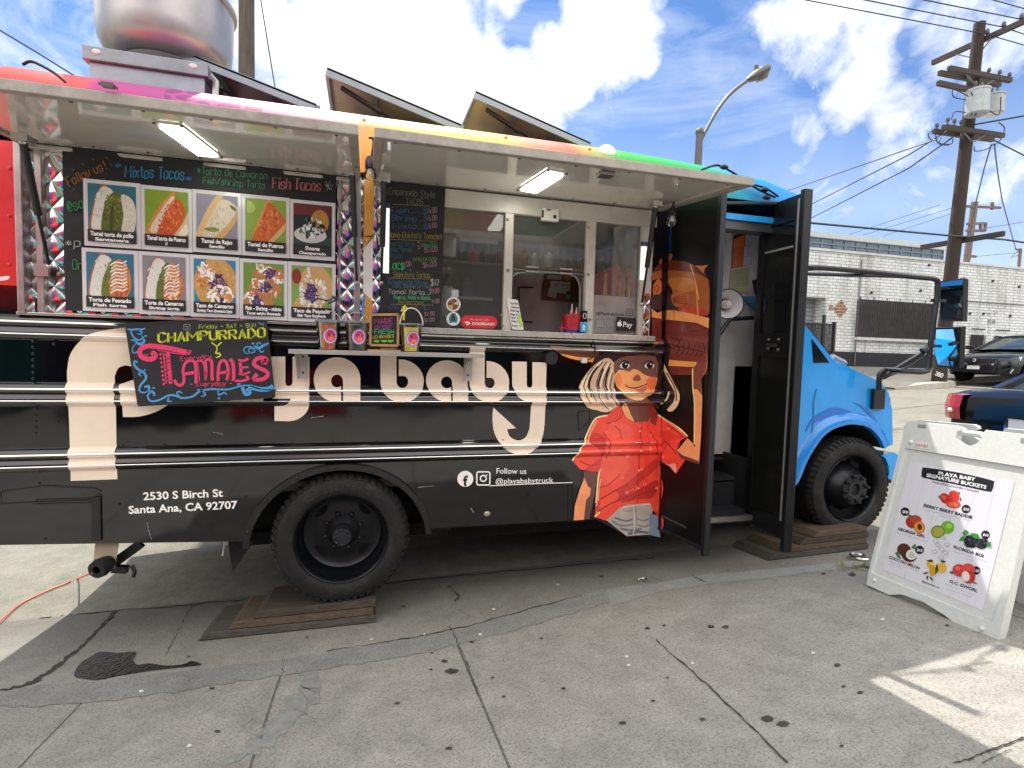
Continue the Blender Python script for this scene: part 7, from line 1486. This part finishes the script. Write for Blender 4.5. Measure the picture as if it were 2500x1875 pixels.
# ---------------------------------------------------------------- cars
M_navy = mat('car_navy', '07080c', .12, 0, spec=.4, var=.05, coat=.3); M_carglass = mat('car_glass', '2a3338', .03, spec=.8, var=.05); M_chrome = mat('chrome', 'd8dadc', .08, 1, var=.0); M_lens = mat('head_lens', 'b8c2ca', .08, .2, spec=.8)
def sedan(lab, loc, rz, paint_, rear=False):
    t = thing('parked_car', lab, 'car', loc, 'dark sedans parked along the street', True, rz)
    st = []  # x, halfwidth, z low, z shoulder, z top
    for x, w, zl, zs, zt in ((2.30,.60,.28,.52,.60),(2.24,.74,.22,.58,.68),(2.05,.84,.2,.64,.76),(1.7,.88,.2,.70,.83),(1.2,.895,.2,.76,.90),(.85,.9,.2,.80,.96),(0,.905,.2,.84,.98),(-1.0,.905,.2,.88,1.0),(-1.55,.9,.22,.91,1.05),(-2.0,.88,.24,.92,1.05),(-2.22,.83,.3,.9,1.03),(-2.32,.76,.4,.84,.96),(-2.34,.7,.45,.72,.8)):
        st.append([(x, -w*.9, zl), (x, -w*.99, zl+.12), (x, -w, (zl+zs)/2+.05), (x, -w*.985, zs), (x, -w*.93, zs+(zt-zs)*.75), (x, -w*.7, zt), (x, 0, zt+.02), (x, w*.7, zt), (x, w*.93, zs+(zt-zs)*.75), (x, w*.985, zs), (x, w, (zl+zs)/2+.05), (x, w*.99, zl+.12), (x, w*.9, zl)])
    mb = MB(); mb.grid(st); mb.poly(st[0][::-1]); mb.poly(st[-1]); body = mb.build('body', paint_, t, smooth=True, ang=45)
    roof = [(-1.62,1.04,.72),(-1.0,1.36,.60),(-.3,1.44,.585),(.25,1.40,.6),(1.08,.965,.74)]
    g = MB(); R = [[(x, -w, z), (x, -w*.5, z+.025), (x, w*.5, z+.025), (x, w, z)] for x, z, w in roof]; g.grid(R)
    for s in (-1, 1): g.poly([(x, s*w, z) for x, z, w in roof]+[(1.08, s*.85, .93), (-1.62, s*.85, 1.0)])
    for s in (-1, 1): g.grid([[(x, s*w, z) for x, z, w in roof], [(x, s*.86, .95+.05*(x < 0)) for x, z, w in roof]])
    g.build('windows', M_carglass, body, smooth=True, ang=30)
    rp_ = MB(); rp_.grid([[(x, -w*1.01, z+.006), (x, -w*.5, z+.034), (x, w*.5, z+.034), (x, w*1.01, z+.006)] for x, z, w in [(-1.05,1.34,.61),(-.6,1.42,.6),(-.1,1.432,.595),(.3,1.385,.605)]])
    for s in (-1, 1): rp_.bar((.3, s*.61, 1.39), (1.15, s*.76, .95), .05, .05).bar((-1.05, s*.61, 1.34), (-1.7, s*.76, 1.03), .1, .05).bar((-.15, s*.61, 1.42), (-.2, s*.87, .97), .05, .03)
    rp_.build('roof', paint_, body, smooth=True)
    for x in (1.42, -1.38):
        for s in (-1, 1):
            wb = MB().lathe([(.36, .004), (.001, .004)], (x, s*.9, .34), (0, s, 0), 24, mat('well_black')); wb.build('wheel_arch', None, body)
            w = MB().lathe([(.2,.0),(.215,.02),(.3,.03),(.325,.0),(.33,-.1),(.3,-.2),(.2,-.2)], (x, s*.905, .33), (0, s, 0), 28).build('wheel', M_rub, t, smooth=True)
            rm = MB().lathe([(.215,.02),(.205,.0),(.2,-.03),(.001,-.035)], (x, s*.905, .33), (0, s, 0), 28, mat('rim_gap', '1a1a1c', .5))
            for k in range(5):
                a = 2*pi*k/5; 
                for da in (-.14, .14): rm.bar((x+.04*cos(a), s*.915, .33+.04*sin(a)), (x+.2*cos(a+da), s*.915, .33+.2*sin(a+da)), .012, .04, M_chrome, up=(-sin(a), 0, cos(a)))
            rm.lathe([(.04,.02),(.001,.022)], (x, s*.905, .33), (0, s, 0), 12, M_chrome); rm.build('rim', None, w)
    f = MB()
    f.hexa([(2.2,-.6,.58),(2.31,-.5,.58),(2.31,.5,.58),(2.2,.6,.58)], [(2.17,-.6,.7),(2.29,-.5,.69),(2.29,.5,.69),(2.17,.6,.7)]); f.hexa([(2.22,-.6,.3),(2.325,-.5,.28),(2.325,.5,.28),(2.22,.6,.3)], [(2.22,-.62,.5),(2.32,-.5,.5),(2.32,.5,.5),(2.22,.62,.5)])
    f.build('grille', mat('grille_black', '0a0b0d', .4), body)
    c = MB(); c.hexa([(2.2,-.62,.52),(2.33,-.46,.5),(2.33,.46,.5),(2.2,.62,.52)], [(2.2,-.62,.575),(2.325,-.46,.56),(2.325,.46,.56),(2.2,.62,.575)])
    for s in (-1, 1): c.bar((2.26, s*.62, .4), (2.08, s*.83, .42), .03, .03).bar((2.08, s*.83, .42), (2.14, s*.8, .3), .025, .03)
    c.ball((2.32, 0, .64), .05, 6, sc=(.3, 1, .9)); c.build('chrome_trim', M_chrome, body)
    for s in (-1, 1): MB().hexa([(2.19,s*.57,.6),(1.86,s*.86,.64),(1.8,s*.84,.62),(2.1,s*.55,.58)], [(2.16,s*.57,.7),(1.8,s*.855,.76),(1.76,s*.83,.77),(2.08,s*.55,.71)]).build('headlight', M_lens, body)
    MB().box((2.325,-.16,.38),(2.34,.16,.48)).build('number_plate', mat('plate_white', 'd0d2d4', .4), body)
    for s in (-1, 1):
        MB().box((1.0, s*.97-.1, .98), (1.12, s*.97+.1, 1.1)).build('door_mirror', paint_, body, bevel=.03)
        tp = [(-2.365, .63), (-2.36, .70), (-2.345, .76), (-2.27, .86), (-2.1, .915), (-1.96, .925)]; tl = MB().grid([[(x+.0, s*y, .71) for x, y in tp], [(x-.015, s*(y+.008), .84) for x, y in tp], [(x+.02, s*(y+.004), .97) for x, y in tp], [(x+.09, s*(y-.04), .985) for x, y in tp]]); tl = tl.build('tail_light', mat('tail_red', '9a1420', .12, coat=.8), body)
        MB().ball((-2.365, s*.74, .80), .026, 6).build('reverse_bulb', mat('bulb_pale', 'e8d8d0', .2), tl)
    MB().box((-2.372,-.17,.66),(-2.35,.17,.78)).build('number_plate', mat('plate_white'), body)
    fr = MB(); 
    for a, b in (((-2.376,-.19,.65),(-2.376,.19,.65)), ((-2.376,.19,.65),(-2.376,.19,.79)), ((-2.376,.19,.79),(-2.376,-.19,.79)), ((-2.376,-.19,.79),(-2.376,-.19,.65))): fr.bar(a, b, .02, .02)
    fr.build('plate_frame', M_chrome, body)
    MB().hexa([(-2.37,-.5,.7),(-2.34,-.5,.7),(-2.34,.5,.7),(-2.37,.5,.7)], [(-2.35,-.5,.9),(-2.3,-.5,.9),(-2.3,.5,.9),(-2.35,.5,.9)]).build('boot_lid', paint_, body)
    return t
sedan('black sedan facing us, parked by the far kerb beside the brick building', (19.25, 8.2, gz(19.2, 9)), R_(181), M_navy)
sedan('dark blue sedan seen from behind, parked ahead of the food truck', (7.92, .06, gz(7.9, .2)-.02), R_(-2), M_navy).scale = (.93,)*3

# ---------------------------------------------------------------- behind the camera: what the glossy paint and glass reflect
sb = thing('market_hall', 'open fronted market hall with corrugated canopy facing the truck', 'building', (0, -12, .9))
MB().box((-18, -15.2, .3), (20, -15, 6.2)).box((-18, -15, 5.4), (20, -12.6, 5.5)).build('shell', mat('hall_dark', '3a3633', .8, var=.3, vs=1.2), sb)
for x in (-15, -10, -5, 0, 5, 10, 15): MB().box((x-.12, -12.9, .3), (x+.12, -12.66, 5.4)).build('post', mat('hall_post', '8f8a84', .6), sb)
for i, (x, col) in enumerate(((-12, '7a1f26'), (-7.4, '3a2f5e'), (-2.4, '7a1f26'), (2.6, '1d5f5a'), (7.4, '8a2a22'), (12, '3a2f5e'))): MB().box((x-2, -14.98, .5), (x+2, -14.95, 3.6)).build('stall_shutter', mat('shut_'+col, col, .7), sb)  # unseen coloured panels, added for the truck side to reflect
MB().grid([[(x*.12, y, z+.05*(1 if x % 2 else -1)) for x in range(20, 160)] for y, z in ((-12.5, 6.4), (-12.2, 4.6))]).build('corrugated_fascia', mat('corrugated', 'b3b8ba', .35, .8), sb)
for i, col in enumerate(('c8283a', '2aa08e', 'c8283a', '5a3a8a', 'c8283a', '2aa08e', 'd03848', '5a3a8a')):
    x = -17+i*2.4; MB().box((x, -12.5, 3.6), (x+2.3, -12.3, 6.4)).build('canvas_fascia', mat('canvas_f'+col, col, .8), sb)  # unseen coloured strips, added so the quilted steel reflects red and teal
for x, y, col, lab in ((6.6, -10.2, 'b3202a', 'red pop-up canopy tent behind the viewer on the right'), (-.6, -9.6, '3a2a6e', 'purple pop-up canopy tent behind the viewer in the middle'), (-4.6, -9.4, 'c8242e', 'crimson pop-up canopy tent behind the viewer on the left'), (-8.6, -9.9, '1d8f86', 'teal pop-up canopy tent behind the viewer')):
    g0 = gz(x, y); t = thing('canopy_tent', lab, 'tent', (x, y, g0)); e = 1.5
    cn = MB(); c = [(x-e, y-e), (x+e, y-e), (x+e, y+e), (x-e, y+e)]
    for i in range(4): a, b = c[i], c[(i+1) % 4]; cn.poly([(*a, g0+2.3), (*b, g0+2.3), (x, y, g0+3.3)]); cn.poly([(*a, g0+2.3), (*b, g0+2.3), (*b, g0+1.9), (*a, g0+1.9)])
    cn.build('canopy', mat('canvas_'+col, col, .8), t)
    for px_, py_ in c: MB().tube([(px_, py_, g0), (px_, py_, g0+2.3)], .025, 6).build('leg', M_steel, t)
    MB().box((x-1.4, y-1.4, g0), (x+1.4, y-1.35, g0+2.3)).build('back_wall', mat('canvas_'+col), t)
for x, y, col, lab in ((-3.6, -7.3, '0d0d0e', 'market table under a floor length black cloth'), (-1.3, -7.2, '8a1620', 'market table under a floor length dark red cloth'), (1.2, -7.5, '14182e', 'market table under a floor length navy cloth'), (3.6, -7.6, '0d0d0e', 'market table under a black cloth at the right end'), (6.2, -7.5, '123a34', 'market table under a dark green cloth')):
    g0 = gz(x, y); t = MB().box((x-.95, y-.4, g0+.02), (x+.95, y+.4, g0+.8)).build('market_table', mat('cloth_'+col, col, .9), bevel=.02, label=lab, cat='table')  # unseen draped blocks, added for dark and red reflections on the truck
